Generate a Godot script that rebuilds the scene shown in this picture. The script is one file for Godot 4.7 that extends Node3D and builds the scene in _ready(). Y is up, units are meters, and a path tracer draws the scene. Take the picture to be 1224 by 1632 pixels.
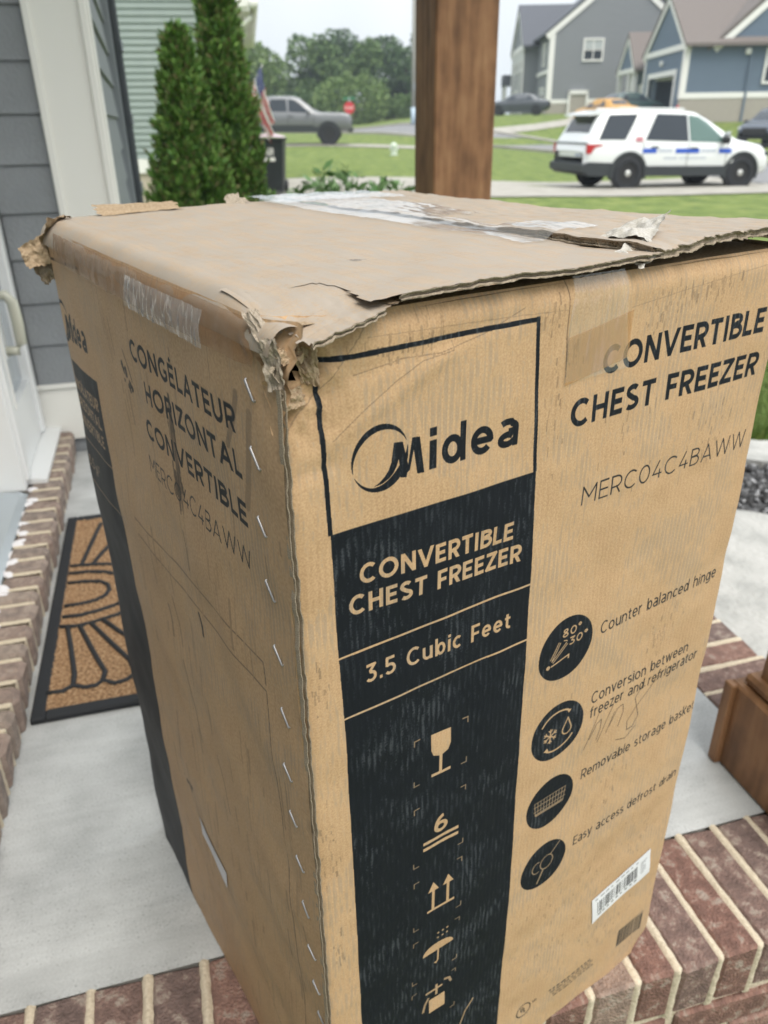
extends Node3D
# A battered freezer carton on a small brick-edged porch; street, vehicles and houses beyond.
# World axes follow the porch: x runs from the house wall towards the street side, -z away from the camera, y = 0 is the porch slab.

const BOX_W := 0.477
const BOX_D := 0.548
const BOX_H := 0.88
const BOX_TURN := 17.8
const EYE := Vector3(-0.05, 0.976, 0.395)
const YAW := -15.33

var M := {}
var used := {}
var rng := RandomNumberGenerator.new()
var fwd := Vector3.ZERO
var side := Vector3.ZERO

func _ready():
	rng.seed = 20240611
	# ---------- camera ----------
	var lens := CameraAttributesPhysical.new()
	lens.frustum_focal_length = 18.07
	lens.frustum_focus_distance = 0.52
	lens.frustum_near = 0.02
	lens.frustum_far = 900.0
	lens.exposure_aperture = 6.2
	var cam := Camera3D.new()
	cam.name = "camera"
	cam.attributes = lens
	cam.fov = 67.16
	cam.near = 0.02
	cam.far = 900.0
	cam.position = EYE
	cam.rotation_degrees = Vector3(-26.854, YAW, -0.799)
	add_child(cam)
	# ---------- overcast sky and exposure ----------
	var sm := ProceduralSkyMaterial.new()
	# an overcast sky brightens evenly from the horizon to more than twice that at the zenith
	sm.sky_top_color = lin(0.77, 0.82, 0.865)
	sm.sky_horizon_color = lin(0.345, 0.368, 0.385)
	sm.sky_curve = 0.6
	sm.sky_energy_multiplier = 1.0
	sm.ground_bottom_color = Color(0.30, 0.32, 0.28)
	sm.ground_horizon_color = lin(0.325, 0.365, 0.39)
	sm.sky_cover = cloud_cover()
	sm.sky_cover_modulate = Color(1, 1, 1, 0.09)
	var sky := Sky.new()
	sky.sky_material = sm
	var env := Environment.new()
	env.background_mode = Environment.BG_SKY
	env.sky = sky
	env.background_energy_multiplier = 1.0
	env.tonemap_mode = Environment.TONE_MAPPER_LINEAR
	env.tonemap_exposure = 2.4
	env.sdfgi_enabled = true
	env.ssao_enabled = true
	env.ssil_enabled = true
	env.fog_enabled = true
	env.fog_density = 0.0009
	env.fog_light_color = Color(0.86, 0.91, 0.96)
	var we := WorldEnvironment.new()
	we.name = "environment"
	we.environment = env
	add_child(we)
	var sun := DirectionalLight3D.new()
	sun.name = "veiled_sun"
	sun.light_energy = 0.4
	sun.light_color = Color(1.0, 0.97, 0.92)
	sun.light_angular_distance = 40.0
	sun.sky_mode = DirectionalLight3D.SKY_MODE_LIGHT_ONLY
	sun.shadow_enabled = true
	sun.rotation_degrees = Vector3(-60, 18, 0)
	add_child(sun)
	# ---------- the place ----------
	var h := deg_to_rad(YAW)
	fwd = Vector3(-sin(h), 0, -cos(h))
	side = Vector3(cos(h), 0, -sin(h))
	make_materials()
	build_ground()
	build_porch()
	build_house()
	build_neighbour_house()
	build_far_houses()
	build_vegetation()
	build_vehicles()
	build_street_things()
	build_mat()
	build_carton()

# ---------------------------------------------------------------- naming
func numbered(called: String) -> String:
	var n: int = used.get(called, 0)
	used[called] = n + 1
	return called if n == 0 else "%s_%03d" % [called, n]

func tag(o: Node, label: String, category: String, group := ""):
	o.set_meta("label", label)
	o.set_meta("category", category)
	if group != "":
		o.set_meta("group", group)
	return o

func thing(called: String, label: String, category: String, at: Vector3, turn := 0.0, group := "") -> Node3D:
	var o := Node3D.new()
	o.name = numbered(called)
	add_child(o, true)
	o.position = at
	o.rotation.y = turn
	tag(o, label, category, group)
	return o

func struct(called: String, mesh: Mesh, m: Material) -> MeshInstance3D:
	var o := MeshInstance3D.new()
	o.name = numbered(called)
	o.mesh = mesh
	o.material_override = m
	add_child(o, true)
	o.set_meta("kind", "structure")
	return o

func part(called: String, mesh: Mesh, m: Material, parent: Node, at := Vector3.ZERO, turn := Vector3.ZERO) -> MeshInstance3D:
	var o := MeshInstance3D.new()
	o.name = called
	o.mesh = mesh
	o.material_override = m
	parent.add_child(o, true)
	o.position = at
	o.rotation = turn
	return o

func spot(r: float, d: float, y: float) -> Vector3:
	return Vector3(EYE.x, 0, EYE.z) + side * r + fwd * d + Vector3(0, y, 0)

func near_far(p: Vector3) -> Vector2:
	var q := p - Vector3(EYE.x, 0, EYE.z)
	return Vector2(q.dot(side), q.dot(fwd))

# ---------------------------------------------------------------- materials
func lin(r: float, g: float, b: float) -> Color:
	return Color(r, g, b).linear_to_srgb()

func mat(c: Color, rough := 0.85, metal := 0.0) -> StandardMaterial3D:
	var m := StandardMaterial3D.new()
	m.albedo_color = c
	m.roughness = rough
	m.metallic = metal
	return m

func noise_tex(sd: int, freq: float, ramp: Array, size := 256, octaves := 4, kind := FastNoiseLite.TYPE_SIMPLEX_SMOOTH) -> NoiseTexture2D:
	var n := FastNoiseLite.new()
	n.seed = sd
	n.frequency = freq
	n.noise_type = kind
	n.fractal_octaves = octaves
	var t := NoiseTexture2D.new()
	t.width = size
	t.height = size
	t.seamless = true
	t.noise = n
	if ramp.size() > 0:
		var g := Gradient.new()
		var offs := PackedFloat32Array()
		var cols := PackedColorArray()
		for e in ramp:
			offs.append(e[0])
			cols.append(e[1])
		g.offsets = offs
		g.colors = cols
		t.color_ramp = g
	return t

func bump_tex(sd: int, freq: float, strength := 4.0, size := 256) -> NoiseTexture2D:
	var t := noise_tex(sd, freq, [], size)
	t.as_normal_map = true
	t.bump_strength = strength
	return t

func mottled(sd: int, freq: float, ramp: Array, tile: float, rough := 0.9, bump := 0.0, world := true, bump_freq := 0.05) -> StandardMaterial3D:
	# a procedural material mapped by position: one texture tile is "tile" metres wide
	var m := StandardMaterial3D.new()
	m.albedo_texture = noise_tex(sd, freq, ramp)
	m.roughness = rough
	m.uv1_triplanar = true
	m.uv1_world_triplanar = world
	m.uv1_scale = Vector3.ONE / tile
	if bump > 0.0:
		m.normal_enabled = true
		m.normal_texture = bump_tex(sd + 7, bump_freq, bump)
		m.normal_scale = 0.6
	return m

func cloud_cover() -> ImageTexture:
	var n := FastNoiseLite.new()
	n.seed = 5
	n.frequency = 0.011
	n.fractal_octaves = 4
	var a := n.get_image(512, 256, false, false, true)
	var im := Image.create(512, 256, false, Image.FORMAT_RGBA8)
	for y in 256:
		for x in 512:
			var k := smoothstep(0.3, 0.75, a.get_pixel(mini(x, 511 - x) * 2 % 512, y).r)
			im.set_pixel(x, y, Color(k, k, k, 1.0))
	return ImageTexture.create_from_image(im)

func make_materials():
	M.grass = mottled(11, 0.03, [[0.0, lin(0.05, 0.085, 0.014)], [0.38, lin(0.104, 0.150, 0.026)], [0.62, lin(0.135, 0.180, 0.036)], [1.0, lin(0.23, 0.25, 0.07)]], 5.3, 1.0, 6.0)
	M.concrete = mottled(21, 0.02, [[0.0, lin(0.30, 0.30, 0.285)], [0.5, lin(0.39, 0.385, 0.365)], [1.0, lin(0.46, 0.45, 0.43)]], 0.9, 0.85, 2.0, true, 0.12)
	M.driveway = mottled(22, 0.02, [[0.0, lin(0.28, 0.262, 0.228)], [0.5, lin(0.33, 0.312, 0.275)], [1.0, lin(0.37, 0.352, 0.315)]], 4.0, 0.9)
	M.asphalt = mottled(23, 0.05, [[0.0, lin(0.15, 0.15, 0.155)], [0.5, lin(0.19, 0.19, 0.195)], [1.0, lin(0.23, 0.23, 0.235)]], 3.0, 0.9)
	M.mortar = mottled(24, 0.09, [[0.0, lin(0.44, 0.37, 0.27)], [0.5, lin(0.58, 0.50, 0.38)], [1.0, lin(0.68, 0.60, 0.48)]], 0.12, 0.95, 5.0)
	M.white = mat(lin(0.78, 0.77, 0.74), 0.5)
	M.white_warm = mat(lin(0.80, 0.79, 0.745), 0.5)
	M.white_gloss = mat(lin(0.76, 0.77, 0.77), 0.3)
	M.siding_grey = mottled(31, 0.02, [[0.0, lin(0.235, 0.25, 0.265)], [1.0, lin(0.27, 0.285, 0.30)]], 0.7, 0.6, 1.0, true, 0.2)
	M.siding_green = mottled(32, 0.02, [[0.0, lin(0.245, 0.295, 0.28)], [1.0, lin(0.28, 0.33, 0.31)]], 2.0, 0.7)
	M.siding_blue = lapped(33, Vector3(0.125, 0.168, 0.228), 0.16)
	M.siding_far_grey = lapped(34, Vector3(0.215, 0.225, 0.24), 0.16)
	M.stone_base = mottled(35, 0.08, [[0.0, lin(0.24, 0.21, 0.18)], [0.5, lin(0.36, 0.33, 0.29)], [1.0, lin(0.46, 0.42, 0.37)]], 1.6, 0.95)
	M.tan_base = mottled(36, 0.06, [[0.0, lin(0.42, 0.36, 0.28)], [1.0, lin(0.52, 0.46, 0.37)]], 1.2, 0.95)
	M.roof_brown = mottled(37, 0.12, [[0.0, lin(0.10, 0.083, 0.075)], [1.0, lin(0.235, 0.205, 0.19)]], 3.0, 0.95)
	M.roof_slate = mottled(38, 0.12, [[0.0, lin(0.055, 0.06, 0.072)], [1.0, lin(0.135, 0.14, 0.16)]], 3.0, 0.95)
	M.dark = mat(lin(0.012, 0.012, 0.013), 0.6)
	M.rubber = mat(lin(0.016, 0.018, 0.022), 0.75)
	M.plastic_dark = mat(lin(0.028, 0.033, 0.036), 0.55)
	M.glass_dark = mat(lin(0.025, 0.032, 0.042), 0.06)
	M.glass_green = mat(lin(0.10, 0.165, 0.15), 0.08)
	M.metal = mat(lin(0.55, 0.55, 0.55), 0.3, 1.0)
	M.staple = mat(lin(0.42, 0.42, 0.43), 0.48, 0.8)
	M.metal_dull = mat(lin(0.30, 0.32, 0.34), 0.4, 0.6)
	M.aluminium = mat(lin(0.55, 0.60, 0.64), 0.35, 0.7)
	M.wood = wood_material(41, lin(0.12, 0.056, 0.023), lin(0.235, 0.115, 0.050), lin(0.33, 0.18, 0.085))
	M.bark = mottled(44, 0.06, [[0.0, lin(0.05, 0.035, 0.025)], [1.0, lin(0.12, 0.09, 0.065)]], 0.4, 0.95)
	M.car_white = mat(lin(0.74, 0.76, 0.76), 0.28)
	M.car_white.clearcoat_enabled = true
	M.car_white.clearcoat_roughness = 0.05
	M.car_grey = mat(lin(0.165, 0.17, 0.18), 0.36, 0.4)
	M.car_grey.clearcoat_enabled = true
	M.car_dark = mat(lin(0.05, 0.058, 0.068), 0.25, 0.4)
	M.car_dark.clearcoat_enabled = true
	M.car_green = mat(lin(0.012, 0.045, 0.045), 0.2, 0.2)
	M.car_green.clearcoat_enabled = true
	M.red = mat(lin(0.42, 0.02, 0.025), 0.35)
	M.blue = mat(lin(0.03, 0.10, 0.50), 0.4)
	M.leaf = leaf_material()

func lapped(sd: int, c: Vector3, lap: float) -> StandardMaterial3D:
	# painted lap siding seen from afar: eight boards to a tile, the shade at each lower lip painted in as a dark line
	var n := noise3(sd, 0.05, 3).get_seamless_image(64, 256)
	var im := Image.create(64, 256, false, Image.FORMAT_RGB8)
	for y in 256:
		for x in 64:
			var k := 0.93 + 0.14 * n.get_pixel(x, y).r
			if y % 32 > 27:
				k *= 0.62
			im.set_pixel(x, y, lin(c.x * k, c.y * k, c.z * k))
	var m := StandardMaterial3D.new()
	m.albedo_texture = ImageTexture.create_from_image(im)
	m.uv1_triplanar = true
	m.uv1_world_triplanar = true
	m.uv1_scale = Vector3(0.2, 1.0 / (lap * 8.0), 0.2)
	m.roughness = 0.8
	return m

func wood_material(sd: int, a: Color, b: Color, c: Color) -> StandardMaterial3D:
	# vertical grain: noise stretched along v, mapped by position on the post
	var n := FastNoiseLite.new()
	n.seed = sd
	n.frequency = 0.035
	n.fractal_octaves = 4
	var im := n.get_seamless_image(256, 64)
	im.resize(256, 512, Image.INTERPOLATE_CUBIC)
	var k := FastNoiseLite.new()
	k.seed = sd + 1
	k.frequency = 0.012
	var blot := k.get_seamless_image(256, 512)
	var out := Image.create(256, 512, false, Image.FORMAT_RGB8)
	for y in 512:
		for x in 256:
			var v := im.get_pixel(x, y).r * 0.5 + blot.get_pixel(x, y).r * 0.5
			v = clampf((v - 0.12) * 1.3, 0, 1)
			out.set_pixel(x, y, a.lerp(b, v * 2.0) if v < 0.5 else b.lerp(c, v * 2.0 - 1.0))
	var m := StandardMaterial3D.new()
	m.albedo_texture = ImageTexture.create_from_image(out)
	m.uv1_triplanar = true
	m.uv1_scale = Vector3(3.2, 1.1, 3.2)
	m.roughness = 0.62
	var nm := im.duplicate()
	nm.bump_map_to_normal_map(3.0)
	m.normal_enabled = true
	m.normal_texture = ImageTexture.create_from_image(nm)
	m.normal_scale = 0.5
	return m

func leaf_material() -> StandardMaterial3D:
	var m := StandardMaterial3D.new()
	m.vertex_color_use_as_albedo = true
	m.roughness = 0.7
	m.backlight_enabled = true
	m.backlight = Color(0.12, 0.2, 0.04)
	m.cull_mode = BaseMaterial3D.CULL_DISABLED
	return m

# ---------------------------------------------------------------- shape helpers
func st_new() -> SurfaceTool:
	var st := SurfaceTool.new()
	st.begin(Mesh.PRIMITIVE_TRIANGLES)
	st.set_smooth_group(-1)
	return st

func done(st: SurfaceTool) -> ArrayMesh:
	st.generate_normals()
	return st.commit()

func tri(st: SurfaceTool, a: Vector3, b: Vector3, c: Vector3):
	st.add_vertex(a)
	st.add_vertex(b)
	st.add_vertex(c)

func quad(st: SurfaceTool, a: Vector3, b: Vector3, c: Vector3, d: Vector3):
	# a b c d run clockwise seen from the front
	tri(st, a, b, c)
	tri(st, a, c, d)

func box(st: SurfaceTool, lo: Vector3, hi: Vector3, t := Transform3D()):
	var v := []
	for k in 8:
		v.append(t * Vector3(hi.x if k & 1 else lo.x, hi.y if k & 2 else lo.y, hi.z if k & 4 else lo.z))
	quad(st, v[4], v[6], v[7], v[5])
	quad(st, v[1], v[3], v[2], v[0])
	quad(st, v[0], v[2], v[6], v[4])
	quad(st, v[5], v[7], v[3], v[1])
	quad(st, v[2], v[3], v[7], v[6])
	quad(st, v[0], v[4], v[5], v[1])

func box_mesh(lo: Vector3, hi: Vector3, t := Transform3D()) -> ArrayMesh:
	var st := st_new()
	box(st, lo, hi, t)
	return done(st)

func chamfered(st: SurfaceTool, size: Vector3, c: float, wob := 0.0, t := Transform3D()):
	# a box centred on the origin with chamfered edges; wob shifts its corners a little
	var h := size * 0.5
	var off := []
	for k in 8:
		off.append(Vector3(rng.randf_range(-wob, wob), rng.randf_range(-wob, wob), rng.randf_range(-wob, wob)))
	var P := func(k: int, axis: int) -> Vector3:
		var s := Vector3(1 if k & 1 else -1, 1 if k & 2 else -1, 1 if k & 4 else -1)
		var p := Vector3(h.x - c, h.y - c, h.z - c)
		p[axis] = h[axis]
		return t * (p * s + off[k])
	var faces := [[0, [0, 2, 6, 4], true], [0, [1, 5, 7, 3], true], [1, [0, 4, 5, 1], true], [1, [2, 3, 7, 6], true], [2, [0, 1, 3, 2], true], [2, [4, 6, 7, 5], true]]
	for f in faces:
		quad(st, P.call(f[1][0], f[0]), P.call(f[1][1], f[0]), P.call(f[1][2], f[0]), P.call(f[1][3], f[0]))
	for a in 3:
		var b := (a + 1) % 3
		var e := (a + 2) % 3
		for sb in 2:
			for se in 2:
				var k0: int = (sb << b) | (se << e)
				var k1: int = k0 | (1 << a)
				quad(st, P.call(k0, b), P.call(k1, b), P.call(k1, e), P.call(k0, e))
	for k in 8:
		tri(st, P.call(k, 0), P.call(k, 1), P.call(k, 2))

func chamfered_mesh(size: Vector3, c: float, wob := 0.0) -> ArrayMesh:
	var st := st_new()
	chamfered(st, size, c, wob)
	return done(st)

func tube(st: SurfaceTool, pts: Array, radii: Array, n := 8, capped := true):
	var rings := []
	for i in pts.size():
		var d: Vector3 = (pts[mini(i + 1, pts.size() - 1)] - pts[maxi(i - 1, 0)]).normalized()
		var u := d.cross(Vector3(0.31, 0.9, 0.3) if absf(d.y) < 0.9 else Vector3(1, 0, 0.1)).normalized()
		var w := d.cross(u)
		var ring := []
		for k in n:
			var a := TAU * k / n
			ring.append(pts[i] + (u * cos(a) + w * sin(a)) * float(radii[i]))
		rings.append(ring)
	for i in pts.size() - 1:
		for k in n:
			var k2 := (k + 1) % n
			quad(st, rings[i][k], rings[i + 1][k], rings[i + 1][k2], rings[i][k2])
	if capped:
		for k in range(1, n - 1):
			tri(st, rings[0][0], rings[0][k], rings[0][k + 1])
			tri(st, rings[-1][0], rings[-1][k + 1], rings[-1][k])

func tube_mesh(pts: Array, radii: Array, n := 8) -> ArrayMesh:
	var st := st_new()
	st.set_smooth_group(0)
	tube(st, pts, radii, n)
	return done(st)

func prism(st: SurfaceTool, poly: PackedVector2Array, t: Transform3D, depth: float):
	# the polygon lies in the transform's xy plane and is extruded along its z
	var idx := Geometry2D.triangulate_polygon(poly)
	for i in range(0, idx.size(), 3):
		var p := [poly[idx[i]], poly[idx[i + 1]], poly[idx[i + 2]]]
		tri(st, t * Vector3(p[0].x, p[0].y, 0), t * Vector3(p[1].x, p[1].y, 0), t * Vector3(p[2].x, p[2].y, 0))
		tri(st, t * Vector3(p[0].x, p[0].y, depth), t * Vector3(p[2].x, p[2].y, depth), t * Vector3(p[1].x, p[1].y, depth))
	for i in poly.size():
		var a := poly[i]
		var b := poly[(i + 1) % poly.size()]
		quad(st, t * Vector3(a.x, a.y, 0), t * Vector3(b.x, b.y, 0), t * Vector3(b.x, b.y, depth), t * Vector3(a.x, a.y, depth))

func prism_mesh(poly: PackedVector2Array, t: Transform3D, depth: float) -> ArrayMesh:
	var st := st_new()
	prism(st, poly, t, depth)
	return done(st)

func lathe_mesh(profile: Array, n := 24, axis := Basis()) -> ArrayMesh:
	# profile: Vector2(radius, height) turned about y, then by axis
	var st := st_new()
	st.set_smooth_group(-1)
	for i in profile.size() - 1:
		for k in n:
			var a := TAU * k / n
			var b := TAU * (k + 1) / n
			var f := func(p: Vector2, an: float) -> Vector3: return axis * Vector3(cos(an) * p.x, p.y, sin(an) * p.x)
			quad(st, f.call(profile[i], a), f.call(profile[i + 1], a), f.call(profile[i + 1], b), f.call(profile[i], b))
	return done(st)

func grid_mesh(nu: int, nv: int, f: Callable, keep = null) -> ArrayMesh:
	# f(u, v) -> position; uv = (u, v). Cells for which keep(u, v) is false are left out. Normals come from neighbouring points.
	var pos := PackedVector3Array()
	var uvs := PackedVector2Array()
	var nor := PackedVector3Array()
	for j in nv + 1:
		for i in nu + 1:
			var u := float(i) / nu
			var v := float(j) / nv
			pos.append(f.call(u, v))
			uvs.append(Vector2(u, v))
	var w := nu + 1
	for j in nv + 1:
		for i in nu + 1:
			var dx := pos[j * w + mini(i + 1, nu)] - pos[j * w + maxi(i - 1, 0)]
			var dy := pos[mini(j + 1, nv) * w + i] - pos[maxi(j - 1, 0) * w + i]
			nor.append(dy.cross(dx).normalized())
	var idx := PackedInt32Array()
	for j in nv:
		for i in nu:
			if keep != null and not keep.call((i + 0.5) / nu, (j + 0.5) / nv):
				continue
			var a := j * w + i
			idx.append_array([a, a + 1, a + w + 1, a, a + w + 1, a + w])
	var arr := []
	arr.resize(Mesh.ARRAY_MAX)
	arr[Mesh.ARRAY_VERTEX] = pos
	arr[Mesh.ARRAY_NORMAL] = nor
	arr[Mesh.ARRAY_TEX_UV] = uvs
	arr[Mesh.ARRAY_INDEX] = idx
	var me := ArrayMesh.new()
	me.add_surface_from_arrays(Mesh.PRIMITIVE_TRIANGLES, arr)
	return me

func noise3(sd: int, freq: float, octaves := 3) -> FastNoiseLite:
	var n := FastNoiseLite.new()
	n.seed = sd
	n.frequency = freq
	n.fractal_octaves = octaves
	return n

# ---------------------------------------------------------------- ground
const LEFT_RISE := [[0.0, -0.45], [10.0, -0.42], [16.5, -0.28], [39.0, 0.03], [60.0, 0.42], [95.0, 0.95], [900.0, 4.0]]
const RIGHT_RISE := [[0.0, -0.45], [12.0, -0.47], [20.0, -0.54], [21.5, -0.62], [27.0, -0.66], [37.0, -0.55], [48.0, -0.3], [58.0, 1.15], [75.0, 1.4], [900.0, 6.0]]

func along(table: Array, x: float) -> float:
	for i in range(1, table.size()):
		if x <= table[i][0]:
			return lerpf(table[i - 1][1], table[i][1], clampf((x - table[i - 1][0]) / (table[i][0] - table[i - 1][0]), 0, 1))
	return table[-1][1]

func rise(r: float, d: float) -> float:
	return lerpf(along(LEFT_RISE, d), along(RIGHT_RISE, d), smoothstep(-3.0, 6.0, r))

func on_ground(r: float, d: float, up := 0.0) -> Vector3:
	return spot(r, d, rise(r, d) + up)

func strip_mesh(near: Array, far: Array, up: float, nu := 40, nv := 10) -> ArrayMesh:
	# a sheet laid on the ground between two edges given as (right, distance) points
	var pick := func(e: Array, u: float) -> Vector2:
		var x := u * (e.size() - 1)
		var i := mini(int(x), e.size() - 2)
		return (e[i] as Vector2).lerp(e[i + 1], x - i)
	return grid_mesh(nu, nv, func(u: float, v: float):
		var p: Vector2 = (pick.call(near, u) as Vector2).lerp(pick.call(far, u), 1.0 - v)
		return on_ground(p.x, p.y, up))

func kerb_mesh(line: Array, across: float) -> ArrayMesh:
	var st := st_new()
	var n := 60
	var pts := []
	for k in n + 1:
		var x := float(k) / n * (line.size() - 1)
		var i := mini(int(x), line.size() - 2)
		pts.append((line[i] as Vector2).lerp(line[i + 1], x - i))
	for k in n:
		var a: Vector2 = pts[k]
		var b: Vector2 = pts[k + 1]
		var w := (b - a).normalized().orthogonal() * across
		var q := [on_ground(a.x, a.y, -0.05), on_ground(b.x, b.y, -0.05), on_ground(a.x + w.x, a.y + w.y, -0.05), on_ground(b.x + w.x, b.y + w.y, -0.05)]
		var up := Vector3(0, 0.17, 0)
		quad(st, q[0], q[1], q[1] + up, q[0] + up)
		quad(st, q[2], q[3], q[3] + up, q[2] + up)
		quad(st, q[0] + up, q[1] + up, q[3] + up, q[2] + up)
	return done(st)

func build_ground():
	var g := grid_mesh(90, 110, func(u: float, v: float):
		var r := (u - 0.42) * 2.0
		r = signf(r) * pow(absf(r), 2.2) * 420.0
		var d := -18.0 + pow(v, 2.6) * 800.0
		return on_ground(r, d, -0.012))
	struct("lawn_ground", g, M.grass)
	struct("driveway", strip_mesh([Vector2(-7.5, 14.2), Vector2(-4.5, 14.6), Vector2(-2.35, 15.12), Vector2(-0.06, 15.9), Vector2(3.66, 17.4), Vector2(8.64, 18.2), Vector2(10.2, 18.6)], [Vector2(-8.5, 17.6), Vector2(-5.52, 18.16), Vector2(-2.34, 20.2), Vector2(0.93, 22.4), Vector2(4.6, 23.4), Vector2(8.24, 24.5), Vector2(10.4, 25.5)], 0.012), M.driveway)
	var near_side := [Vector2(30, 13.0), Vector2(18, 17.0), Vector2(10.0, 21.5), Vector2(9.9, 26.0), Vector2(9.47, 32.2), Vector2(8.29, 40.7), Vector2(6.26, 45.7), Vector2(2.1, 50.5), Vector2(-4.2, 56.0), Vector2(-9.3, 60.0), Vector2(-30.0, 74.0)]
	var far_side := [Vector2(38, 19.0), Vector2(24, 24.0), Vector2(14.4, 29.0), Vector2(14.3, 33.5), Vector2(13.98, 38.1), Vector2(12.78, 43.8), Vector2(9.88, 48.9), Vector2(5.0, 54.6), Vector2(-2.0, 61.5), Vector2(-8.0, 67.0), Vector2(-28.0, 82.0)]
	struct("street", strip_mesh(near_side, far_side, 0.012, 90, 8), M.asphalt)
	struct("kerb", kerb_mesh(near_side.slice(3), 0.28), M.driveway)
	struct("kerb", kerb_mesh(far_side, -0.28), M.driveway)
	struct("sidewalk", strip_mesh([Vector2(-12, 37.0), Vector2(-4.92, 38.4), Vector2(-1.24, 38.6), Vector2(1.8, 41.2), Vector2(5.2, 42.5)], [Vector2(-12, 40.0), Vector2(-5.3, 41.6), Vector2(-1.3, 41.2), Vector2(2.2, 44.0), Vector2(5.9, 44.6)], 0.012), M.driveway)
	struct("driveway", strip_mesh([Vector2(6.6, 51.2), Vector2(9.5, 52.6), Vector2(12.0, 54.3), Vector2(14.5, 58.0)], [Vector2(7.0, 53.6), Vector2(9.9, 54.9), Vector2(12.3, 56.6), Vector2(13.8, 60.0)], 0.02), M.driveway)
	struct("driveway", strip_mesh([Vector2(14.6, 38.5), Vector2(16.5, 47.0), Vector2(18.3, 54.9)], [Vector2(14.0, 43.0), Vector2(15.2, 51.5), Vector2(17.6, 63.5)], 0.02), M.driveway)
	struct("driveway", strip_mesh([Vector2(14.5, 34.5), Vector2(19.0, 42.4), Vector2(25.0, 44.0)], [Vector2(14.4, 37.0), Vector2(18.0, 45.5), Vector2(25.0, 47.0)], 0.02), M.driveway)
	# the path, the dark gravel bed and the pale edging beside the porch
	var flat := func(poly: PackedVector2Array, y: float, thick: float) -> ArrayMesh:
		return prism_mesh(poly, Transform3D(Basis(Vector3(1, 0, 0), Vector3(0, 0, 1), Vector3(0, 1, 0)), Vector3(0, y - thick, 0)), thick)
	struct("path", flat.call(PackedVector2Array([Vector2(1.03, -1.30), Vector2(1.62, -1.82), Vector2(1.80, -1.76), Vector2(1.915, -1.685), Vector2(1.965, -1.64), Vector2(2.4, -1.42), Vector2(4.5, -1.0), Vector2(4.5, 1.2), Vector2(1.03, 1.2)]), -0.32, 0.12), M.concrete)
	struct("gravel_bed", flat.call(PackedVector2Array([Vector2(1.5, -2.2), Vector2(1.62, -1.80), Vector2(1.80, -1.75), Vector2(1.915, -1.675), Vector2(1.965, -1.63), Vector2(2.4, -1.41), Vector2(4.5, -0.95), Vector2(4.5, -1.75), Vector2(2.9, -1.9), Vector2(2.3, -2.06), Vector2(2.0, -2.3)]), -0.36, 0.1), mottled(26, 0.2, [[0.0, lin(0.03, 0.03, 0.032)], [1.0, lin(0.12, 0.12, 0.125)]], 0.3, 0.9))
	struct("path_edging", flat.call(PackedVector2Array([Vector2(2.0, -2.32), Vector2(2.3, -2.08), Vector2(2.9, -1.92), Vector2(4.5, -1.77), Vector2(4.5, -2.0), Vector2(3.0, -2.14), Vector2(2.45, -2.28), Vector2(2.15, -2.5)]), -0.33, 0.12), M.concrete)
	var stone := chamfered_mesh(Vector3(0.022, 0.013, 0.017), 0.004, 0.003)
	var mm := MultiMesh.new()
	mm.transform_format = MultiMesh.TRANSFORM_3D
	mm.use_colors = true
	mm.mesh = stone
	mm.instance_count = 2600
	for k in 2600:
		var u := rng.randf()
		var p := Vector3(lerpf(1.62, 3.4, u), -0.355 + rng.randf() * 0.01, lerpf(-1.78, -1.28, u) - rng.randf() * 0.52)
		mm.set_instance_transform(k, Transform3D(Basis.from_euler(Vector3(rng.randf() * 6, rng.randf() * 6, rng.randf() * 6)).scaled(Vector3.ONE * rng.randf_range(0.6, 1.5)), p))
		var c := rng.randf_range(0.03, 0.16) if rng.randf() < 0.86 else rng.randf_range(0.3, 0.5)
		mm.set_instance_color(k, Color(c, c, c * 1.03))
	var gravel := MultiMeshInstance3D.new()
	gravel.name = "gravel"
	gravel.multimesh = mm
	var gm := mat(Color.WHITE, 0.85)
	gm.vertex_color_use_as_albedo = true
	gravel.material_override = gm
	add_child(gravel)
	gravel.set_meta("kind", "stuff")
	tag(gravel, "dark loose gravel filling the bed beside the concrete path", "gravel")
	# grass blades over the lawns nearest to the porch
	var blade := st_new()
	for k in 5:
		var a := TAU * k / 5.0
		var o := Vector3(cos(a), 0, sin(a)) * 0.012
		var tip := Vector3(cos(a) * 0.03, 0.05 + 0.008 * k, sin(a) * 0.03)
		var w := Vector3(-sin(a), 0, cos(a)) * 0.004
		tri(blade, o - w, tip, o + w)
	var tuft := done(blade)
	var gmm := MultiMesh.new()
	gmm.transform_format = MultiMesh.TRANSFORM_3D
	gmm.use_colors = true
	gmm.mesh = tuft
	var spots := []
	while spots.size() < 26000:
		var d := rng.randf_range(1.5, 9.5)
		var r := rng.randf_range(0.22, 0.62) * d
		var p := on_ground(r, d, -0.012)
		if p.x < 3.2 and p.z > -2.55 or rng.randf() < smoothstep(5.0, 9.5, d):
			continue
		spots.append([p, d])
	gmm.instance_count = spots.size()
	for k in spots.size():
		var s: float = 1.0 + spots[k][1] * 0.02
		gmm.set_instance_transform(k, Transform3D(Basis(Vector3.UP, rng.randf() * 6.28).scaled(Vector3(s * 1.5, s, s * 1.5)), spots[k][0]))
		var t := rng.randf()
		gmm.set_instance_color(k, Color(lerpf(0.13, 0.28, t * t), lerpf(0.19, 0.32, t), lerpf(0.045, 0.11, t * t)))
	var gr := MultiMeshInstance3D.new()
	gr.name = "grass"
	gr.multimesh = gmm
	var grm: StandardMaterial3D = M.leaf.duplicate()
	gr.material_override = grm
	add_child(gr)
	gr.set_meta("kind", "stuff")
	tag(gr, "short mown green grass on the lawns beyond the porch", "grass")

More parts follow.
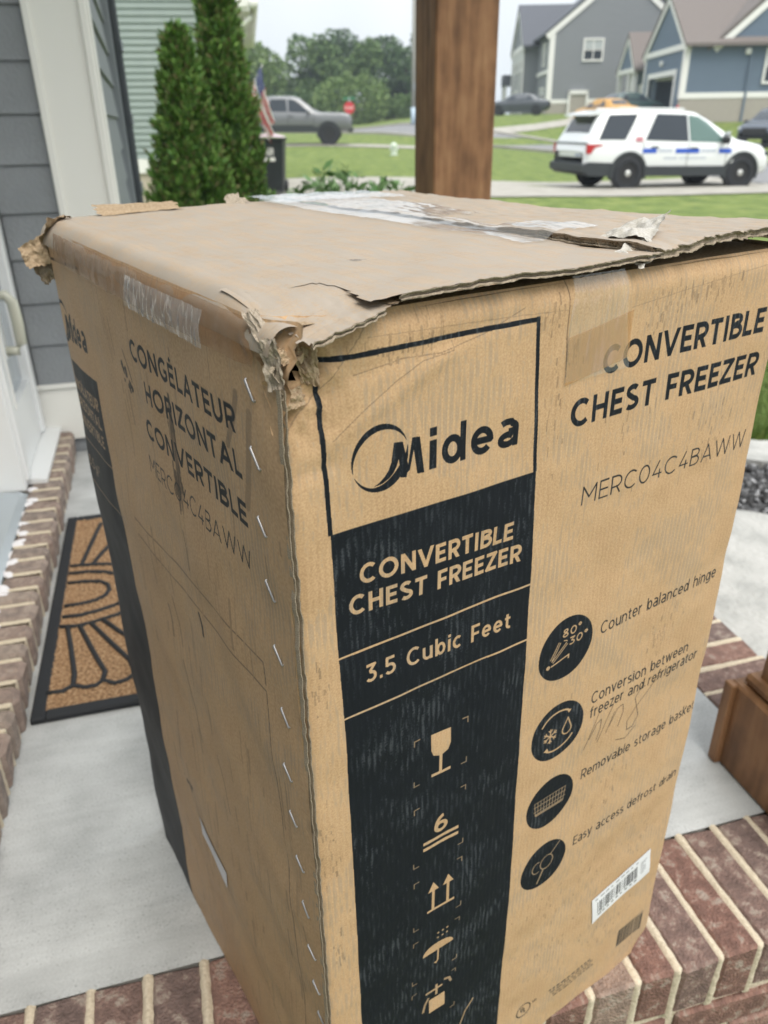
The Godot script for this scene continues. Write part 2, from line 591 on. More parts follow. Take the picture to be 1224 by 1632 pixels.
# ---------------------------------------------------------------- porch
func brick_materials(sd: int, pale: float) -> Array:
	# fired clay: red-brown body mottled with grey and cream flecks
	var out := []
	var bodies := [Vector3(0.18, 0.09, 0.07), Vector3(0.225, 0.125, 0.10), Vector3(0.17, 0.105, 0.09), Vector3(0.25, 0.175, 0.14), Vector3(0.15, 0.10, 0.09)]
	for k in bodies.size():
		var b: Vector3 = bodies[k].lerp(Vector3(0.30, 0.255, 0.22), pale)
		var f := Vector3(0.37, 0.31, 0.26)
		var dk := b * 0.55
		var m := mottled(sd + k, 0.022, [[0.0, lin(dk.x, dk.y, dk.z)], [0.30, lin(b.x * 0.85, b.y * 0.85, b.z * 0.85)], [0.5, lin(b.x, b.y, b.z)], [0.60, lin(b.x * 1.25, b.y * 1.22, b.z * 1.18)], [0.72, lin(lerpf(b.x, f.x, 0.6), lerpf(b.y, f.y, 0.6), lerpf(b.z, f.z, 0.6))], [1.0, lin(f.x, f.y, f.z)]], 0.21, 0.92, 6.0, true, 0.16)
		(m.albedo_texture as NoiseTexture2D).noise.fractal_octaves = 6
		(m.albedo_texture as NoiseTexture2D).noise.fractal_gain = 0.68
		m.uv1_offset = Vector3(0.13 * k, 0.31 * k, 0.17 * k)
		out.append(m)
	return out

func build_porch():
	M.bricks = brick_materials(60, 0.08)
	M.ledge_bricks = brick_materials(70, 0.6)
	var slab := struct("porch_floor", grid_mesh(2, 2, func(u: float, v: float): return Vector3(lerpf(-0.41, 0.832, u), 0.0, lerpf(-2.2, -0.283, v))), concrete_floor_material())
	part("slab_body", box_mesh(Vector3(-0.41, -0.42, -2.195), Vector3(0.828, -0.006, -0.288)), M.concrete, slab)
	# rowlock bricks round the edge, their joints, and the courses below
	var row := [chamfered_mesh(Vector3(0.055, 0.094, 0.186), 0.004, 0.0022), chamfered_mesh(Vector3(0.055, 0.094, 0.186), 0.005, 0.003), chamfered_mesh(Vector3(0.055, 0.094, 0.186), 0.004, 0.0028)]
	var joint := []
	for k in 3:
		joint.append(bead_mesh(0.0125, 0.186, 0.1, 90 + k))
	var xs := [-0.47, -0.40, -0.329, -0.258, -0.188, -0.117]
	for k in range(1, 9):
		xs.append(-0.117 + 0.066 * k)
	for x in [0.470, 0.533, 0.594, 0.655, 0.716, 0.777, 0.838, 0.899, 0.96, 1.02]:
		xs.append(x)
	var brick_no := 0
	for i in xs.size() - 1:
		var w: float = xs[i + 1] - xs[i]
		var b := part("brick", row[brick_no % 3], M.bricks[(brick_no * 7 + brick_no / 3) % 5], slab, Vector3((xs[i] + xs[i + 1]) * 0.5, -0.047 + rng.randf_range(-0.0015, 0.001), -0.191))
		b.scale = Vector3((w - 0.009) / 0.055, 1, 1)
		part("mortar_joint", joint[brick_no % 3], M.mortar, slab, Vector3(xs[i], 0.0, -0.191))
		brick_no += 1
	for k in 28:
		var z := -0.316 - 0.0665 * k
		part("brick", row[brick_no % 3], M.bricks[(brick_no * 3 + brick_no / 4) % 5], slab, Vector3(0.926, -0.047 + rng.randf_range(-0.001, 0.001), z), Vector3(0, PI / 2, 0))
		part("mortar_joint", joint[brick_no % 3], M.mortar, slab, Vector3(0.926, 0.0, z - 0.0333), Vector3(0, PI / 2, 0))
		brick_no += 1
	var stretcher := [chamfered_mesh(Vector3(0.188, 0.056, 0.09), 0.004, 0.0022), chamfered_mesh(Vector3(0.188, 0.056, 0.09), 0.005, 0.003)]
	for c in 5:
		var y := -0.137 - 0.0667 * c
		for k in 8:
			part("brick", stretcher[brick_no % 2], M.bricks[(brick_no * 5 + c) % 5], slab, Vector3(-0.42 + 0.2 * k + (0.1 if c % 2 else 0.0), y, -0.143))
			brick_no += 1
		for k in 10:
			part("brick", stretcher[brick_no % 2], M.bricks[(brick_no * 5 + c) % 5], slab, Vector3(0.974, y, -0.3 - 0.2 * k - (0.1 if c % 2 else 0.0)), Vector3(0, PI / 2, 0))
			brick_no += 1
	var st := st_new()
	box(st, Vector3(-0.47, -0.47, -0.283), Vector3(1.012, -0.097, -0.106))
	box(st, Vector3(0.834, -0.47, -2.2), Vector3(1.012, -0.097, -0.283))
	box(st, Vector3(-0.47, -0.097, -0.283), Vector3(1.014, -0.008, -0.104))
	box(st, Vector3(0.836, -0.097, -2.2), Vector3(1.014, -0.008, -0.284))
	part("mortar_bed", done(st), M.mortar, slab)

func concrete_floor_material() -> StandardMaterial3D:
	# broom-finished concrete: fine streaks across the slab over soft stains
	var n := noise3(201, 0.06, 3)
	var a := n.get_seamless_image(64, 512)
	a.resize(512, 512, Image.INTERPOLATE_CUBIC)
	var b := noise3(202, 0.008, 4).get_seamless_image(512, 512)
	var g := noise3(203, 0.35, 2).get_seamless_image(512, 512)
	var out := Image.create(512, 512, false, Image.FORMAT_RGB8)
	for y in 512:
		for x in 512:
			var v := a.get_pixel(x, y).r * 0.14 + b.get_pixel(x, y).r * 0.5 + g.get_pixel(x, y).r * 0.36
			var k := 0.47 + (v - 0.5) * 0.40
			if g.get_pixel(x, y).r < 0.16:
				k *= 0.74
			out.set_pixel(x, y, lin(k * 0.975, k, k))
	var h := a.duplicate()
	h.blend_rect(g, Rect2i(0, 0, 1, 1), Vector2i.ZERO)
	h.bump_map_to_normal_map(2.0)
	var m := StandardMaterial3D.new()
	m.albedo_texture = ImageTexture.create_from_image(out)
	m.normal_enabled = true
	m.normal_texture = ImageTexture.create_from_image(h)
	m.normal_scale = 0.18
	m.roughness = 0.85
	m.uv1_scale = Vector3(1.7, 2.6, 1)
	return m

func bead_mesh(w: float, length: float, deep: float, sd: int) -> ArrayMesh:
	# a joint of mortar with a softly rounded, uneven top that folds over the outer end of the bricks
	var n := noise3(sd, 40.0, 3)
	return grid_mesh(6, 44, func(u: float, v: float):
		var a := (u - 0.5) * 2.0
		var s := v * (length + deep)
		var ww: float = w * (0.52 + 0.12 * n.get_noise_1d(s * 1.3 + 3.0))
		var top: float = 0.0015 - 0.004 * a * a + 0.0012 * n.get_noise_2d(a * 0.02, s)
		if s < length:
			return Vector3(a * ww, top, -length * 0.5 + s)
		return Vector3(a * ww, top - (s - length), length * 0.5 + top - 0.001))

# ---------------------------------------------------------------- the house the porch belongs to
func board_mesh(length: float, high: float, thick := 0.013) -> ArrayMesh:
	# one lap board: along x, bottom at y = 0, leaning out at the bottom; its face looks towards +z
	var poly := PackedVector2Array([Vector2(0, 0), Vector2(0, high), Vector2(0.003, high), Vector2(thick, 0.002), Vector2(thick - 0.002, 0)])
	return prism_mesh(poly, Transform3D(Basis(Vector3(0, 0, 1), Vector3(0, 1, 0), Vector3(1, 0, 0)), Vector3.ZERO), length)

func build_house():
	var h := thing("porch_house", "grey lap-sided house wall with white trim and door beside the porch", "house", Vector3(-0.49, -0.45, -2.2))
	var o := -h.position
	# boards of the wall that faces the camera
	var bm := board_mesh(0.16, 0.134)
	for k in 21:
		part("siding_board", bm, M.siding_grey, h, o + Vector3(-0.475, 0.236 + 0.1285 * k, -2.2))
	part("skirt_board", box_mesh(Vector3(-0.49, 0.05, -2.21), Vector3(-0.17, 0.234, -2.19)), M.white_warm, h, o)
	part("drip_cap", box_mesh(Vector3(-0.485, 0.228, -2.19), Vector3(-0.315, 0.24, -2.178)), M.white_warm, h, o)
	# white pilaster at the corner: a broad board between two raised edges
	part("pilaster", box_mesh(Vector3(-0.313, 0.0, -2.215), Vector3(-0.153, 3.0, -2.178)), M.white_warm, h, o)
	var edge := chamfered_mesh(Vector3(0.02, 3.0, 0.012), 0.003)
	part("pilaster_edge", edge, M.white_warm, h, o + Vector3(-0.305, 1.5, -2.173))
	part("pilaster_edge", edge, M.white_warm, h, o + Vector3(-0.162, 1.5, -2.173))
	part("pilaster_edge", chamfered_mesh(Vector3(0.012, 3.0, 0.05), 0.003), M.white_warm, h, o + Vector3(-0.149, 1.5, -2.20))
	# boards of the wall beyond the corner, seen edge-on
	var bm2 := board_mesh(1.7, 0.134, 0.016)
	for k in 22:
		part("siding_board", bm2, M.siding_grey, h, o + Vector3(-0.166, -0.28 + 0.1285 * k, -2.21), Vector3(0, PI / 2, 0))
	part("corner_board", chamfered_mesh(Vector3(0.05, 2.9, 0.06), 0.004), mat(lin(0.32, 0.34, 0.37), 0.5), h, o + Vector3(-0.150, 1.0, -3.94))
	var dn := part("downspout", chamfered_mesh(Vector3(0.034, 2.9, 0.05), 0.008), mat(lin(0.09, 0.10, 0.115), 0.45), h, o + Vector3(-0.108, 1.0, -3.95))
	for k in 9:
		part("strap", chamfered_mesh(Vector3(0.016, 0.05, 0.056), 0.005), M.metal_dull, dn, Vector3(0.016, -1.2 + 0.3 * k, 0.004))
	# the mass of the house behind its cladding, and the porch roof
	var st := st_new()
	box(st, Vector3(-3.2, -0.5, -2.205), Vector3(-0.60, 3.2, 2.2))
	part("wall", done(st), M.siding_grey, h, o)
	part("wall", box_mesh(Vector3(-3.2, -0.5, -3.97), Vector3(-0.170, 3.2, -2.206)), M.siding_grey, h, o)
	part("porch_ceiling", box_mesh(Vector3(-0.598, 3.02, -2.40), Vector3(1.12, 3.10, -0.55)), M.white_warm, h, o)
	part("porch_beam", box_mesh(Vector3(0.82, 2.8, -2.35), Vector3(1.03, 3.019, -0.19)), M.wood, h, o)
	part("roof", prism_mesh(PackedVector2Array([Vector2(1.16, 3.105), Vector2(-0.6, 3.6), Vector2(-3.4, 4.4), Vector2(-3.4, 3.21), Vector2(-0.605, 3.21), Vector2(-0.595, 3.11)]), Transform3D(Basis(), Vector3(0, 0, -4.2)), 3.68), M.roof_slate, h, o)
	# brick ledge below the door
	var ledge := part("brick_ledge", box_mesh(Vector3(-0.60, -0.05, -2.195), Vector3(-0.412, 0.066, 0.6)), M.mortar, h, o)
	var lb := [chamfered_mesh(Vector3(0.088, 0.086, 0.054), 0.009, 0.003), chamfered_mesh(Vector3(0.088, 0.086, 0.054), 0.008, 0.004), chamfered_mesh(Vector3(0.088, 0.086, 0.054), 0.01, 0.003)]
	for k in 30:
		var z := -2.16 + 0.0667 * k
		part("brick", lb[k % 3], M.ledge_bricks[(k * 3 + k / 4) % 5], ledge, Vector3(-0.443 + rng.randf_range(-0.002, 0.003), 0.037 + rng.randf_range(-0.002, 0.003), z), Vector3(0, rng.randf_range(-0.03, 0.03), -0.05))
		var bead := part("mortar_joint", bead_mesh(0.0105, 0.076, 0.08, 120 + k % 4), M.mortar, ledge, Vector3(-0.441, 0.0785, z + 0.0333), Vector3(0, PI / 2, 0))
		bead.scale.y = 1.0
	var smear := lathe_mesh([Vector2(0, 0.012), Vector2(0.010, 0.0105), Vector2(0.017, 0.006), Vector2(0.020, 0.0)], 10)
	for k in 22:
		part("mortar_smear", smear, mat(lin(0.74, 0.72, 0.74), 0.8), ledge, Vector3(-0.475 + rng.randf_range(-0.006, 0.008), 0.077, -1.73 + 0.052 * k + rng.randf_range(-0.015, 0.015)), Vector3(0, rng.randf() * 3.0, 0)).scale = Vector3(rng.randf_range(0.7, 1.3), rng.randf_range(0.3, 0.5), rng.randf_range(0.45, 0.9))
	part("door_pad", prism_mesh(PackedVector2Array([Vector2(-0.50, 0.083), Vector2(-0.50, 0.103), Vector2(-0.437, 0.094), Vector2(-0.437, 0.083)]), Transform3D(Basis(), Vector3(0, 0, -2.19)), 0.43), M.white_gloss, h, o)
	# storm door: kick panel, stiles, glass, pull
	var d := part("storm_door", box_mesh(Vector3(-0.53, 0.104, -2.12), Vector3(-0.487, 0.285, -1.775)), M.white_gloss, h, o)
	part("stile", chamfered_mesh(Vector3(0.05, 2.1, 0.05), 0.006), M.white_gloss, d, Vector3(-0.502, 1.154, -2.145))
	part("stile", chamfered_mesh(Vector3(0.05, 2.1, 0.055), 0.006), M.white_gloss, d, Vector3(-0.502, 1.154, -1.755))
	part("bead", chamfered_mesh(Vector3(0.014, 1.8, 0.018), 0.003), M.white, d, Vector3(-0.484, 1.19, -1.80))
	part("rail", chamfered_mesh(Vector3(0.05, 0.06, 0.34), 0.006), M.white_gloss, d, Vector3(-0.503, 2.1, -1.95))
	var gl := mat(Color(0.75, 0.8, 0.84, 0.35), 0.03)
	gl.transparency = BaseMaterial3D.TRANSPARENCY_ALPHA
	part("glass", box_mesh(Vector3(-0.512, 0.286, -2.119), Vector3(-0.507, 2.06, -1.785)), gl, d)
	part("door_pull", tube_mesh([Vector3(-0.49, 0.425, -1.90), Vector3(-0.462, 0.425, -1.90), Vector3(-0.448, 0.445, -1.90), Vector3(-0.446, 0.5, -1.90), Vector3(-0.448, 0.555, -1.90), Vector3(-0.462, 0.575, -1.90), Vector3(-0.49, 0.575, -1.90)], [0.013, 0.014, 0.015, 0.0155, 0.015, 0.014, 0.013], 12), mat(lin(0.50, 0.50, 0.42), 0.25), d)
	part("pull_plate", chamfered_mesh(Vector3(0.01, 0.19, 0.05), 0.003), M.white_gloss, d, Vector3(-0.494, 0.5, -1.90))
	# entry door behind, its jambs and threshold
	var e := part("entry_door", box_mesh(Vector3(-0.60, 0.09, -1.71), Vector3(-0.562, 2.1, -0.75)), M.white, h, o)
	part("panel", chamfered_mesh(Vector3(0.012, 0.7, 0.34), 0.005), M.white, e, Vector3(-0.558, 0.55, -1.42))
	part("panel", chamfered_mesh(Vector3(0.012, 0.7, 0.34), 0.005), M.white, e, Vector3(-0.558, 0.55, -1.02))
	part("door_jamb", chamfered_mesh(Vector3(0.10, 2.1, 0.035), 0.004), M.white_gloss, h, o + Vector3(-0.535, 1.136, -1.724))
	part("door_jamb", chamfered_mesh(Vector3(0.10, 2.1, 0.06), 0.004), M.white_gloss, h, o + Vector3(-0.535, 1.136, -0.72))
	part("threshold", prism_mesh(PackedVector2Array([Vector2(-0.561, 0.07), Vector2(-0.561, 0.094), Vector2(-0.50, 0.090), Vector2(-0.482, 0.080), Vector2(-0.482, 0.07)]), Transform3D(Basis(), Vector3(0, 0, -1.70)), 0.95), M.aluminium, h, o)
	part("wall_casing", box_mesh(Vector3(-0.60, 0.08, -0.69), Vector3(-0.49, 2.3, 0.62)), M.siding_grey, h, o)
	# porch posts
	post("porch_post", "tall brown stained wood porch post rising behind the carton", Vector3(0.91, 0.0, -2.20), 0.198, M.wood)
	post("porch_post", "brown wood porch post on a stepped plinth at the right edge of frame", Vector3(0.868, 0.0, -0.29), 0.186, M.wood)

func post(called: String, label: String, at: Vector3, w: float, m: Material):
	var t := thing(called, label, "porch post", at, 0, "wood porch posts")
	part("shaft", chamfered_mesh(Vector3(w, 2.798, w), 0.005), m, t, Vector3(0, 1.4, 0))
	var b := w + 0.055
	var p := part("plinth", chamfered_mesh(Vector3(b, 0.165, b), 0.004), m, t, Vector3(0, 0.0835, 0))
	for s in [-1, 1]:
		part("corner_strip", chamfered_mesh(Vector3(0.014, 0.163, 0.02), 0.002), m, p, Vector3(-b * 0.5 - 0.003, 0, s * (b * 0.5 - 0.009)))
	part("cap_moulding", chamfered_mesh(Vector3(w + 0.03, 0.02, w + 0.03), 0.006), m, t, Vector3(0, 0.176, 0))

# ---------------------------------------------------------------- green house next door
func build_neighbour_house():
	var at := spot(-2.36, 15.0, -0.42)
	var h := thing("neighbour_house", "green lap-sided house behind the evergreen trees", "house", at, deg_to_rad(YAW) + 0.15)
	# local axes: x to the right, z towards the camera; the right front corner of the house is the origin
	part("foundation", box_mesh(Vector3(-6.0, -0.1, -7.0), Vector3(0.0, 0.64, -0.005)), M.tan_base, h)
	part("skirt_board", box_mesh(Vector3(-6.0, 0.642, -0.01), Vector3(0.03, 0.865, 0.035)), M.white, h)
	part("wall", box_mesh(Vector3(-6.0, 0.645, -7.0), Vector3(-0.01, 3.3, -0.012)), M.siding_green, h)
	var bm := board_mesh(5.9, 0.108, 0.028)
	for k in 30:
		part("siding_board", bm, M.siding_green, h, Vector3(-5.98, 0.868 + 0.1003 * k, -0.008))
	part("corner_board", chamfered_mesh(Vector3(0.12, 2.5, 0.12), 0.006), M.white, h, Vector3(-0.035, 2.11, -0.035))
	# the gable faces the camera; eave, soffit and gutter run back along the right side
	part("gable", prism_mesh(PackedVector2Array([Vector2(-6.0, 3.3), Vector2(-3.0, 5.2), Vector2(0.0, 3.3)]), Transform3D(Basis(), Vector3(0, 0, -7.0)), 6.98), M.siding_green, h)
	part("roof", prism_mesh(PackedVector2Array([Vector2(-3.0, 5.25), Vector2(0.27, 3.26), Vector2(0.27, 3.38), Vector2(-3.0, 5.45), Vector2(-6.27, 3.38), Vector2(-6.27, 3.26)]), Transform3D(Basis(), Vector3(0, 0, -7.3)), 7.55), M.roof_slate, h)
	part("soffit", box_mesh(Vector3(0.0, 3.03, -7.2), Vector3(0.24, 3.06, 0.2)), M.white, h)
	part("fascia", box_mesh(Vector3(0.24, 3.02, -7.2), Vector3(0.27, 3.25, 0.2)), M.white, h)
	part("gutter", tube_mesh([Vector3(0.335, 3.13, 0.26), Vector3(0.335, 3.13, 0.25), Vector3(0.335, 3.13, -7.2)], [0.02, 0.08, 0.08], 12), M.white, h)
	part("eave_return", chamfered_mesh(Vector3(0.40, 0.20, 0.22), 0.05), M.white, h, Vector3(0.06, 3.13, 0.12))
	part("downspout", tube_mesh([Vector3(0.33, 3.08, 0.12), Vector3(0.28, 2.95, 0.10), Vector3(0.10, 2.80, 0.06), Vector3(0.06, 2.70, 0.06), Vector3(0.06, 0.45, 0.06)], [0.04, 0.04, 0.04, 0.04, 0.04], 8), M.white, h)
	for k in 3:
		part("bracket", chamfered_mesh(Vector3(0.05, 0.05, 0.06), 0.01), M.dark, h, Vector3(0.115, 2.62 - 0.27 * k, 0.05))
	# flag on a short pole fixed to that corner
	var f := thing("flag", "American flag hanging limp from a short pole beside the evergreen", "flag", spot(-2.20, 14.9, 1.50), deg_to_rad(YAW))
	part("pole", tube_mesh([Vector3(-0.02, -0.12, -0.02), Vector3(0.31, 0.32, 0.35)], [0.014, 0.012], 8), M.white, f)
	var n := noise3(301, 3.0)
	var cloth := func(u: float, v: float) -> Vector3:
		# hangs from the pole and folds on itself
		var p0 := Vector3(-0.02, -0.12, -0.02).lerp(Vector3(0.31, 0.32, 0.35), 0.28 + 0.7 * u)
		var fold := 0.045 * sin(u * 14.0 + v * 2.0) * (0.3 + v) + 0.03 * n.get_noise_2d(u, v * 2.0)
		return p0 + Vector3(0.14 * v * (1.0 - u) + fold * 0.7 - 0.02 + 0.13 * v * v, -v * (0.86 - 0.1 * u), fold - 0.10 * v * u)
	var stripes := Image.create(256, 130, false, Image.FORMAT_RGB8)
	for y in 130:
		for x in 256:
			stripes.set_pixel(x, y, lin(0.55, 0.09, 0.10) if int(y / 10) % 2 == 0 else lin(0.86, 0.84, 0.84))
	stripes.fill_rect(Rect2i(0, 0, 102, 70), lin(0.035, 0.05, 0.22))
	for j in 9:
		for i in (6 if j % 2 == 0 else 5):
			var c := Vector2(8.5 + i * 17.0 + (8.5 if j % 2 else 0.0), 7.0 + j * 7.0)
			stripes.fill_rect(Rect2i(int(c.x) - 1, int(c.y) - 2, 3, 5), lin(0.8, 0.8, 0.8))
			stripes.fill_rect(Rect2i(int(c.x) - 2, int(c.y) - 1, 5, 3), lin(0.8, 0.8, 0.8))
	var fm := StandardMaterial3D.new()
	fm.albedo_texture = ImageTexture.create_from_image(stripes)
	fm.roughness = 0.9
	fm.backlight_enabled = true
	fm.backlight = Color(0.25, 0.25, 0.25)
	# the hoist is the upper edge of the hanging cloth: the canton lies at the pole's outer end
	var cl := grid_mesh(40, 40, func(u: float, v: float): return cloth.call(u, v))
	var arr := cl.surface_get_arrays(0)
	var uv := PackedVector2Array()
	for q in arr[Mesh.ARRAY_TEX_UV]:
		uv.append(Vector2(q.y, 1.0 - q.x))
	arr[Mesh.ARRAY_TEX_UV] = uv
	var am := ArrayMesh.new()
	am.add_surface_from_arrays(Mesh.PRIMITIVE_TRIANGLES, arr)
	part("cloth", am, fm, f)

# ---------------------------------------------------------------- houses across the street
func window(parent: Node, at: Vector3, turn: float, w: float, hh: float, panes: int):
	# a sash window: frame, panes behind glazing bars; local x along the wall, z outwards
	var o := part("window", box_mesh(Vector3(-w / 2, 0, 0.0), Vector3(w / 2, hh, 0.03)), M.glass_dark, parent, at, Vector3(0, turn, 0))
	var st := st_new()
	var t := 0.13
	box(st, Vector3(-w / 2 - t, -t, 0.0), Vector3(-w / 2, hh + t, 0.09))
	box(st, Vector3(w / 2, -t, 0.0), Vector3(w / 2 + t, hh + t, 0.09))
	box(st, Vector3(-w / 2, hh, 0.0), Vector3(w / 2, hh + t, 0.09))
	box(st, Vector3(-w / 2, -t, 0.0), Vector3(w / 2, 0, 0.1))
	part("frame", done(st), M.white, o)
	part("blind", box_mesh(Vector3(-w / 2, hh * 0.55, 0.0305), Vector3(w / 2, hh, 0.0312)), mat(lin(0.42, 0.45, 0.45), 0.7), o)
	st = st_new()
	box(st, Vector3(-w / 2, hh / 2 - 0.035, 0.031), Vector3(w / 2, hh / 2 + 0.035, 0.06))
	for k in range(1, panes):
		var x := -w / 2 + w * k / panes
		box(st, Vector3(x - 0.04, 0, 0.031), Vector3(x + 0.04, hh, 0.058))
	part("glazing_bar", done(st), M.white, o)

func gable_wall(a0: float, a1: float, y0: float, eave: float, apex: float, t: Transform3D, thick: float) -> ArrayMesh:
	return prism_mesh(PackedVector2Array([Vector2(a0, y0), Vector2(a0, eave), Vector2((a0 + a1) / 2, apex), Vector2(a1, eave), Vector2(a1, y0)]), t, thick)

func rake_board(p: Vector2, q: Vector2, t: Transform3D, z: float, wide: float) -> ArrayMesh:
	var n := (q - p).normalized().orthogonal()
	if n.y > 0:
		n = -n
	return prism_mesh(PackedVector2Array([p, q, q + n * wide, p + n * wide]), t * Transform3D(Basis(), Vector3(0, 0, z)), 0.08)

func build_far_houses():
	# ---- blue house: x runs right along the side wall, -z away from the camera along its front
	var y0 := 1.0
	var b := thing("blue_house", "blue house with stone base, open garage and brown roof across the street", "house", spot(18.97, 55.0, y0), deg_to_rad(YAW) - 0.05)
	var I := Transform3D()
	var F := Transform3D(Basis(Vector3(0, 0, -1), Vector3(0, 1, 0), Vector3(1, 0, 0)), Vector3.ZERO)   # front: local x of the polygon runs away along -z
	part("garage_side_wall", box_mesh(Vector3(0.0, 1.3, -0.3), Vector3(3.0, 4.02, 0.0)), M.siding_blue, b)
	part("stone_base", box_mesh(Vector3(0.0, -0.6, -0.3), Vector3(14.0, 1.02, 0.03)), M.stone_base, b)
	part("skirt_board", box_mesh(Vector3(-0.05, 1.02, -0.3), Vector3(14.0, 1.34, 0.06)), M.white, b)
	# front with the garage opening
	var fw := 9.5
	part("garage_front_wall", prism_mesh(PackedVector2Array([Vector2(0, 2.55), Vector2(0, 4.02), Vector2(fw / 2, 6.85), Vector2(fw, 4.02), Vector2(fw, 2.55)]), F, 0.25), M.siding_blue, b)
	part("garage_pier", box_mesh(Vector3(0.0, -0.6, -1.4), Vector3(0.25, 2.55, -0.3)), M.siding_blue, b)
	part("garage_pier", box_mesh(Vector3(0.0, -0.6, -fw), Vector3(0.25, 2.55, -fw + 1.4)), M.siding_blue, b)
	part("corner_board", box_mesh(Vector3(-0.06, 1.02, -0.32), Vector3(0.28, 4.0, 0.07)), M.white, b)
	part("corner_board", box_mesh(Vector3(-0.07, -0.4, -fw), Vector3(0.1, 4.0, -fw + 0.28)), M.white, b)
	var st := st_new()
	box(st, Vector3(-0.08, 2.4, -fw + 1.3), Vector3(-0.001, 2.72, -1.3))
	box(st, Vector3(-0.08, -0.4, -1.62), Vector3(-0.001, 2.4, -1.3))
	box(st, Vector3(-0.08, -0.4, -fw + 1.3), Vector3(-0.001, 2.4, -fw + 1.6))
	part("garage_casing", done(st), M.white, b)
	part("belt_board", box_mesh(Vector3(-0.09, 3.72, -fw - 0.1), Vector3(-0.002, 4.06, 0.0)), M.white, b)
	part("garage_interior", box_mesh(Vector3(5.0, -0.3, -fw + 0.2), Vector3(5.1, 3.0, -0.3)), mat(lin(0.22, 0.2, 0.18), 0.9), b)
	part("garage_door", box_mesh(Vector3(0.4, 2.3, -fw + 1.5), Vector3(2.6, 2.4, -1.5)), M.white, b)
	part("garage_floor", box_mesh(Vector3(0.0, -0.3, -fw + 0.2), Vector3(5.0, 0.12, -0.3)), M.driveway, b)
	part("front_lamp", chamfered_mesh(Vector3(0.2, 0.3, 0.3), 0.05), M.white, b, Vector3(-0.12, 3.2, -4.8))
	part("rake_board", rake_board(Vector2(-0.45, 3.82), Vector2(fw / 2, 7.05), F, -0.14, 0.34), M.white, b)
	part("rake_board", rake_board(Vector2(fw + 0.45, 3.82), Vector2(fw / 2, 7.05), F, -0.14, 0.34), M.white, b)
	st = st_new()
	prism(st, PackedVector2Array([Vector2(-0.5, 3.82), Vector2(fw / 2, 7.08), Vector2(fw + 0.5, 3.82), Vector2(fw + 0.5, 4.0), Vector2(fw / 2, 7.26), Vector2(-0.5, 4.0)]), F * Transform3D(Basis(), Vector3(0, 0, -0.2)), 8.0)
	part("garage_roof", done(st), M.roof_brown, b)
	part("gable_wall", gable_wall(2.0, 15.0, 1.3, 4.0, 9.65, Transform3D(Basis(), Vector3(0, 0, -0.26)), 0.24), M.siding_blue, b)
	part("rake_board", rake_board(Vector2(1.6, 3.78), Vector2(8.5, 9.85), I, 0.02, 0.36), M.white, b)
	part("rake_board", rake_board(Vector2(15.4, 3.78), Vector2(8.5, 9.85), I, 0.02, 0.36), M.white, b)
	part("main_roof", prism_mesh(PackedVector2Array([Vector2(1.3, 3.6), Vector2(8.5, 9.9), Vector2(15.6, 3.6), Vector2(15.6, 3.8), Vector2(8.5, 10.12), Vector2(1.3, 3.8)]), Transform3D(Basis(), Vector3(0, 0, -13.0)), 13.12), M.roof_brown, b)
	part("main_wall", box_mesh(Vector3(2.6, -0.5, -12.8), Vector3(14.4, 3.9, -9.0)), M.siding_blue, b)
	part("meter_box", chamfered_mesh(Vector3(0.32, 0.34, 0.2), 0.04), M.white, b, Vector3(3.75, 3.55, 0.1))
	part("downspout", box_mesh(Vector3(3.95, -0.4, 0.0), Vector3(4.07, 3.9, 0.12)), M.siding_blue, b)
	window(b, Vector3(5.6, 1.9, 0.0), 0.0, 1.2, 1.7, 2)
	# the entry, with its own small gable, beyond the garage
	part("entry_wall", box_mesh(Vector3(1.0, -0.5, -15.6), Vector3(4.0, 3.3, -fw - 0.02)), M.siding_blue, b)
	part("entry_gable", prism_mesh(PackedVector2Array([Vector2(10.3, 3.3), Vector2(12.9, 5.3), Vector2(15.5, 3.3)]), F * Transform3D(Basis(), Vector3(0, 0, -0.55)), 0.2), M.siding_blue, b)
	part("rake_board", rake_board(Vector2(10.0, 3.05), Vector2(12.9, 5.5), F, -0.65, 0.3), M.white, b)
	part("rake_board", rake_board(Vector2(15.8, 3.05), Vector2(12.9, 5.5), F, -0.65, 0.3), M.white, b)
	part("entry_belt", box_mesh(Vector3(-0.62, 3.0, -15.6), Vector3(-0.4, 3.3, -10.2)), M.white, b)
	part("entry_roof", prism_mesh(PackedVector2Array([Vector2(9.9, 3.05), Vector2(12.9, 5.55), Vector2(15.9, 3.05), Vector2(15.9, 3.22), Vector2(12.9, 5.75), Vector2(9.9, 3.22)]), F * Transform3D(Basis(), Vector3(0, 0, -0.68)), 6.0), M.roof_brown, b)
	for z in [-10.5, -12.0, -15.3]:
		part("entry_post", box_mesh(Vector3(-0.6, -0.5, z - 0.16), Vector3(-0.3, 3.0, z + 0.16)), M.white, b)
	part("entry_door", box_mesh(Vector3(0.9, 0.2, -14.6), Vector3(0.99, 2.3, -13.5)), M.white, b)
	window(b, Vector3(0.98, 0.9, -11.4), -PI / 2, 0.9, 1.3, 2)
	# ---- grey house further back on the left
	var g := thing("grey_house", "two-storey grey house with white trim and slate roof behind the post", "house", spot(14.48, 75.0, 1.25), deg_to_rad(YAW) - 0.05)
	part("gable_wall", gable_wall(0.0, 11.0, 1.2, 6.2, 10.3, Transform3D(Basis(), Vector3(0, 0, -0.3)), 0.3), M.siding_far_grey, g)
	part("front_wall", box_mesh(Vector3(0.0, 1.2, -20.0), Vector3(0.3, 6.2, -0.3)), M.siding_far_grey, g)
	part("stone_base", box_mesh(Vector3(-0.02, -0.8, -20.0), Vector3(11.0, 0.92, 0.02)), M.stone_base, g)
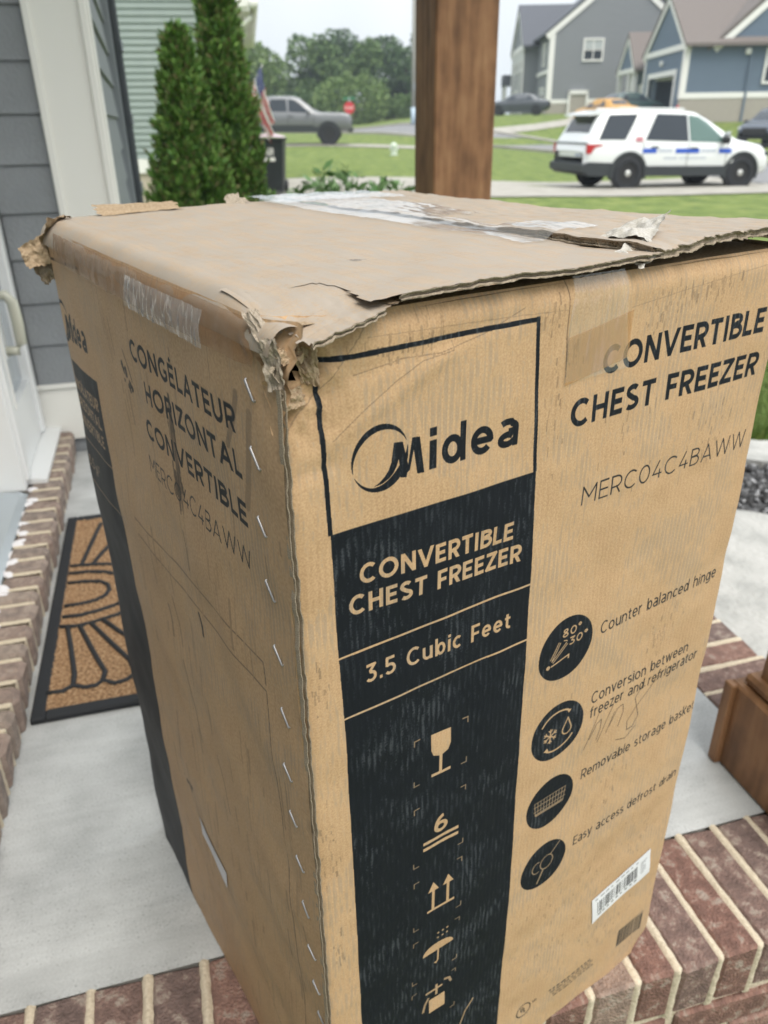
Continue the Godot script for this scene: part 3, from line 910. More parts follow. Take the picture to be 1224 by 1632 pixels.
	part("skirt_board", box_mesh(Vector3(-0.05, 0.92, -20.0), Vector3(11.02, 1.22, 0.05)), M.white, g)
	part("corner_board", box_mesh(Vector3(-0.08, 0.95, -0.4), Vector3(0.34, 6.2, 0.07)), M.white, g)
	part("rake_board", rake_board(Vector2(-0.5, 6.0), Vector2(5.5, 10.6), I, 0.02, 0.42), M.white, g)
	part("rake_board", rake_board(Vector2(11.5, 6.0), Vector2(5.5, 10.6), I, 0.02, 0.42), M.white, g)
	part("roof", prism_mesh(PackedVector2Array([Vector2(-0.6, 5.95), Vector2(5.5, 10.62), Vector2(11.6, 5.95), Vector2(11.6, 6.15), Vector2(5.5, 10.85), Vector2(-0.6, 6.15)]), Transform3D(Basis(), Vector3(0, 0, -20.4)), 20.55), M.roof_slate, g)
	window(g, Vector3(3.55, 4.15, 0.0), 0.0, 1.45, 1.4, 2)
	var hatch := part("side_door", box_mesh(Vector3(1.9, -0.5, 0.06), Vector3(3.3, 1.6, 0.2)), M.stone_base, g)
	st = st_new()
	box(st, Vector3(1.75, -0.5, 0.06), Vector3(1.92, 1.9, 0.3))
	box(st, Vector3(3.28, -0.5, 0.06), Vector3(3.45, 1.9, 0.3))
	box(st, Vector3(1.75, 1.6, 0.06), Vector3(3.45, 1.9, 0.3))
	part("frame", done(st), M.white, hatch)
	# front bay with its own gable
	part("bay", box_mesh(Vector3(-1.3, -0.8, -17.2), Vector3(0.0, 5.9, -7.6)), M.siding_far_grey, g)
	part("bay_gable", prism_mesh(PackedVector2Array([Vector2(7.4, 5.9), Vector2(12.4, 8.9), Vector2(17.4, 5.9)]), F * Transform3D(Basis(), Vector3(0, 0, -1.35)), 0.3), M.siding_far_grey, g)
	part("rake_board", rake_board(Vector2(6.9, 5.6), Vector2(12.4, 9.25), F, -1.5, 0.42), M.white, g)
	part("rake_board", rake_board(Vector2(17.9, 5.6), Vector2(12.4, 9.25), F, -1.5, 0.42), M.white, g)
	part("belt_board", box_mesh(Vector3(-1.4, 5.6, -17.4), Vector3(-1.301, 5.95, -7.4)), M.white, g)
	part("belt_board", box_mesh(Vector3(-0.09, 3.2, -7.4), Vector3(-0.001, 3.5, -0.4)), M.white, g)
	part("bay_roof", prism_mesh(PackedVector2Array([Vector2(6.8, 5.6), Vector2(12.4, 9.3), Vector2(18.0, 5.6), Vector2(18.0, 5.8), Vector2(12.4, 9.5), Vector2(6.8, 5.8)]), F * Transform3D(Basis(), Vector3(0, 0, -1.55)), 6.5), M.roof_slate, g)
	for z in [-7.7, -10.6, -14.2, -17.1]:
		part("bay_board", box_mesh(Vector3(-1.42, -0.7, z - 0.2), Vector3(-1.302, 5.6, z + 0.2)), M.white, g)
	for s in [[-9.1, 3.9], [-12.4, 3.9], [-12.4, 0.7], [-15.6, 3.9]]:
		window(g, Vector3(-1.301, s[1], s[0]), -PI / 2, 1.7, 1.5, 2)
	window(g, Vector3(-0.001, 4.0, -3.4), -PI / 2, 1.1, 1.5, 2)
	window(g, Vector3(-0.001, 1.4, -3.4), -PI / 2, 2.4, 0.7, 3)
	part("porch_roof", prism_mesh(PackedVector2Array([Vector2(17.3, 2.9), Vector2(19.9, 2.9), Vector2(19.9, 3.9), Vector2(17.3, 3.9)]), F * Transform3D(Basis(), Vector3(0, 0, -2.2)), 2.2), M.roof_slate, g)
	for z in [-17.6, -19.7]:
		part("porch_column", box_mesh(Vector3(-2.1, -0.8, z - 0.15), Vector3(-1.8, 2.9, z + 0.15)), M.white, g)

# ---------------------------------------------------------------- plants
func leaves_mesh(pts: PackedVector3Array, dirs: PackedVector3Array, long: float, wide: float, cols: Array, jitter := 0.35) -> ArrayMesh:
	# one folded leaf (two triangles) at each point, along its direction
	var v := PackedVector3Array()
	var n := PackedVector3Array()
	var c := PackedColorArray()
	for i in pts.size():
		var d := dirs[i].normalized()
		var s := d.cross(Vector3(rng.randf_range(-1, 1), rng.randf_range(-1, 1), rng.randf_range(-1, 1))).normalized()
		var nn := s.cross(d)
		var k := 1.0 + rng.randf_range(-jitter, jitter)
		var a := pts[i]
		var b := a + d * long * k * 0.5 + s * wide * k * 0.5 + nn * wide * 0.12
		var e := a + d * long * k
		var f := a + d * long * k * 0.5 - s * wide * k * 0.5 + nn * wide * 0.12
		var pick: Color = cols[rng.randi() % cols.size()]
		var t := rng.randf_range(0.8, 1.2)
		pick = Color(pick.r * t, pick.g * t, pick.b * t)
		v.append_array([a, b, e, a, e, f])
		for q in 6:
			n.append(-nn)
			c.append(pick)
	var arr := []
	arr.resize(Mesh.ARRAY_MAX)
	arr[Mesh.ARRAY_VERTEX] = v
	arr[Mesh.ARRAY_NORMAL] = n
	arr[Mesh.ARRAY_COLOR] = c
	var me := ArrayMesh.new()
	me.add_surface_from_arrays(Mesh.PRIMITIVE_TRIANGLES, arr)
	return me

func ball() -> Vector3:
	while true:
		var p := Vector3(rng.randf_range(-1, 1), rng.randf_range(-1, 1), rng.randf_range(-1, 1))
		if p.length_squared() < 1.0:
			return p
	return Vector3.ZERO

func arborvitae(label: String, at: Vector3, high: float, rad: float, p: float, count: int):
	var t := thing("evergreen_tree", label, "evergreen", at, 0, "evergreens beside the green house")
	part("trunk", tube_mesh([Vector3(0, -0.1, 0), Vector3(0.01, high * 0.5, 0), Vector3(0, high * 0.93, 0)], [0.05, 0.03, 0.006], 7), M.bark, t)
	var pts := PackedVector3Array()
	var dirs := PackedVector3Array()
	var n := noise3(int(high * 100), 1.0)
	# flat upright sprays gathered in plumes
	for k in count / 26:
		var y := pow(rng.randf(), 1.25) * 0.985
		var a := rng.randf() * TAU
		var r: float = rad * pow(1.0 - y, p) * smoothstep(-0.12, 0.2, y) * (0.90 + 0.22 * n.get_noise_2d(a * 0.8, y * 5.0)) + 0.012
		var depth := 1.0 - 0.5 * pow(rng.randf(), 2.0)
		var c := Vector3(cos(a) * r * depth, y * high, sin(a) * r * depth)
		var out := Vector3(cos(a), 0, sin(a))
		var grow := (out * rng.randf_range(0.15, 0.7) + Vector3(0, 1, 0) + ball() * 0.25).normalized()
		var fan := grow.cross(out.rotated(Vector3.UP, rng.randf_range(-0.9, 0.9))).normalized()
		for q in 26:
			var s := rng.randf()
			var sp := rng.randf_range(-1, 1)
			pts.append(c + grow * (s * 0.125) + fan * sp * 0.034 * (1.1 - s) + ball() * 0.006)
			dirs.append(grow + fan * sp * 0.9 + ball() * 0.2)
	part("crown", leaves_mesh(pts, dirs, 0.050, 0.019, [Color(0.06, 0.145, 0.024), Color(0.085, 0.185, 0.03), Color(0.115, 0.225, 0.04), Color(0.17, 0.29, 0.06), Color(0.14, 0.13, 0.05)]), M.leaf, t)
	# the close inner twigs behind the sprays
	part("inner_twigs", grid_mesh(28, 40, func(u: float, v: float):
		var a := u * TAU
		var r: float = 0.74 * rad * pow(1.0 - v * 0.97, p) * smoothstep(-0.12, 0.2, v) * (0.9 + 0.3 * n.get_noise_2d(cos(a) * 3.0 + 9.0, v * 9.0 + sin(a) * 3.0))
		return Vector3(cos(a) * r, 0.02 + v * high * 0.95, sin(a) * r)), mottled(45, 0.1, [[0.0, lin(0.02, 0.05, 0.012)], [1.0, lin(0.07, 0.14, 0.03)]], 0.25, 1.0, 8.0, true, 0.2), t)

func broad_tree(label: String, at: Vector3, high: float, wide: float, cols: Array, count: int, leaf: float, bare := 0.12):
	var t := thing("broadleaf_tree", label, "tree", at, 0, "trees across the street")
	var st := st_new()
	st.set_smooth_group(0)
	tube(st, [Vector3(0, -0.3, 0), Vector3(0.05, high * 0.25, 0), Vector3(-0.04, high * 0.5, 0.05), Vector3(0, high * 0.8, 0)], [high * 0.028, high * 0.022, high * 0.014, high * 0.004], 7)
	var clumps := []
	for k in 17:
		var a := rng.randf() * TAU
		var y := rng.randf_range(bare + 0.1, 0.93)
		var r := wide * 0.5 * sin(PI * clampf(y * 0.85 + 0.13, 0, 1)) * rng.randf_range(0.35, 0.85)
		var c := Vector3(cos(a) * r, y * high, sin(a) * r)
		clumps.append([c, wide * rng.randf_range(0.14, 0.24)])
		if k < 8:
			tube(st, [Vector3(0, maxf(0.15, y * 0.6) * high, 0), c * Vector3(0.5, 0.9, 0.5), c], [high * 0.010, high * 0.006, high * 0.002], 5)
	part("trunk", done(st), M.bark, t)
	var pts := PackedVector3Array()
	var dirs := PackedVector3Array()
	for k in count:
		var c: Array = clumps[rng.randi() % clumps.size()]
		var b := ball()
		b = b.normalized() * pow(b.length(), 0.6)
		pts.append(c[0] + b * Vector3(1, 0.8, 1) * c[1])
		dirs.append(b + Vector3(0, -0.2, 0) + ball() * 0.8)
	part("crown", leaves_mesh(pts, dirs, leaf, leaf * 0.62, cols), M.leaf, t)

func bush(called: String, label: String, at: Vector3, wide: float, high: float, cols: Array, count: int, leaf: float):
	var t := thing(called, label, "bush", at)
	var pts := PackedVector3Array()
	var dirs := PackedVector3Array()
	var st := st_new()
	for k in 6:
		var a := TAU * k / 6.0
		tube(st, [Vector3(0, -0.1, 0), Vector3(cos(a) * wide * 0.2, high * 0.5, sin(a) * wide * 0.2)], [0.05 * high, 0.015 * high], 5)
	part("stem", done(st), M.bark, t)
	var n := noise3(int(wide * 77), 2.0)
	for k in count:
		var b := ball()
		b = b.normalized() * pow(b.length(), 0.4)
		var s: float = 1.0 + 0.22 * n.get_noise_3dv(b)
		pts.append(Vector3(b.x * wide * 0.5 * s, (b.y * 0.5 + 0.5) * high * s, b.z * wide * 0.5 * s))
		dirs.append(b + ball() * 0.7)
	part("crown", leaves_mesh(pts, dirs, leaf, leaf * 0.6, cols), M.leaf, t)

func build_vegetation():
	arborvitae("shorter dark green evergreen with the lower pointed top, nearest the house", on_ground(-1.56, 7.0, -0.02), 2.02, 0.55, 0.92, 42000)
	arborvitae("taller dark green evergreen reaching out of the top of frame", on_ground(-1.30, 7.45, -0.02), 2.62, 0.355, 0.70, 42000)
	var mid := [Color(0.08, 0.14, 0.04), Color(0.11, 0.18, 0.05), Color(0.14, 0.21, 0.07), Color(0.065, 0.12, 0.035)]
	var dark := [Color(0.055, 0.105, 0.04), Color(0.075, 0.13, 0.05), Color(0.095, 0.155, 0.06)]
	var lite := [Color(0.13, 0.20, 0.06), Color(0.17, 0.245, 0.08), Color(0.20, 0.275, 0.10), Color(0.10, 0.165, 0.05)]
	var rows := [
		[-15.5, 92.0, 8.2, 7.0, lite, "pale green broadleaf tree at the left end of the tree line, behind the flag"],
		[-11.4, 88.0, 7.2, 6.0, lite, "light green broadleaf tree above the grey pickup's bed"],
		[-8.6, 96.0, 8.4, 6.6, mid, "mid green tree rising above the roof of the grey pickup"],
		[-5.9, 92.0, 8.0, 6.0, mid, "mid green tree above the bonnet of the grey pickup"],
		[-4.0, 98.0, 8.8, 6.4, dark, "tallest tree of the tree line, above the red stop sign"],
		[-1.4, 92.0, 7.6, 6.2, mid, "dark green tree just right of the stop sign"],
		[0.9, 97.0, 8.0, 6.2, dark, "dense dark tree between the stop sign and the utility pole"],
		[3.0, 92.0, 8.3, 6.0, dark, "dark tree standing behind the thin utility pole"],
		[5.6, 94.0, 8.0, 6.6, mid, "tree mostly hidden behind the wood porch post"],
		[10.4, 112.0, 6.0, 6.0, mid, "distant tree left of the two-storey grey house"],
		[31.0, 100.0, 12.6, 6.0, lite, "tree top showing between the grey and the blue house roofs"]]
	for e in rows:
		broad_tree(e[5], on_ground(e[0], e[1], -0.1), e[2] * 0.97, e[3], e[4], 5200, 0.36, 0.02)
	bush("round_bush", "round bright green bush behind the red stop sign", on_ground(-2.6, 82.0, -0.1), 7.0, 4.0, lite, 5000, 0.3)
	bush("round_bush", "low green hedge at the foot of the tree line right of the stop sign", on_ground(3.6, 84.0, -0.1), 5.0, 2.0, mid, 2600, 0.28)
	bush("round_bush", "low dark undergrowth below the tree line at the pickup", on_ground(-8.0, 86.0, -0.1), 12.0, 2.6, dark, 5200, 0.3)
	# leafy plant just beyond the porch, its tips above the carton
	var t := thing("leafy_shrub", "leafy green shrub whose tips show above the far edge of the carton", "shrub", on_ground(-0.25, 5.0, -0.02), deg_to_rad(YAW))
	var st := st_new()
	var pts := PackedVector3Array()
	var dirs := PackedVector3Array()
	for k in 60:
		var x := rng.randf_range(-0.40, 0.46)
		var top := 1.24 - 0.62 * absf(x + 0.02) + rng.randf_range(-0.16, 0.03)
		if k > 53:
			top = 1.10
			x = 0.30 + 0.025 * (k - 54)
		var z := rng.randf_range(-0.22, 0.22)
		var p := [Vector3(x * 0.25, 0.0, z * 0.3), Vector3(x * 0.7, top * 0.55, z * 0.8), Vector3(x, top, z)]
		tube(st, p, [0.009, 0.006, 0.002], 5)
		for q in 34:
			var u := rng.randf_range(0.3, 1.0)
			var c: Vector3 = p[0].lerp(p[1], u * 2.0) if u < 0.5 else (p[1] as Vector3).lerp(p[2], u * 2.0 - 1.0)
			pts.append(c)
			dirs.append(Vector3(rng.randf_range(-1, 1), rng.randf_range(-0.1, 0.9), rng.randf_range(-1, 1)))
	part("stem", done(st), mat(lin(0.10, 0.14, 0.05), 0.8), t)
	part("foliage", leaves_mesh(pts, dirs, 0.075, 0.032, [Color(0.055, 0.14, 0.035), Color(0.085, 0.185, 0.05), Color(0.13, 0.24, 0.08), Color(0.20, 0.31, 0.14)]), M.leaf, t)

# ---------------------------------------------------------------- vehicles
func section(s: Array, x: float) -> Array:
	for i in range(1, s.size()):
		if x <= s[i][0]:
			var k: float = clampf((x - s[i - 1][0]) / (s[i][0] - s[i - 1][0]), 0, 1)
			var o := []
			for j in 6:
				o.append(lerpf(s[i - 1][j], s[i][j], k))
			return o
	return s[-1]

func half_ring(e: Array) -> Array:
	var x: float = e[0]
	var low: float = e[1]
	var belt: float = e[2]
	var top: float = e[3]
	var hw: float = e[4]
	var rw: float = e[5]
	return [Vector3(x, low, 0), Vector3(x, low, hw * 0.86), Vector3(x, low + 0.06, hw * 0.955), Vector3(x, lerpf(low, belt, 0.42), hw), Vector3(x, lerpf(low, belt, 0.78), hw * 0.995), Vector3(x, belt, hw * 0.955), Vector3(x, lerpf(belt, top, 0.9), rw * 1.03), Vector3(x, lerpf(belt, top, 0.985), rw * 0.88), Vector3(x, top + 0.012, 0)]

func car_body(s: Array) -> ArrayMesh:
	var n := 90
	var x0: float = s[0][0]
	var x1: float = s[-1][0]
	var rows := []
	for k in n + 1:
		var x := lerpf(x0, x1, float(k) / n)
		# soften the corners of the station table a little
		var e := section(s, x)
		if k > 2 and k < n - 2:
			var ea := section(s, x - 0.05)
			var eb := section(s, x + 0.05)
			for j in range(1, 6):
				e[j] = (ea[j] + 2.0 * e[j] + eb[j]) / 4.0
		var h := half_ring(e)
		var ring := []
		for q in h:
			ring.append(q)
		for q in range(h.size() - 2, 0, -1):
			ring.append(h[q] * Vector3(1, 1, -1))
		rows.append(ring)
	var w: int = rows[0].size()
	return grid_mesh(w, n, func(u: float, v: float):
		return rows[int(round(v * n))][int(round(u * w)) % w])

func side_point(s: Array, x: float, f: float, sgn: float, out := 0.016) -> Vector3:
	# a point of the glass line: f runs from the belt (0) to the edge of the roof (1)
	var h := half_ring(section(s, x))
	var p: Vector3 = h[5].lerp(h[6], f)
	return (p + Vector3(0, 0, out)) * Vector3(1, 1, sgn)

func glass_patch(s: Array, poly: Array, sgn: float) -> ArrayMesh:
	var st := st_new()
	var idx := Geometry2D.triangulate_polygon(PackedVector2Array(poly))
	for i in idx:
		st.add_vertex(side_point(s, poly[i].x, poly[i].y, sgn))
	return done(st)

func top_patch(s: Array, xa: float, xb: float, inset: float) -> ArrayMesh:
	# windscreen or rear window: follows the upper surface between two stations
	return grid_mesh(8, 8, func(u: float, v: float):
		var e := section(s, lerpf(xa, xb, v))
		var h := half_ring(e)
		var z: float = (u * 2.0 - 1.0)
		var y: float = lerpf(h[8].y, h[7].y, z * z) + 0.012
		return Vector3(e[0], y, z * (e[5] * 0.9 - inset)) + Vector3(0.006 * signf(xb - xa), 0, 0))

func wheel(parent: Node, at: Vector3, r: float, w: float, style: int):
	var sgn := signf(at.z)
	var ax := Basis(Vector3(1, 0, 0), PI / 2 * sgn)
	var t := part("wheel", lathe_mesh([Vector2(r * 0.62, -w / 2), Vector2(r * 0.9, -w / 2), Vector2(r * 0.98, -w * 0.4), Vector2(r, -w * 0.2), Vector2(r, w * 0.2), Vector2(r * 0.98, w * 0.4), Vector2(r * 0.9, w / 2), Vector2(r * 0.66, w / 2), Vector2(r * 0.62, w * 0.3)], 32, ax), M.rubber, parent, at)
	var rim: Material = [mat(lin(0.03, 0.032, 0.035), 0.45, 0.3), mat(lin(0.10, 0.10, 0.105), 0.4, 0.5), mat(lin(0.35, 0.36, 0.38), 0.3, 0.8)][style]
	part("rim", lathe_mesh([Vector2(r * 0.66, w * 0.42), Vector2(r * 0.56, w * 0.22), Vector2(r * 0.3, w * 0.3), Vector2(r * 0.001, w * 0.32)], 28, ax), rim, t)
	if style == 0:
		part("hub_cap", lathe_mesh([Vector2(r * 0.2, w * 0.3), Vector2(r * 0.19, w * 0.46), Vector2(r * 0.1, w * 0.52), Vector2(r * 0.001, w * 0.53)], 18, ax), mat(lin(0.6, 0.6, 0.58), 0.3, 0.6), t)
	else:
		for k in 6:
			var st := st_new()
			var a := TAU * k / 6.0
			box(st, Vector3(r * 0.12, w * 0.24, -r * 0.06), Vector3(r * 0.6, w * 0.38, r * 0.06), Transform3D(ax * Basis(Vector3.UP, a), Vector3.ZERO))
			part("spoke", done(st), rim, t)

func arch_mesh(r0: float, r1: float, z0: float, z1: float, a0 := -0.28, a1 := PI + 0.28) -> ArrayMesh:
	var st := st_new()
	var n := 28
	for k in n:
		var a := lerpf(a0, a1, float(k) / n)
		var b := lerpf(a0, a1, float(k + 1) / n)
		var p := [Vector2(cos(a), sin(a)), Vector2(cos(b), sin(b))]
		var f := func(v: Vector2, r: float, z: float) -> Vector3: return Vector3(v.x * r, v.y * r, z)
		quad(st, f.call(p[0], r0, z1), f.call(p[1], r0, z1), f.call(p[1], r1, z1), f.call(p[0], r1, z1))
		quad(st, f.call(p[0], r1, z1), f.call(p[1], r1, z1), f.call(p[1], r1, z0), f.call(p[0], r1, z0))
		quad(st, f.call(p[0], r0, z0), f.call(p[1], r0, z0), f.call(p[1], r0, z1), f.call(p[0], r0, z1))
	return done(st)

func car(called: String, label: String, cat: String, s: Array, spec: Dictionary, at: Vector3, dir: Vector2, pitch := 0.0) -> Node3D:
	# at: the ground under the middle of the wheelbase; dir: which way the car points, as (right, forward) of the camera
	var w := side * dir.x + fwd * dir.y
	var t := thing(called, label, cat, at, atan2(-w.z, w.x))
	t.rotation.z = pitch
	var mid: float = (spec.axles[0] + spec.axles[1]) / 2.0
	var off := Vector3(-mid, 0, 0)
	part("body", car_body(s), spec.paint, t, off)
	for sg in [-1.0, 1.0]:
		for g in spec.glass:
			part("side_window", glass_patch(s, g[0], sg), g[1], t, off)
		for ax in spec.axles:
			var z: float = section(s, ax)[4]
			part("wheel_well", lathe_mesh([Vector2(0.001, 0), Vector2(spec.r * 1.13, 0)], 24, Basis(Vector3(1, 0, 0), PI / 2)), M.dark, t, off + Vector3(ax, spec.r, sg * (z + 0.006)))
			part("wheel_arch", arch_mesh(spec.r * 1.10, spec.r * 1.28, sg * (z - 0.08), sg * (z + 0.028)), spec.trim, t, off + Vector3(ax, spec.r, 0))
			wheel(t, off + Vector3(ax, spec.r, sg * (z - 0.095)), spec.r, 0.26, spec.style)
		var sill := st_new()
		box(sill, Vector3(spec.axles[0] + spec.r * 1.15, s[4][1] - 0.02, sg * section(s, mid)[4] * 0.9), Vector3(spec.axles[1] - spec.r * 1.15, s[4][1] + 0.2, sg * (section(s, mid)[4] + 0.012)))
		part("sill", done(sill), spec.trim, t, off)
		if spec.has("mirror"):
			part("mirror", chamfered_mesh(Vector3(0.14, 0.16, 0.22), 0.04), spec.get("mirror_paint", M.dark), t, off + Vector3(spec.mirror[0], spec.mirror[1], sg * (section(s, mid)[4] + 0.1)))
		for q in spec.get("handles", []):
			part("door_handle", chamfered_mesh(Vector3(0.2, 0.035, 0.03), 0.01), M.plastic_dark, t, off + Vector3(q, section(s, q)[2] - 0.13, sg * (section(s, q)[4] * 0.997 + 0.008)))
		for q in spec.get("seams", []):
			part("door_seam", box_mesh(Vector3(q - 0.006, s[4][1] + 0.2, 0), Vector3(q + 0.006, section(s, q)[2], 0.004)), M.dark, t, off + Vector3(0, 0, sg * (section(s, q)[4] + 0.001)))
	part("windscreen", top_patch(s, spec.screen[0], spec.screen[1], 0.04), spec.get("screen_glass", M.glass_dark), t, off)
	if spec.has("rear"):
		part("rear_window", top_patch(s, spec.rear[0], spec.rear[1], 0.05), M.glass_dark, t, off)
	return t

func build_vehicles():
	var suv := [[0.00, 0.45, 0.80, 0.84, 0.84, 0.74], [0.05, 0.37, 1.00, 1.04, 0.94, 0.82], [0.13, 0.34, 1.07, 1.17, 0.97, 0.82], [0.30, 0.33, 1.09, 1.52, 0.985, 0.74], [0.42, 0.33, 1.09, 1.66, 0.99, 0.70], [0.62, 0.32, 1.09, 1.715, 0.995, 0.69], [1.5, 0.30, 1.08, 1.755, 1.0, 0.70], [2.4, 0.30, 1.06, 1.75, 1.0, 0.70], [2.9, 0.30, 1.05, 1.70, 1.0, 0.68], [3.30, 0.30, 1.045, 1.53, 1.0, 0.67], [3.75, 0.30, 1.04, 1.26, 0.995, 0.72], [4.0, 0.30, 1.03, 1.11, 0.99, 0.82], [4.3, 0.31, 1.00, 1.06, 0.98, 0.84], [4.7, 0.33, 0.92, 0.985, 0.95, 0.80], [4.93, 0.36, 0.78, 0.86, 0.87, 0.72], [5.05, 0.42, 0.64, 0.70, 0.74, 0.60]]
	var quarter := [Vector2(0.30, 0.03), Vector2(0.98, 0.03), Vector2(1.34, 0.94), Vector2(0.60, 0.96)]
	var rear_door := [Vector2(1.50, 0.03), Vector2(2.63, 0.03), Vector2(2.61, 0.96), Vector2(1.82, 0.95)]
	var front_door := [Vector2(2.68, 0.03), Vector2(3.68, 0.03), Vector2(3.18, 0.90), Vector2(2.92, 0.95), Vector2(2.66, 0.96)]
	var spec := {"paint": M.car_white, "trim": M.plastic_dark, "axles": [1.12, 4.15], "r": 0.375, "style": 0, "glass": [[quarter, M.glass_dark], [rear_door, M.glass_dark], [front_door, M.glass_green]], "screen": [3.05, 3.85], "rear": [0.44, 0.16], "mirror": [3.55, 1.10], "handles": [1.75, 2.78], "seams": [1.45, 2.63, 3.68]}
	var mid := Vector2(7.22, 21.4)
	var t := car("police_suv", "white police SUV with blue side stripes parked on the driveway", "police car", suv, spec, on_ground(mid.x, mid.y, 0.006), Vector2(2.98, 0.62).normalized(), -0.018)
	var off := Vector3(-2.635, 0, 0)
	# blue bars on the near side with small lettering marks between them
	for q in [[1.44, 1.80], [2.30, 2.93], [3.46, 3.80]]:
		for sg in [-1.0, 1.0]:
			part("stripe", box_mesh(Vector3(q[0], 0.815, 0), Vector3(q[1], 0.915, 0.004)), M.blue, t, off + Vector3(0, 0, sg * 1.001))
	var small := mat(lin(0.22, 0.28, 0.42), 0.5)
	var word := func(x0: float, x1: float, y: float, hh: float, n: int, sg: float) -> ArrayMesh:
		var st := st_new()
		var stepx := (x1 - x0) / n
		for k in n:
			var x := x0 + stepx * k
			box(st, Vector3(x, y, sg * 1.001), Vector3(x + stepx * 0.22, y + hh, sg * 1.005))
			box(st, Vector3(x + stepx * 0.22, y + (hh * 0.8 if k % 2 else hh * 0.4), sg * 1.001), Vector3(x + stepx * 0.6, y + (hh if k % 2 else hh * 0.6), sg * 1.005))
		return done(st)
	for sg in [-1.0, 1.0]:
		part("lettering", word.call(1.86, 2.24, 0.825, 0.08, 6, sg), small, t, off)
		part("lettering", word.call(2.99, 3.40, 0.825, 0.08, 6, sg), small, t, off)
		part("lettering", word.call(2.02, 2.38, 0.68, 0.05, 8, sg), small, t, off)
		part("lettering", word.call(2.44, 3.16, 0.68, 0.05, 13, sg), small, t, off)
		part("tail_lamp", prism_mesh(PackedVector2Array([Vector2(0.03, 0.80), Vector2(0.02, 1.0), Vector2(0.42, 1.0), Vector2(0.40, 0.97), Vector2(0.22, 0.93), Vector2(0.13, 0.80)]), Transform3D(Basis(), Vector3(0, 0, sg * 0.90)), sg * 0.08), M.red, t, off)
		part("flag_decal", box_mesh(Vector3(1.24, 1.06, 0), Vector3(1.42, 1.16, 0.004)), mat(lin(0.55, 0.22, 0.26), 0.5), t, off + Vector3(0, 0, sg * 0.975))
		part("head_lamp", chamfered_mesh(Vector3(0.3, 0.1, 0.1), 0.03), M.glass_dark, t, off + Vector3(4.80, 0.80, sg * 0.84))
	part("rear_bumper", prism_mesh(PackedVector2Array([Vector2(-0.04, 0.42), Vector2(-0.04, 0.56), Vector2(0.10, 0.62), Vector2(0.80, 0.60), Vector2(0.80, 0.30), Vector2(0.12, 0.32)]), Transform3D(Basis(), Vector3(0, 0, -1.005)), 2.01), M.plastic_dark, t, off)
	part("tailgate_panel", chamfered_mesh(Vector3(0.03, 0.26, 1.3), 0.01), M.car_white, t, off + Vector3(0.045, 0.84, 0))
	part("tailgate_trim", box_mesh(Vector3(0.02, 1.0, -0.88), Vector3(0.07, 1.03, 0.88)), M.plastic_dark, t, off)
	part("tailgate_lettering", box_mesh(Vector3(-0.012, 0.70, 0.35), Vector3(-0.004, 0.74, 0.62)), small, t, off + Vector3(0.03, 0.04, 0))
	part("spoiler", prism_mesh(PackedVector2Array([Vector2(0.10, 1.60), Vector2(0.10, 1.63), Vector2(0.60, 1.735), Vector2(0.60, 1.68), Vector2(0.42, 1.62)]), Transform3D(Basis(), Vector3(0, 0, -0.68)), 1.36), M.car_white, t, off)
	for sg in [-1.0, 1.0]:
		part("roof_rail", chamfered_mesh(Vector3(1.7, 0.035, 0.05), 0.012), M.car_white, t, off + Vector3(1.75, 1.765, sg * 0.60))
	part("antenna", tube_mesh([Vector3(2.55, 1.74, 0.35), Vector3(2.56, 1.86, 0.35)], [0.03, 0.015], 8), M.red, t, off)
	part("spotlight", tube_mesh([Vector3(3.52, 1.1, 0.95), Vector3(3.56, 1.22, 1.0), Vector3(3.66, 1.24, 1.02)], [0.02, 0.05, 0.06], 8), M.metal_dull, t, off)

	var truck := [[0.0, 0.62, 1.20, 1.24, 0.94, 0.9], [0.05, 0.55, 1.30, 1.34, 1.0, 0.95], [1.80, 0.52, 1.31, 1.36, 1.0, 0.95], [1.93, 0.52, 1.31, 1.80, 1.0, 0.80], [2.05, 0.52, 1.31, 1.96, 1.0, 0.74], [2.4, 0.52, 1.30, 1.995, 1.0, 0.74], [3.2, 0.52, 1.29, 1.985, 1.0, 0.74], [3.55, 0.52, 1.28, 1.90, 1.0, 0.72], [4.25, 0.52, 1.28, 1.40, 1.0, 0.85], [4.45, 0.53, 1.25, 1.34, 1.0, 0.88], [5.45, 0.55, 1.21, 1.31, 0.98, 0.90], [5.76, 0.56, 1.16, 1.27, 0.97, 0.88], [5.87, 0.58, 1.08, 1.19, 0.95, 0.86], [5.92, 0.62, 0.98, 1.05, 0.92, 0.83]]
	var tspec := {"paint": M.car_grey, "trim": M.plastic_dark, "axles": [1.0, 4.86], "r": 0.43, "style": 1, "glass": [[[Vector2(2.12, 0.1), Vector2(2.98, 0.1), Vector2(2.96, 0.9), Vector2(2.24, 0.9)], M.glass_dark], [[Vector2(3.06, 0.1), Vector2(4.05, 0.08), Vector2(3.55, 0.8), Vector2(3.32, 0.9), Vector2(3.04, 0.9)], M.glass_dark]], "screen": [3.6, 4.2], "mirror": [3.95, 1.35], "mirror_paint": M.car_grey, "handles": [2.2, 3.15], "seams": [2.06, 3.02, 4.18]}
	var p := car("pickup_truck", "grey crew-cab pickup truck parked side-on beyond the lawn", "pickup", truck, tspec, on_ground(-4.25, 40.5, 0.02), Vector2(1, 0.02).normalized(), -0.012)
	part("bed_rail", box_mesh(Vector3(0.1, 1.37, -0.9), Vector3(1.85, 1.42, 0.9)), M.plastic_dark, p, Vector3(-2.93, 0, 0))
	part("bumper", chamfered_mesh(Vector3(0.25, 0.22, 1.8), 0.05), M.plastic_dark, p, Vector3(5.86 - 2.93, 0.62, 0))
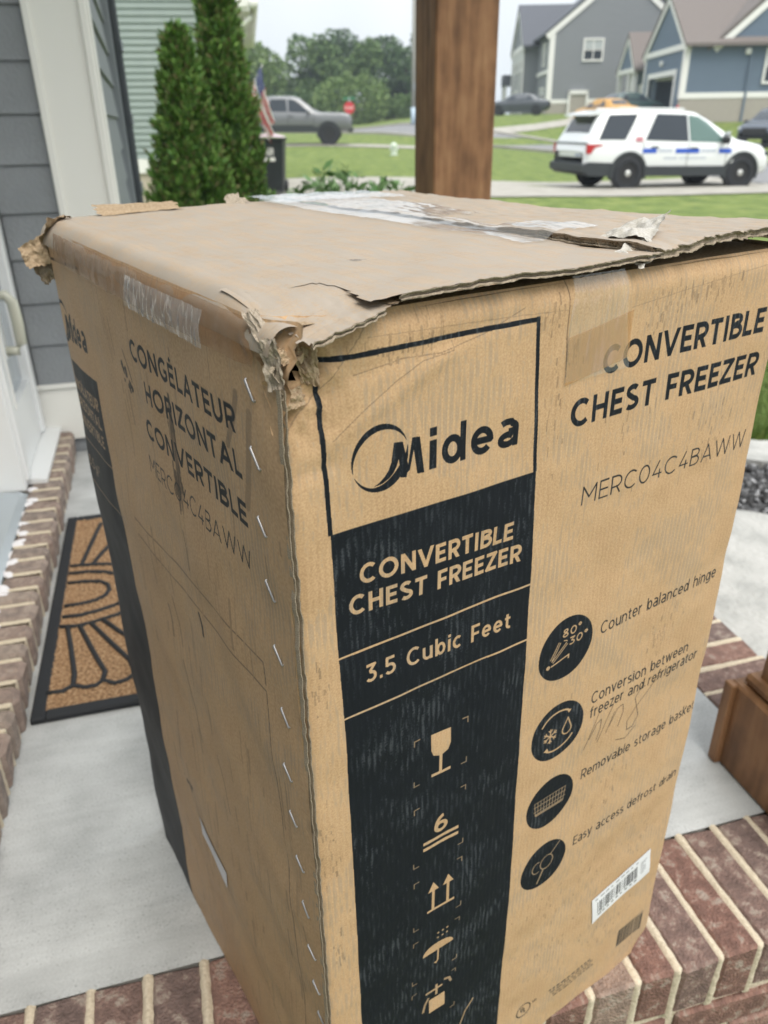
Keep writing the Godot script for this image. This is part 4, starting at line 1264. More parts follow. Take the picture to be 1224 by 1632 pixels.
	for sg in [-1.0, 1.0]:
		part("head_lamp", chamfered_mesh(Vector3(0.28, 0.2, 0.16), 0.05), M.metal, p, Vector3(5.72 - 2.93, 1.0, sg * 0.83))
		part("door_moulding", box_mesh(Vector3(2.1, 0.74, 0), Vector3(4.15, 0.79, 0.01)), M.plastic_dark, p, Vector3(-2.93, 0, sg * 0.999))

	var sedan := [[0.0, 0.45, 0.80, 0.84, 0.75, 0.65], [0.1, 0.30, 0.93, 0.97, 0.86, 0.72], [0.7, 0.24, 0.97, 1.06, 0.90, 0.66], [1.15, 0.22, 0.96, 1.34, 0.92, 0.60], [1.7, 0.21, 0.95, 1.44, 0.92, 0.62], [2.5, 0.21, 0.93, 1.44, 0.92, 0.62], [2.9, 0.21, 0.92, 1.32, 0.92, 0.60], [3.5, 0.22, 0.91, 1.00, 0.92, 0.70], [4.3, 0.25, 0.80, 0.88, 0.88, 0.72], [4.7, 0.32, 0.66, 0.70, 0.76, 0.6]]
	var sspec := {"paint": M.car_dark, "trim": M.car_dark, "axles": [0.95, 3.75], "r": 0.33, "style": 2, "glass": [[[Vector2(1.1, 0.1), Vector2(3.3, 0.1), Vector2(2.72, 0.85), Vector2(1.5, 0.9)], M.glass_dark]], "screen": [2.75, 3.45], "rear": [1.1, 0.75]}
	car("parked_sedan", "dark sedan parked in front of the two-storey grey house", "car", sedan, sspec, on_ground(10.6, 66.0, 0.02), Vector2(-1.0, 0.25).normalized())
	var dspec: Dictionary = spec.duplicate()
	dspec.paint = mat(lin(0.10, 0.115, 0.14), 0.28, 0.5)
	dspec.style = 2
	dspec.glass = [[quarter, M.glass_dark], [rear_door, M.glass_dark], [front_door, M.glass_dark]]
	var s2 := car("parked_suv", "dark grey SUV cut off by the right edge, front towards the street", "SUV", suv, dspec, on_ground(20.35, 44.2, 0.02), Vector2(-0.72, -0.69).normalized())
	part("grille", chamfered_mesh(Vector3(0.12, 0.36, 1.25), 0.05), M.dark, s2, Vector3(5.0 - 2.635, 0.66, 0))
	for sg in [-1.0, 1.0]:
		part("head_lamp", chamfered_mesh(Vector3(0.3, 0.14, 0.4), 0.05), M.metal, s2, Vector3(4.80 - 2.635, 0.80, sg * 0.72))
	var gspec: Dictionary = sspec.duplicate()
	gspec.paint = M.car_green
	car("parked_car", "dark green car parked before the open garage of the blue house", "car", sedan, gspec, on_ground(16.4, 57.0, 0.02), Vector2(0.93, 0.37).normalized())
	var ospec: Dictionary = sspec.duplicate()
	ospec.paint = mat(lin(0.50, 0.26, 0.05), 0.3)
	ospec.trim = ospec.paint
	car("parked_car", "orange car mostly hidden behind the police SUV's roof", "car", sedan, ospec, on_ground(14.15, 54.3, 0.02), Vector2(-0.35, 0.94).normalized())

# ---------------------------------------------------------------- small things along the street
func build_street_things():
	var t := thing("wheelie_bin", "black wheeled rubbish bin with white lettering and a pink-tinged lid", "bin", on_ground(-2.11, 16.5, 0.014), deg_to_rad(YAW))
	var st := st_new()
	var a := [Vector2(0.23, 0.22), Vector2(0.29, 0.27)]
	var lo := [Vector3(-a[0].x, 0.05, a[0].y), Vector3(a[0].x, 0.05, a[0].y), Vector3(a[0].x, 0.05, -a[0].y), Vector3(-a[0].x, 0.05, -a[0].y)]
	var hi := [Vector3(-a[1].x, 0.99, a[1].y), Vector3(a[1].x, 0.99, a[1].y), Vector3(a[1].x, 0.99, -a[1].y), Vector3(-a[1].x, 0.99, -a[1].y)]
	for k in 4:
		var k2 := (k + 1) % 4
		quad(st, lo[k], hi[k], hi[k2], lo[k2])
	quad(st, lo[0], lo[1], lo[2], lo[3])
	quad(st, hi[0], hi[3], hi[2], hi[1])
	part("body", done(st), mat(lin(0.012, 0.017, 0.02), 0.5), t)
	part("rim", chamfered_mesh(Vector3(0.62, 0.05, 0.58), 0.012), mat(lin(0.012, 0.017, 0.02), 0.5), t, Vector3(0, 0.965, 0))
	part("lid", grid_mesh(10, 10, func(u: float, v: float): return Vector3((u - 0.5) * 0.65, 1.0 + 0.075 * sin(PI * clampf(u * 0.9 + 0.05, 0, 1)) * sin(PI * (0.08 + v * 0.84)), (v - 0.5) * 0.6)), mat(lin(0.56, 0.40, 0.48), 0.25), t)
	part("handle", tube_mesh([Vector3(-0.25, 0.97, -0.31), Vector3(0.25, 0.97, -0.31)], [0.018, 0.018], 8), M.dark, t)
	for s in [-1, 1]:
		part("wheel", lathe_mesh([Vector2(0.001, -0.03), Vector2(0.12, -0.03), Vector2(0.12, 0.03), Vector2(0.001, 0.03)], 16, Basis(Vector3(0, 0, 1), PI / 2)), M.rubber, t, Vector3(s * 0.25, 0.12, -0.24))
	st = st_new()
	var zf := func(y: float) -> float: return lerpf(0.22, 0.27, (y - 0.05) / 0.94) + 0.004
	for k in 6:
		var x := -0.205 + 0.052 * k
		box(st, Vector3(x, 0.70, zf.call(0.7)), Vector3(x + 0.012, 0.83, zf.call(0.83)))
		box(st, Vector3(x + 0.012, 0.76 if k % 2 else 0.70, zf.call(0.72)), Vector3(x + 0.038, 0.80 if k % 2 else 0.73, zf.call(0.83)))
		box(st, Vector3(x + 0.028, 0.70, zf.call(0.7)), Vector3(x + 0.040, 0.83 if k % 3 else 0.77, zf.call(0.83)))
	part("lettering", done(st), M.white, t)
	part("lettering", box_mesh(Vector3(-0.205, 0.595, zf.call(0.64)), Vector3(0.12, 0.66, zf.call(0.68))), M.white, t)
	# stop sign and street name blade
	t = thing("stop_sign", "red octagonal stop sign on a thin post before the tree line", "stop sign", on_ground(-2.17, 65.0, 0.0), deg_to_rad(YAW))
	var top: float = 1.92 - on_ground(-2.17, 65.0).y
	part("post", tube_mesh([Vector3(0, -0.1, 0), Vector3(0, top + 0.7, 0)], [0.04, 0.04], 8), M.metal_dull, t)
	var oct := PackedVector2Array()
	for k in 8:
		oct.append(Vector2.from_angle(TAU * (k + 0.5) / 8.0) * 0.42)
	part("plate", prism_mesh(oct, Transform3D(Basis(), Vector3(0, top, 0.045)), 0.02), mat(lin(0.55, 0.03, 0.04), 0.4), t)
	var tm := TextMesh.new()
	tm.text = "STOP"
	tm.font_size = 32
	tm.pixel_size = 0.008
	tm.depth = 0.01
	part("lettering", tm, M.white, t, Vector3(0, top, 0.07))
	part("name_blade", box_mesh(Vector3(-0.45, top + 0.52, -0.01), Vector3(0.45, top + 0.72, 0.01)), mat(lin(0.03, 0.16, 0.07), 0.4), t)
	t = thing("utility_pole", "thin pale utility pole seen against the left side of the porch post", "pole", on_ground(2.33, 57.0, -0.1))
	part("pole", tube_mesh([Vector3(0, 0, 0), Vector3(0, 9.0, 0)], [0.16, 0.12], 10), mat(lin(0.30, 0.29, 0.27), 0.9), t)
	part("junction_box", chamfered_mesh(Vector3(0.34, 0.5, 0.3), 0.04), M.metal_dull, t, Vector3(0.08, 2.3, 0))
	part("guard", tube_mesh([Vector3(0, 0.1, 0), Vector3(0, 1.1, 0)], [0.2, 0.2], 10), mat(lin(0.45, 0.55, 0.65), 0.6), t)
	t = thing("hydrant", "small whitish hydrant standing alone on the far lawn", "hydrant", on_ground(0.60, 34.0, -0.01))
	part("barrel", lathe_mesh([Vector2(0.16, 0), Vector2(0.16, 0.05), Vector2(0.11, 0.06), Vector2(0.11, 0.3), Vector2(0.14, 0.31), Vector2(0.14, 0.34), Vector2(0.12, 0.40), Vector2(0.06, 0.46), Vector2(0.001, 0.48)], 16), mat(lin(0.55, 0.62, 0.52), 0.5), t)
	part("outlet", tube_mesh([Vector3(-0.17, 0.22, 0), Vector3(0.17, 0.22, 0)], [0.05, 0.05], 10), mat(lin(0.55, 0.62, 0.52), 0.5), t)

# ---------------------------------------------------------------- doormat
func build_mat():
	var t := thing("doormat", "coir doormat with black rubber border and sunburst pattern", "doormat", Vector3(-0.135, 0.001, -1.24))
	var o := Vector3(0.135, 0, 1.24)
	var x0 := -0.39
	var x1 := 0.115
	var z0 := -1.662
	var z1 := -0.82
	part("backing", chamfered_mesh(Vector3(x1 - x0, 0.006, z1 - z0), 0.002), M.rubber, t, Vector3((x0 + x1) / 2, 0.003, (z0 + z1) / 2) + o)
	var bw := 0.026
	part("border", chamfered_mesh(Vector3(bw, 0.013, z1 - z0), 0.003), M.rubber, t, o + Vector3(x0 + bw / 2, 0.0065, (z0 + z1) / 2))
	part("border", chamfered_mesh(Vector3(bw, 0.013, z1 - z0), 0.003), M.rubber, t, o + Vector3(x1 - bw / 2, 0.0065, (z0 + z1) / 2))
	for z in [z0 + bw / 2, z1 - bw / 2]:
		part("border", chamfered_mesh(Vector3(x1 - x0 - 2 * bw, 0.0125, bw), 0.003), M.rubber, t, o + Vector3((x0 + x1) / 2, 0.0063, z))
	var n := noise3(401, 260.0, 2)
	var coir := mottled(402, 0.11, [[0.0, lin(0.06, 0.032, 0.015)], [0.35, lin(0.25, 0.14, 0.07)], [0.65, lin(0.42, 0.265, 0.145)], [1.0, lin(0.62, 0.45, 0.28)]], 0.24, 1.0, 7.0, true, 0.2)
	part("coir", grid_mesh(130, 210, func(u: float, v: float):
		var x := lerpf(x0 + bw - 0.004, x1 - bw + 0.004, u)
		var z := lerpf(z0 + bw - 0.004, z1 - bw + 0.004, v)
		return Vector3(x, 0.0105 + 0.003 * n.get_noise_2d(x, z), z) + o), coir, t)
	var lines := [
		[[-0.364, -1.118], [-0.327, -1.110], [-0.298, -1.115], [-0.268, -1.124], [-0.243, -1.132], [-0.215, -1.16]],
		[[-0.361, -1.155], [-0.324, -1.152], [-0.288, -1.159], [-0.251, -1.172]],
		[[-0.361, -1.200], [-0.327, -1.199], [-0.296, -1.205], [-0.274, -1.220], [-0.266, -1.244], [-0.270, -1.268], [-0.287, -1.287], [-0.324, -1.298], [-0.362, -1.300]],
		[[-0.362, -1.346], [-0.316, -1.342], [-0.275, -1.328], [-0.25, -1.31]],
		[[-0.362, -1.382], [-0.318, -1.377], [-0.277, -1.368], [-0.23, -1.35]],
		[[-0.347, -1.110], [-0.334, -1.03], [-0.321, -0.939], [-0.321, -0.905]],
		[[-0.323, -1.112], [-0.286, -0.996], [-0.263, -0.931], [-0.266, -0.904]],
		[[-0.299, -1.113], [-0.249, -1.016], [-0.216, -0.955], [-0.205, -0.91]],
		[[-0.275, -1.120], [-0.236, -1.060], [-0.18, -0.985]],
		[[-0.368, -0.893], [-0.339, -0.891], [-0.321, -0.904], [-0.299, -0.891], [-0.278, -0.891], [-0.266, -0.904], [-0.243, -0.887], [-0.221, -0.892], [-0.205, -0.909], [-0.18, -0.90], [-0.15, -0.93]],
		[[-0.336, -1.383], [-0.312, -1.532], [-0.300, -1.60]],
		[[-0.309, -1.380], [-0.293, -1.422], [-0.25, -1.52]],
		[[-0.25, -1.172], [-0.21, -1.21], [-0.20, -1.25], [-0.22, -1.30], [-0.25, -1.31]]]
	for l in lines:
		var pts := []
		var rad := []
		for k in l.size():
			pts.append(Vector3(l[k][0], 0.0105, l[k][1]) + o)
			rad.append(0.0058)
		part("rubber_line", tube_mesh(pts, rad, 6), M.rubber, t)

# ---------------------------------------------------------------- lettering: a geometric sans drawn as strokes (cap height 1, baseline 0, h = half the stroke)
func arc(cx: float, cy: float, rx: float, ry: float, a0: float, a1: float, n := 18) -> Array:
	var o := []
	for k in n + 1:
		var a := deg_to_rad(lerpf(a0, a1, float(k) / n))
		o.append(Vector2(cx + cos(a) * rx, cy + sin(a) * ry))
	return o

func glyph(c: String, h: float) -> Dictionary:
	# {w: width, s: strokes (arrays of points; a stroke that ends where it began is a ring), lo/hi: vertical clip}
	var X := 0.74
	var b := 0.29                     # half width of a small round letter
	var r := X / 2 - h
	var g := {"w": 0.7, "s": [], "lo": -0.32, "hi": 1.2}
	match c:
		" ": g.w = 0.34
		"A": g = {"w": 0.86, "s": [[Vector2(0.02, -0.1), Vector2(0.43, 1.0 - h * 0.4), Vector2(0.84, -0.1)], [Vector2(0.2, 0.24 + h), Vector2(0.66, 0.24 + h)]], "lo": 0.0, "hi": 1.0}
		"B": g = {"w": 0.66, "s": [[Vector2(h, 0), Vector2(h, 1)], [Vector2(h, 1 - h), Vector2(0.36, 1 - h)] + arc(0.36, 0.76, 0.22, 0.24 - h, 90, -90) + [Vector2(h, 0.52)], [Vector2(h, 0.52), Vector2(0.38, 0.52)] + arc(0.38, 0.26 + h * 0.5, 0.25, 0.26 - h * 0.5, 90, -90) + [Vector2(h, h)]]}
		"C": g = {"w": 0.84, "s": [arc(0.47, 0.5, 0.47 - h, 0.51 - h, 46, 314, 30)]}
		"D": g = {"w": 0.8, "s": [[Vector2(h, 0), Vector2(h, 1)], [Vector2(h, 1 - h), Vector2(0.33, 1 - h)] + arc(0.33, 0.5, 0.45 - h, 0.5 - h, 90, -90, 24) + [Vector2(h, h)]]}
		"E": g = {"w": 0.6, "s": [[Vector2(0.6, 1 - h), Vector2(h, 1 - h), Vector2(h, h), Vector2(0.61, h)], [Vector2(h, 0.51), Vector2(0.55, 0.51)]]}
		"É": g = {"w": 0.6, "s": [[Vector2(0.6, 1 - h), Vector2(h, 1 - h), Vector2(h, h), Vector2(0.61, h)], [Vector2(h, 0.51), Vector2(0.55, 0.51)], [Vector2(0.27, 1.08), Vector2(0.40, 1.24)]], "lo": 0.0, "hi": 1.4}
		"F": g = {"w": 0.57, "s": [[Vector2(0.58, 1 - h), Vector2(h, 1 - h), Vector2(h, 0)], [Vector2(h, 0.47), Vector2(0.53, 0.47)]]}
		"G": g = {"w": 0.88, "s": [arc(0.47, 0.5, 0.47 - h, 0.51 - h, 46, 322, 30) + [Vector2(0.86 - h, 0.24), Vector2(0.86 - h, 0.46)], [Vector2(0.86, 0.46), Vector2(0.5, 0.46)]]}
		"H": g = {"w": 0.76, "s": [[Vector2(h, 0), Vector2(h, 1)], [Vector2(0.76 - h, 0), Vector2(0.76 - h, 1)], [Vector2(h, 0.5), Vector2(0.76 - h, 0.5)]]}
		"I": g = {"w": 2 * h, "s": [[Vector2(h, 0), Vector2(h, 1)]]}
		"L": g = {"w": 0.55, "s": [[Vector2(h, 1), Vector2(h, h), Vector2(0.57, h)]]}
		"M": g = {"w": 0.92, "s": [[Vector2(h, 0), Vector2(h, 0.98), Vector2(0.46, 0.36), Vector2(0.92 - h, 0.98), Vector2(0.92 - h, 0)]], "lo": 0.0, "hi": 1.0}
		"N": g = {"w": 0.8, "s": [[Vector2(h, 0), Vector2(h, 0.97), Vector2(0.8 - h, 0.03), Vector2(0.8 - h, 1)]], "lo": 0.0, "hi": 1.0}
		"O": g = {"w": 1.0, "s": [arc(0.5, 0.5, 0.51 - h, 0.51 - h, 0, 360, 36)]}
		"R": g = {"w": 0.68, "s": [[Vector2(h, 0), Vector2(h, 1)], [Vector2(h, 1 - h), Vector2(0.38, 1 - h)] + arc(0.38, 0.68, 0.27 - h * 0.3, 0.32 - h, 90, -90) + [Vector2(h, 0.36 + h * 0.3)], [Vector2(0.36, 0.40), Vector2(0.68 - h * 0.6, -0.06)]], "lo": 0.0, "hi": 1.0}
		"S": g = {"w": 0.66, "s": [arc(0.33, 0.75 - h * 0.25, 0.27 - h * 0.4, 0.25 - h * 0.75, 35, 235, 16) + arc(0.33, 0.255 + h * 0.25, 0.30 - h * 0.4, 0.255 - h * 0.75, 75, -140, 18)]}
		"T": g = {"w": 0.68, "s": [[Vector2(0, 1 - h), Vector2(0.68, 1 - h)], [Vector2(0.34, 1 - h), Vector2(0.34, 0)]]}
		"U": g = {"w": 0.76, "s": [[Vector2(h, 1), Vector2(h, 0.4)] + arc(0.38, 0.39, 0.38 - h, 0.39 - h, 180, 360) + [Vector2(0.76 - h, 0.4), Vector2(0.76 - h, 1)]]}
		"V": g = {"w": 0.84, "s": [[Vector2(0.02, 1.1), Vector2(0.42, h * 0.4), Vector2(0.82, 1.1)]], "lo": 0.0, "hi": 1.0}
		"W": g = {"w": 1.24, "s": [[Vector2(0.03, 1.1), Vector2(0.32, h * 0.4), Vector2(0.62, 0.98), Vector2(0.92, h * 0.4), Vector2(1.21, 1.1)]], "lo": 0.0, "hi": 1.0}
		"Z": g = {"w": 0.66, "s": [[Vector2(0.02, 1 - h), Vector2(0.60, 1 - h), Vector2(0.06, h), Vector2(0.66, h)]], "lo": 0.0, "hi": 1.0}
		"0": g = {"w": 0.74, "s": [arc(0.37, 0.5, 0.37 - h, 0.51 - h, 0, 360, 32)]}
		"3": g = {"w": 0.62, "s": [[Vector2(0.04, 1 - h), Vector2(0.54, 1 - h), Vector2(0.27, 0.62)] + arc(0.29, 0.31, 0.30 - h * 0.5, 0.31 - h, 88, -148, 20)]}
		"4": g = {"w": 0.7, "s": [[Vector2(0.70, 0.22 + h), Vector2(0.08, 0.22 + h), Vector2(0.46, 1.05)], [Vector2(0.52, 0.5), Vector2(0.52, 0)]], "lo": 0.0, "hi": 1.0}
		"5": g = {"w": 0.64, "s": [[Vector2(0.58, 1 - h), Vector2(0.14, 1 - h), Vector2(0.11, 0.55)] + arc(0.29, 0.32, 0.31 - h * 0.5, 0.32 - h, 118, -146, 20)]}
		"6": g = {"w": 0.66, "s": [arc(0.33, 0.32, 0.33 - h, 0.33 - h, 0, 360, 26), arc(0.47, 0.36, 0.47 - h, 0.66 - h, 96, 182, 14)]}
		"8": g = {"w": 0.66, "s": [arc(0.33, 0.27, 0.33 - h, 0.28 - h, 0, 360, 24), arc(0.33, 0.76, 0.28 - h, 0.245 - h, 0, 360, 24)]}
		".", ",": g = {"w": 2.3 * h, "s": [[Vector2(h * 1.15, 0), Vector2(h * 1.15, 2.2 * h)]]}
		"°": g = {"w": 0.36, "s": [arc(0.17, 0.86, 0.13, 0.13, 0, 360, 14)]}
		"a": g = {"w": 0.60, "s": [arc(0.27, 0.68 - h, 0.27 - h * 0.9, 0.06 + h * 0.5, 150, 60, 8) + arc(0.30, 0.50, 0.30 - h, 0.24 - h, 60, 0, 6) + [Vector2(0.60 - h, 0.46), Vector2(0.60 - h, 0)], arc(0.28, 0.21, 0.28 - h, 0.22 - h, 40, 330, 18) + [Vector2(0.60 - h, 0.12)], [Vector2(0.60 - h, 0.43), Vector2(0.3, 0.43 - h * 0.1)]]}
		"b": g = {"w": 0.66, "s": [[Vector2(h, 0), Vector2(h, 1.02)], arc(0.66 - b, X / 2, b - h, r, 0, 360, 26)]}
		"c": g = {"w": 0.58, "s": [arc(0.33, X / 2, 0.33 - h, r, 48, 312, 22)]}
		"d": g = {"w": 0.66, "s": [[Vector2(0.66 - h, 0), Vector2(0.66 - h, 1.02)], arc(b, X / 2, b - h, r, 0, 360, 26)]}
		"e": g = {"w": 0.64, "s": [[Vector2(0.05, X / 2), Vector2(0.63 - h, X / 2)] + arc(0.32, X / 2, 0.32 - h, r, 2, 318, 26)]}
		"f": g = {"w": 0.40, "s": [[Vector2(0.16, 0), Vector2(0.16, 0.78)] + arc(0.36, 0.78, 0.20, 0.24 - h, 180, 85, 8), [Vector2(0, X - h), Vector2(0.38, X - h)]]}
		"g": g = {"w": 0.66, "s": [arc(b, X / 2, b - h, r, 0, 360, 26), [Vector2(0.66 - h, X), Vector2(0.66 - h, 0.0)] + arc(0.34, 0.0, 0.32 - h, 0.25 - h, 0, -145, 14)]}
		"h": g = {"w": 0.62, "s": [[Vector2(h, 0), Vector2(h, 1.02)], [Vector2(h, 0.35)] + arc(0.31, 0.44, 0.31 - h, 0.30 - h, 180, 0, 16) + [Vector2(0.62 - h, 0)]]}
		"i": g = {"w": 2 * h, "s": [[Vector2(h, 0), Vector2(h, X)], [Vector2(h, X + 0.1), Vector2(h, X + 0.1 + 2 * h)]]}
		"k": g = {"w": 0.60, "s": [[Vector2(h, 0), Vector2(h, 1.02)], [Vector2(h, 0.26), Vector2(0.58, 0.86)], [Vector2(0.24, 0.40), Vector2(0.58, -0.1)]], "lo": 0.0, "hi": 1.02}
		"l": g = {"w": 2 * h, "s": [[Vector2(h, 0), Vector2(h, 1.02)]]}
		"m": g = {"w": 1.0, "s": [[Vector2(h, 0), Vector2(h, X)], [Vector2(h, 0.35)] + arc(0.28, 0.46, 0.28 - h, 0.28 - h, 180, 0, 14) + [Vector2(0.56 - h, 0)], [Vector2(0.56 - h, 0.40)] + arc(0.78 - h, 0.46, 0.22, 0.28 - h, 180, 0, 14) + [Vector2(1.0 - h, 0)]]}
		"n": g = {"w": 0.62, "s": [[Vector2(h, 0), Vector2(h, X)], [Vector2(h, 0.35)] + arc(0.31, 0.44, 0.31 - h, 0.30 - h, 180, 0, 16) + [Vector2(0.62 - h, 0)]]}
		"o": g = {"w": 0.70, "s": [arc(0.35, X / 2, 0.35 - h, r, 0, 360, 28)]}
		"p": g = {"w": 0.66, "s": [[Vector2(h, -0.28), Vector2(h, X)], arc(0.66 - b, X / 2, b - h, r, 0, 360, 26)]}
		"r": g = {"w": 0.40, "s": [[Vector2(h, 0), Vector2(h, X)], [Vector2(h, 0.32)] + arc(0.38, 0.40, 0.38 - h, 0.34 - h, 180, 92, 8)]}
		"s": g = {"w": 0.50, "s": [arc(0.25, 0.55 - h * 0.25, 0.21 - h * 0.3, 0.19 - h * 0.75, 35, 240, 12) + arc(0.25, 0.195 + h * 0.25, 0.23 - h * 0.3, 0.195 - h * 0.75, 70, -140, 14)]}
		"t": g = {"w": 0.42, "s": [[Vector2(0.17, 0.92), Vector2(0.17, 0.22)] + arc(0.36, 0.22, 0.19, 0.22 - h, 180, 285, 8), [Vector2(0.0, X - h), Vector2(0.40, X - h)]]}
		"u": g = {"w": 0.62, "s": [[Vector2(0.62 - h, X), Vector2(0.62 - h, 0)], [Vector2(h, X), Vector2(h, 0.30)] + arc(0.31, 0.30, 0.31 - h, 0.30 - h, 180, 360, 16)]}
		"v": g = {"w": 0.62, "s": [[Vector2(0.0, X + 0.1), Vector2(0.31, h * 0.4), Vector2(0.62, X + 0.1)]], "lo": 0.0, "hi": X}
		"w": g = {"w": 0.94, "s": [[Vector2(0.0, X + 0.1), Vector2(0.25, h * 0.4), Vector2(0.47, X - 0.02), Vector2(0.69, h * 0.4), Vector2(0.94, X + 0.1)]], "lo": 0.0, "hi": X}
		"y": g = {"w": 0.62, "s": [[Vector2(0.0, X + 0.1), Vector2(0.31, 0.02)], [Vector2(0.62, X + 0.1), Vector2(0.24, -0.2), Vector2(0.06, -0.22)]], "lo": -0.32, "hi": X}
		"z": g = {"w": 0.52, "s": [[Vector2(0.0, X - h), Vector2(0.46, X - h), Vector2(0.05, h), Vector2(0.52, h)]], "lo": 0.0, "hi": X}
	return g

class Sheet:
	# a grey mask that strokes and polygons are drawn on, in metres from the lower left corner of the face
	var im: Image
	var k: float
	var high: int
	func _init(w: float, h: float, pixels_per_metre: float):
		k = pixels_per_metre
		high = int(h * k)
		im = Image.create(int(w * k), high, false, Image.FORMAT_L8)
	func fill(polys: Array, value: float, lo := -1e9, hi := 1e9):
		var ymin := 1e9
		var ymax := -1e9
		for p in polys:
			for q in p:
				ymin = minf(ymin, q.y)
				ymax = maxf(ymax, q.y)
		ymin = maxf(ymin, lo)
		ymax = minf(ymax, hi)
		var r0 := maxi(0, int(high - ymax * k))
		var r1 := mini(high - 1, int(high - ymin * k))
		var col := Color(value, value, value)
		for row in range(r0, r1 + 1):
			var y := (high - row - 0.5) / k
			if y < ymin or y > ymax:
				continue
			var xs := PackedFloat32Array()
			for p in polys:
				var n: int = p.size()
				for i in n:
					var a: Vector2 = p[i]
					var b: Vector2 = p[(i + 1) % n]
					if (a.y <= y) != (b.y <= y):
						xs.append(a.x + (y - a.y) / (b.y - a.y) * (b.x - a.x))
			xs.sort()
			for i in range(0, xs.size() - 1, 2):
				var x0 := int(round(xs[i] * k))
				var x1 := int(round(xs[i + 1] * k))
				if x1 > x0:
					im.fill_rect(Rect2i(x0, row, x1 - x0, 1), col)
	func stroke(pts: PackedVector2Array, wide: float, value := 1.0, lo := -1e9, hi := 1e9, joined := Geometry2D.JOIN_MITER, ends := Geometry2D.END_BUTT):
		var ring := pts.size() > 3 and pts[0].distance_to(pts[pts.size() - 1]) < 1e-5
		# the clipping library works on a whole-number grid: give it large numbers
		var big := PackedVector2Array()
		for q in pts:
			big.append(q * 1000.0)
		if ring:
			big.remove_at(big.size() - 1)
		var out := Geometry2D.offset_polyline(big, wide * 500.0, joined, Geometry2D.END_JOINED if ring else ends)
		var polys := []
		for o in out:
			var s := PackedVector2Array()
			for q in o:
				s.append(q / 1000.0)
			polys.append(s)
		fill(polys, value, lo, hi)

func write(s: Sheet, text: String, x0: float, x1: float, base: float, cap: float, weight: float, value := 1.0, gap := 0.16, slope := 0.0):
	# the line is set between x0 and x1; weight is the stroke over the cap height; slope lifts the line along its length
	var h := weight / 2
	var total := 0.0
	var gl := []
	for c in text:
		gl.append(glyph(c, h))
		total += float(gl[-1].w) + gap
	total -= gap
	var kx := (x1 - x0) / total
	var x := x0
	for g in gl:
		var lift := base + slope * (x - x0)
		for st in g.s:
			var pts := PackedVector2Array()
			for p in st:
				pts.append(Vector2(x + p.x * kx, lift + p.y * cap))
			s.stroke(pts, weight * cap, value, lift + float(g.get("lo", -0.32)) * cap, lift + float(g.get("hi", 1.2)) * cap)
		x += (float(g.w) + gap) * kx

func disc(s: Sheet, c: Vector2, r: float, value: float, r_in := 0.0):
	var p := []
	for rr in [r, r_in]:
		if rr > 0:
			var q := PackedVector2Array()
			for k in 48:
				q.append(c + Vector2.from_angle(TAU * k / 48.0) * float(rr))
			p.append(q)
	s.fill(p, value)

func emblem(s: Sheet, at: Vector2, k: float, right: float):
	# the maker's mark: a ring of two crescents, a swooping M, then small letters up to x = right
	var c := at + Vector2(0.0205, 0.0225) * k
	var R := 0.0222 * k
	var upper := PackedVector2Array()
	for i in 33:
		upper.append(c + Vector2.from_angle(deg_to_rad(lerpf(20, 196, i / 32.0))) * Vector2(R * 0.93, R))
	for i in 33:
		var a := lerpf(196, 22, i / 32.0)
		var thin := 0.17 * sin(PI * clampf((a - 22) / 174.0, 0, 1)) + 0.012
		upper.append(c + Vector2.from_angle(deg_to_rad(a)) * Vector2(R * 0.93, R) * (1.0 - thin))
	s.fill([upper], 1.0)
	var lower := PackedVector2Array()
	for i in 33:
		lower.append(c + Vector2.from_angle(deg_to_rad(lerpf(204, 372, i / 32.0))) * Vector2(R * 0.93, R))
	for i in 33:
		var a := lerpf(372, 204, i / 32.0)
		var thin := (0.13 + 0.20 * clampf((a - 250) / 80.0, 0, 1)) * sin(PI * clampf((a - 204) / 168.0, 0, 1)) + 0.012
		lower.append(c + Vector2.from_angle(deg_to_rad(a)) * Vector2(R * 0.93, R) * (1.0 - thin))
	s.fill([lower], 1.0)
	var P := func(x: float, y: float) -> Vector2: return at + Vector2(x, y) * k
	var Q := func(list: Array) -> PackedVector2Array:
		var o := PackedVector2Array()
		for i in range(0, list.size(), 2):
			o.append(at + Vector2(list[i], list[i + 1]) * k)
		return o
	s.fill([Q.call([0.0150, 0.0046, 0.0190, 0.0062, 0.0232, 0.0095, 0.0262, 0.0133, 0.0282, 0.0180, 0.0301, 0.0306, 0.0352, 0.0300, 0.0336, 0.0185, 0.0320, 0.0143, 0.0296, 0.0104, 0.0262, 0.0075, 0.0212, 0.0053])], 1.0)
	s.fill([Q.call([0.0318, 0.0306, 0.0368, 0.0298, 0.0412, 0.0130, 0.0400, 0.0050, 0.0352, 0.0060, 0.0350, 0.0120])], 1.0)
	s.fill([Q.call([0.0380, 0.0060, 0.0410, 0.0125, 0.0441, 0.0308, 0.0470, 0.0306, 0.0425, 0.0095])], 1.0)
	s.fill([Q.call([0.0439, 0.0308, 0.0498, 0.0303, 0.0538, 0.0049, 0.0484, 0.0053])], 1.0)
	var last := right - at.x
	for e in [["i", 0.0572, 0.0630], ["d", 0.0668, 0.0874], ["e", 0.0911, 0.1104], ["a", 0.1138, 0.1328]]:
		write(s, e[0], at.x + e[1] / 0.1328 * last, at.x + e[2] / 0.1328 * last, at.y + 0.0056 * k, 0.0268 * k, 0.215 if e[0] == "i" else 0.178, 1.0, 0.0)

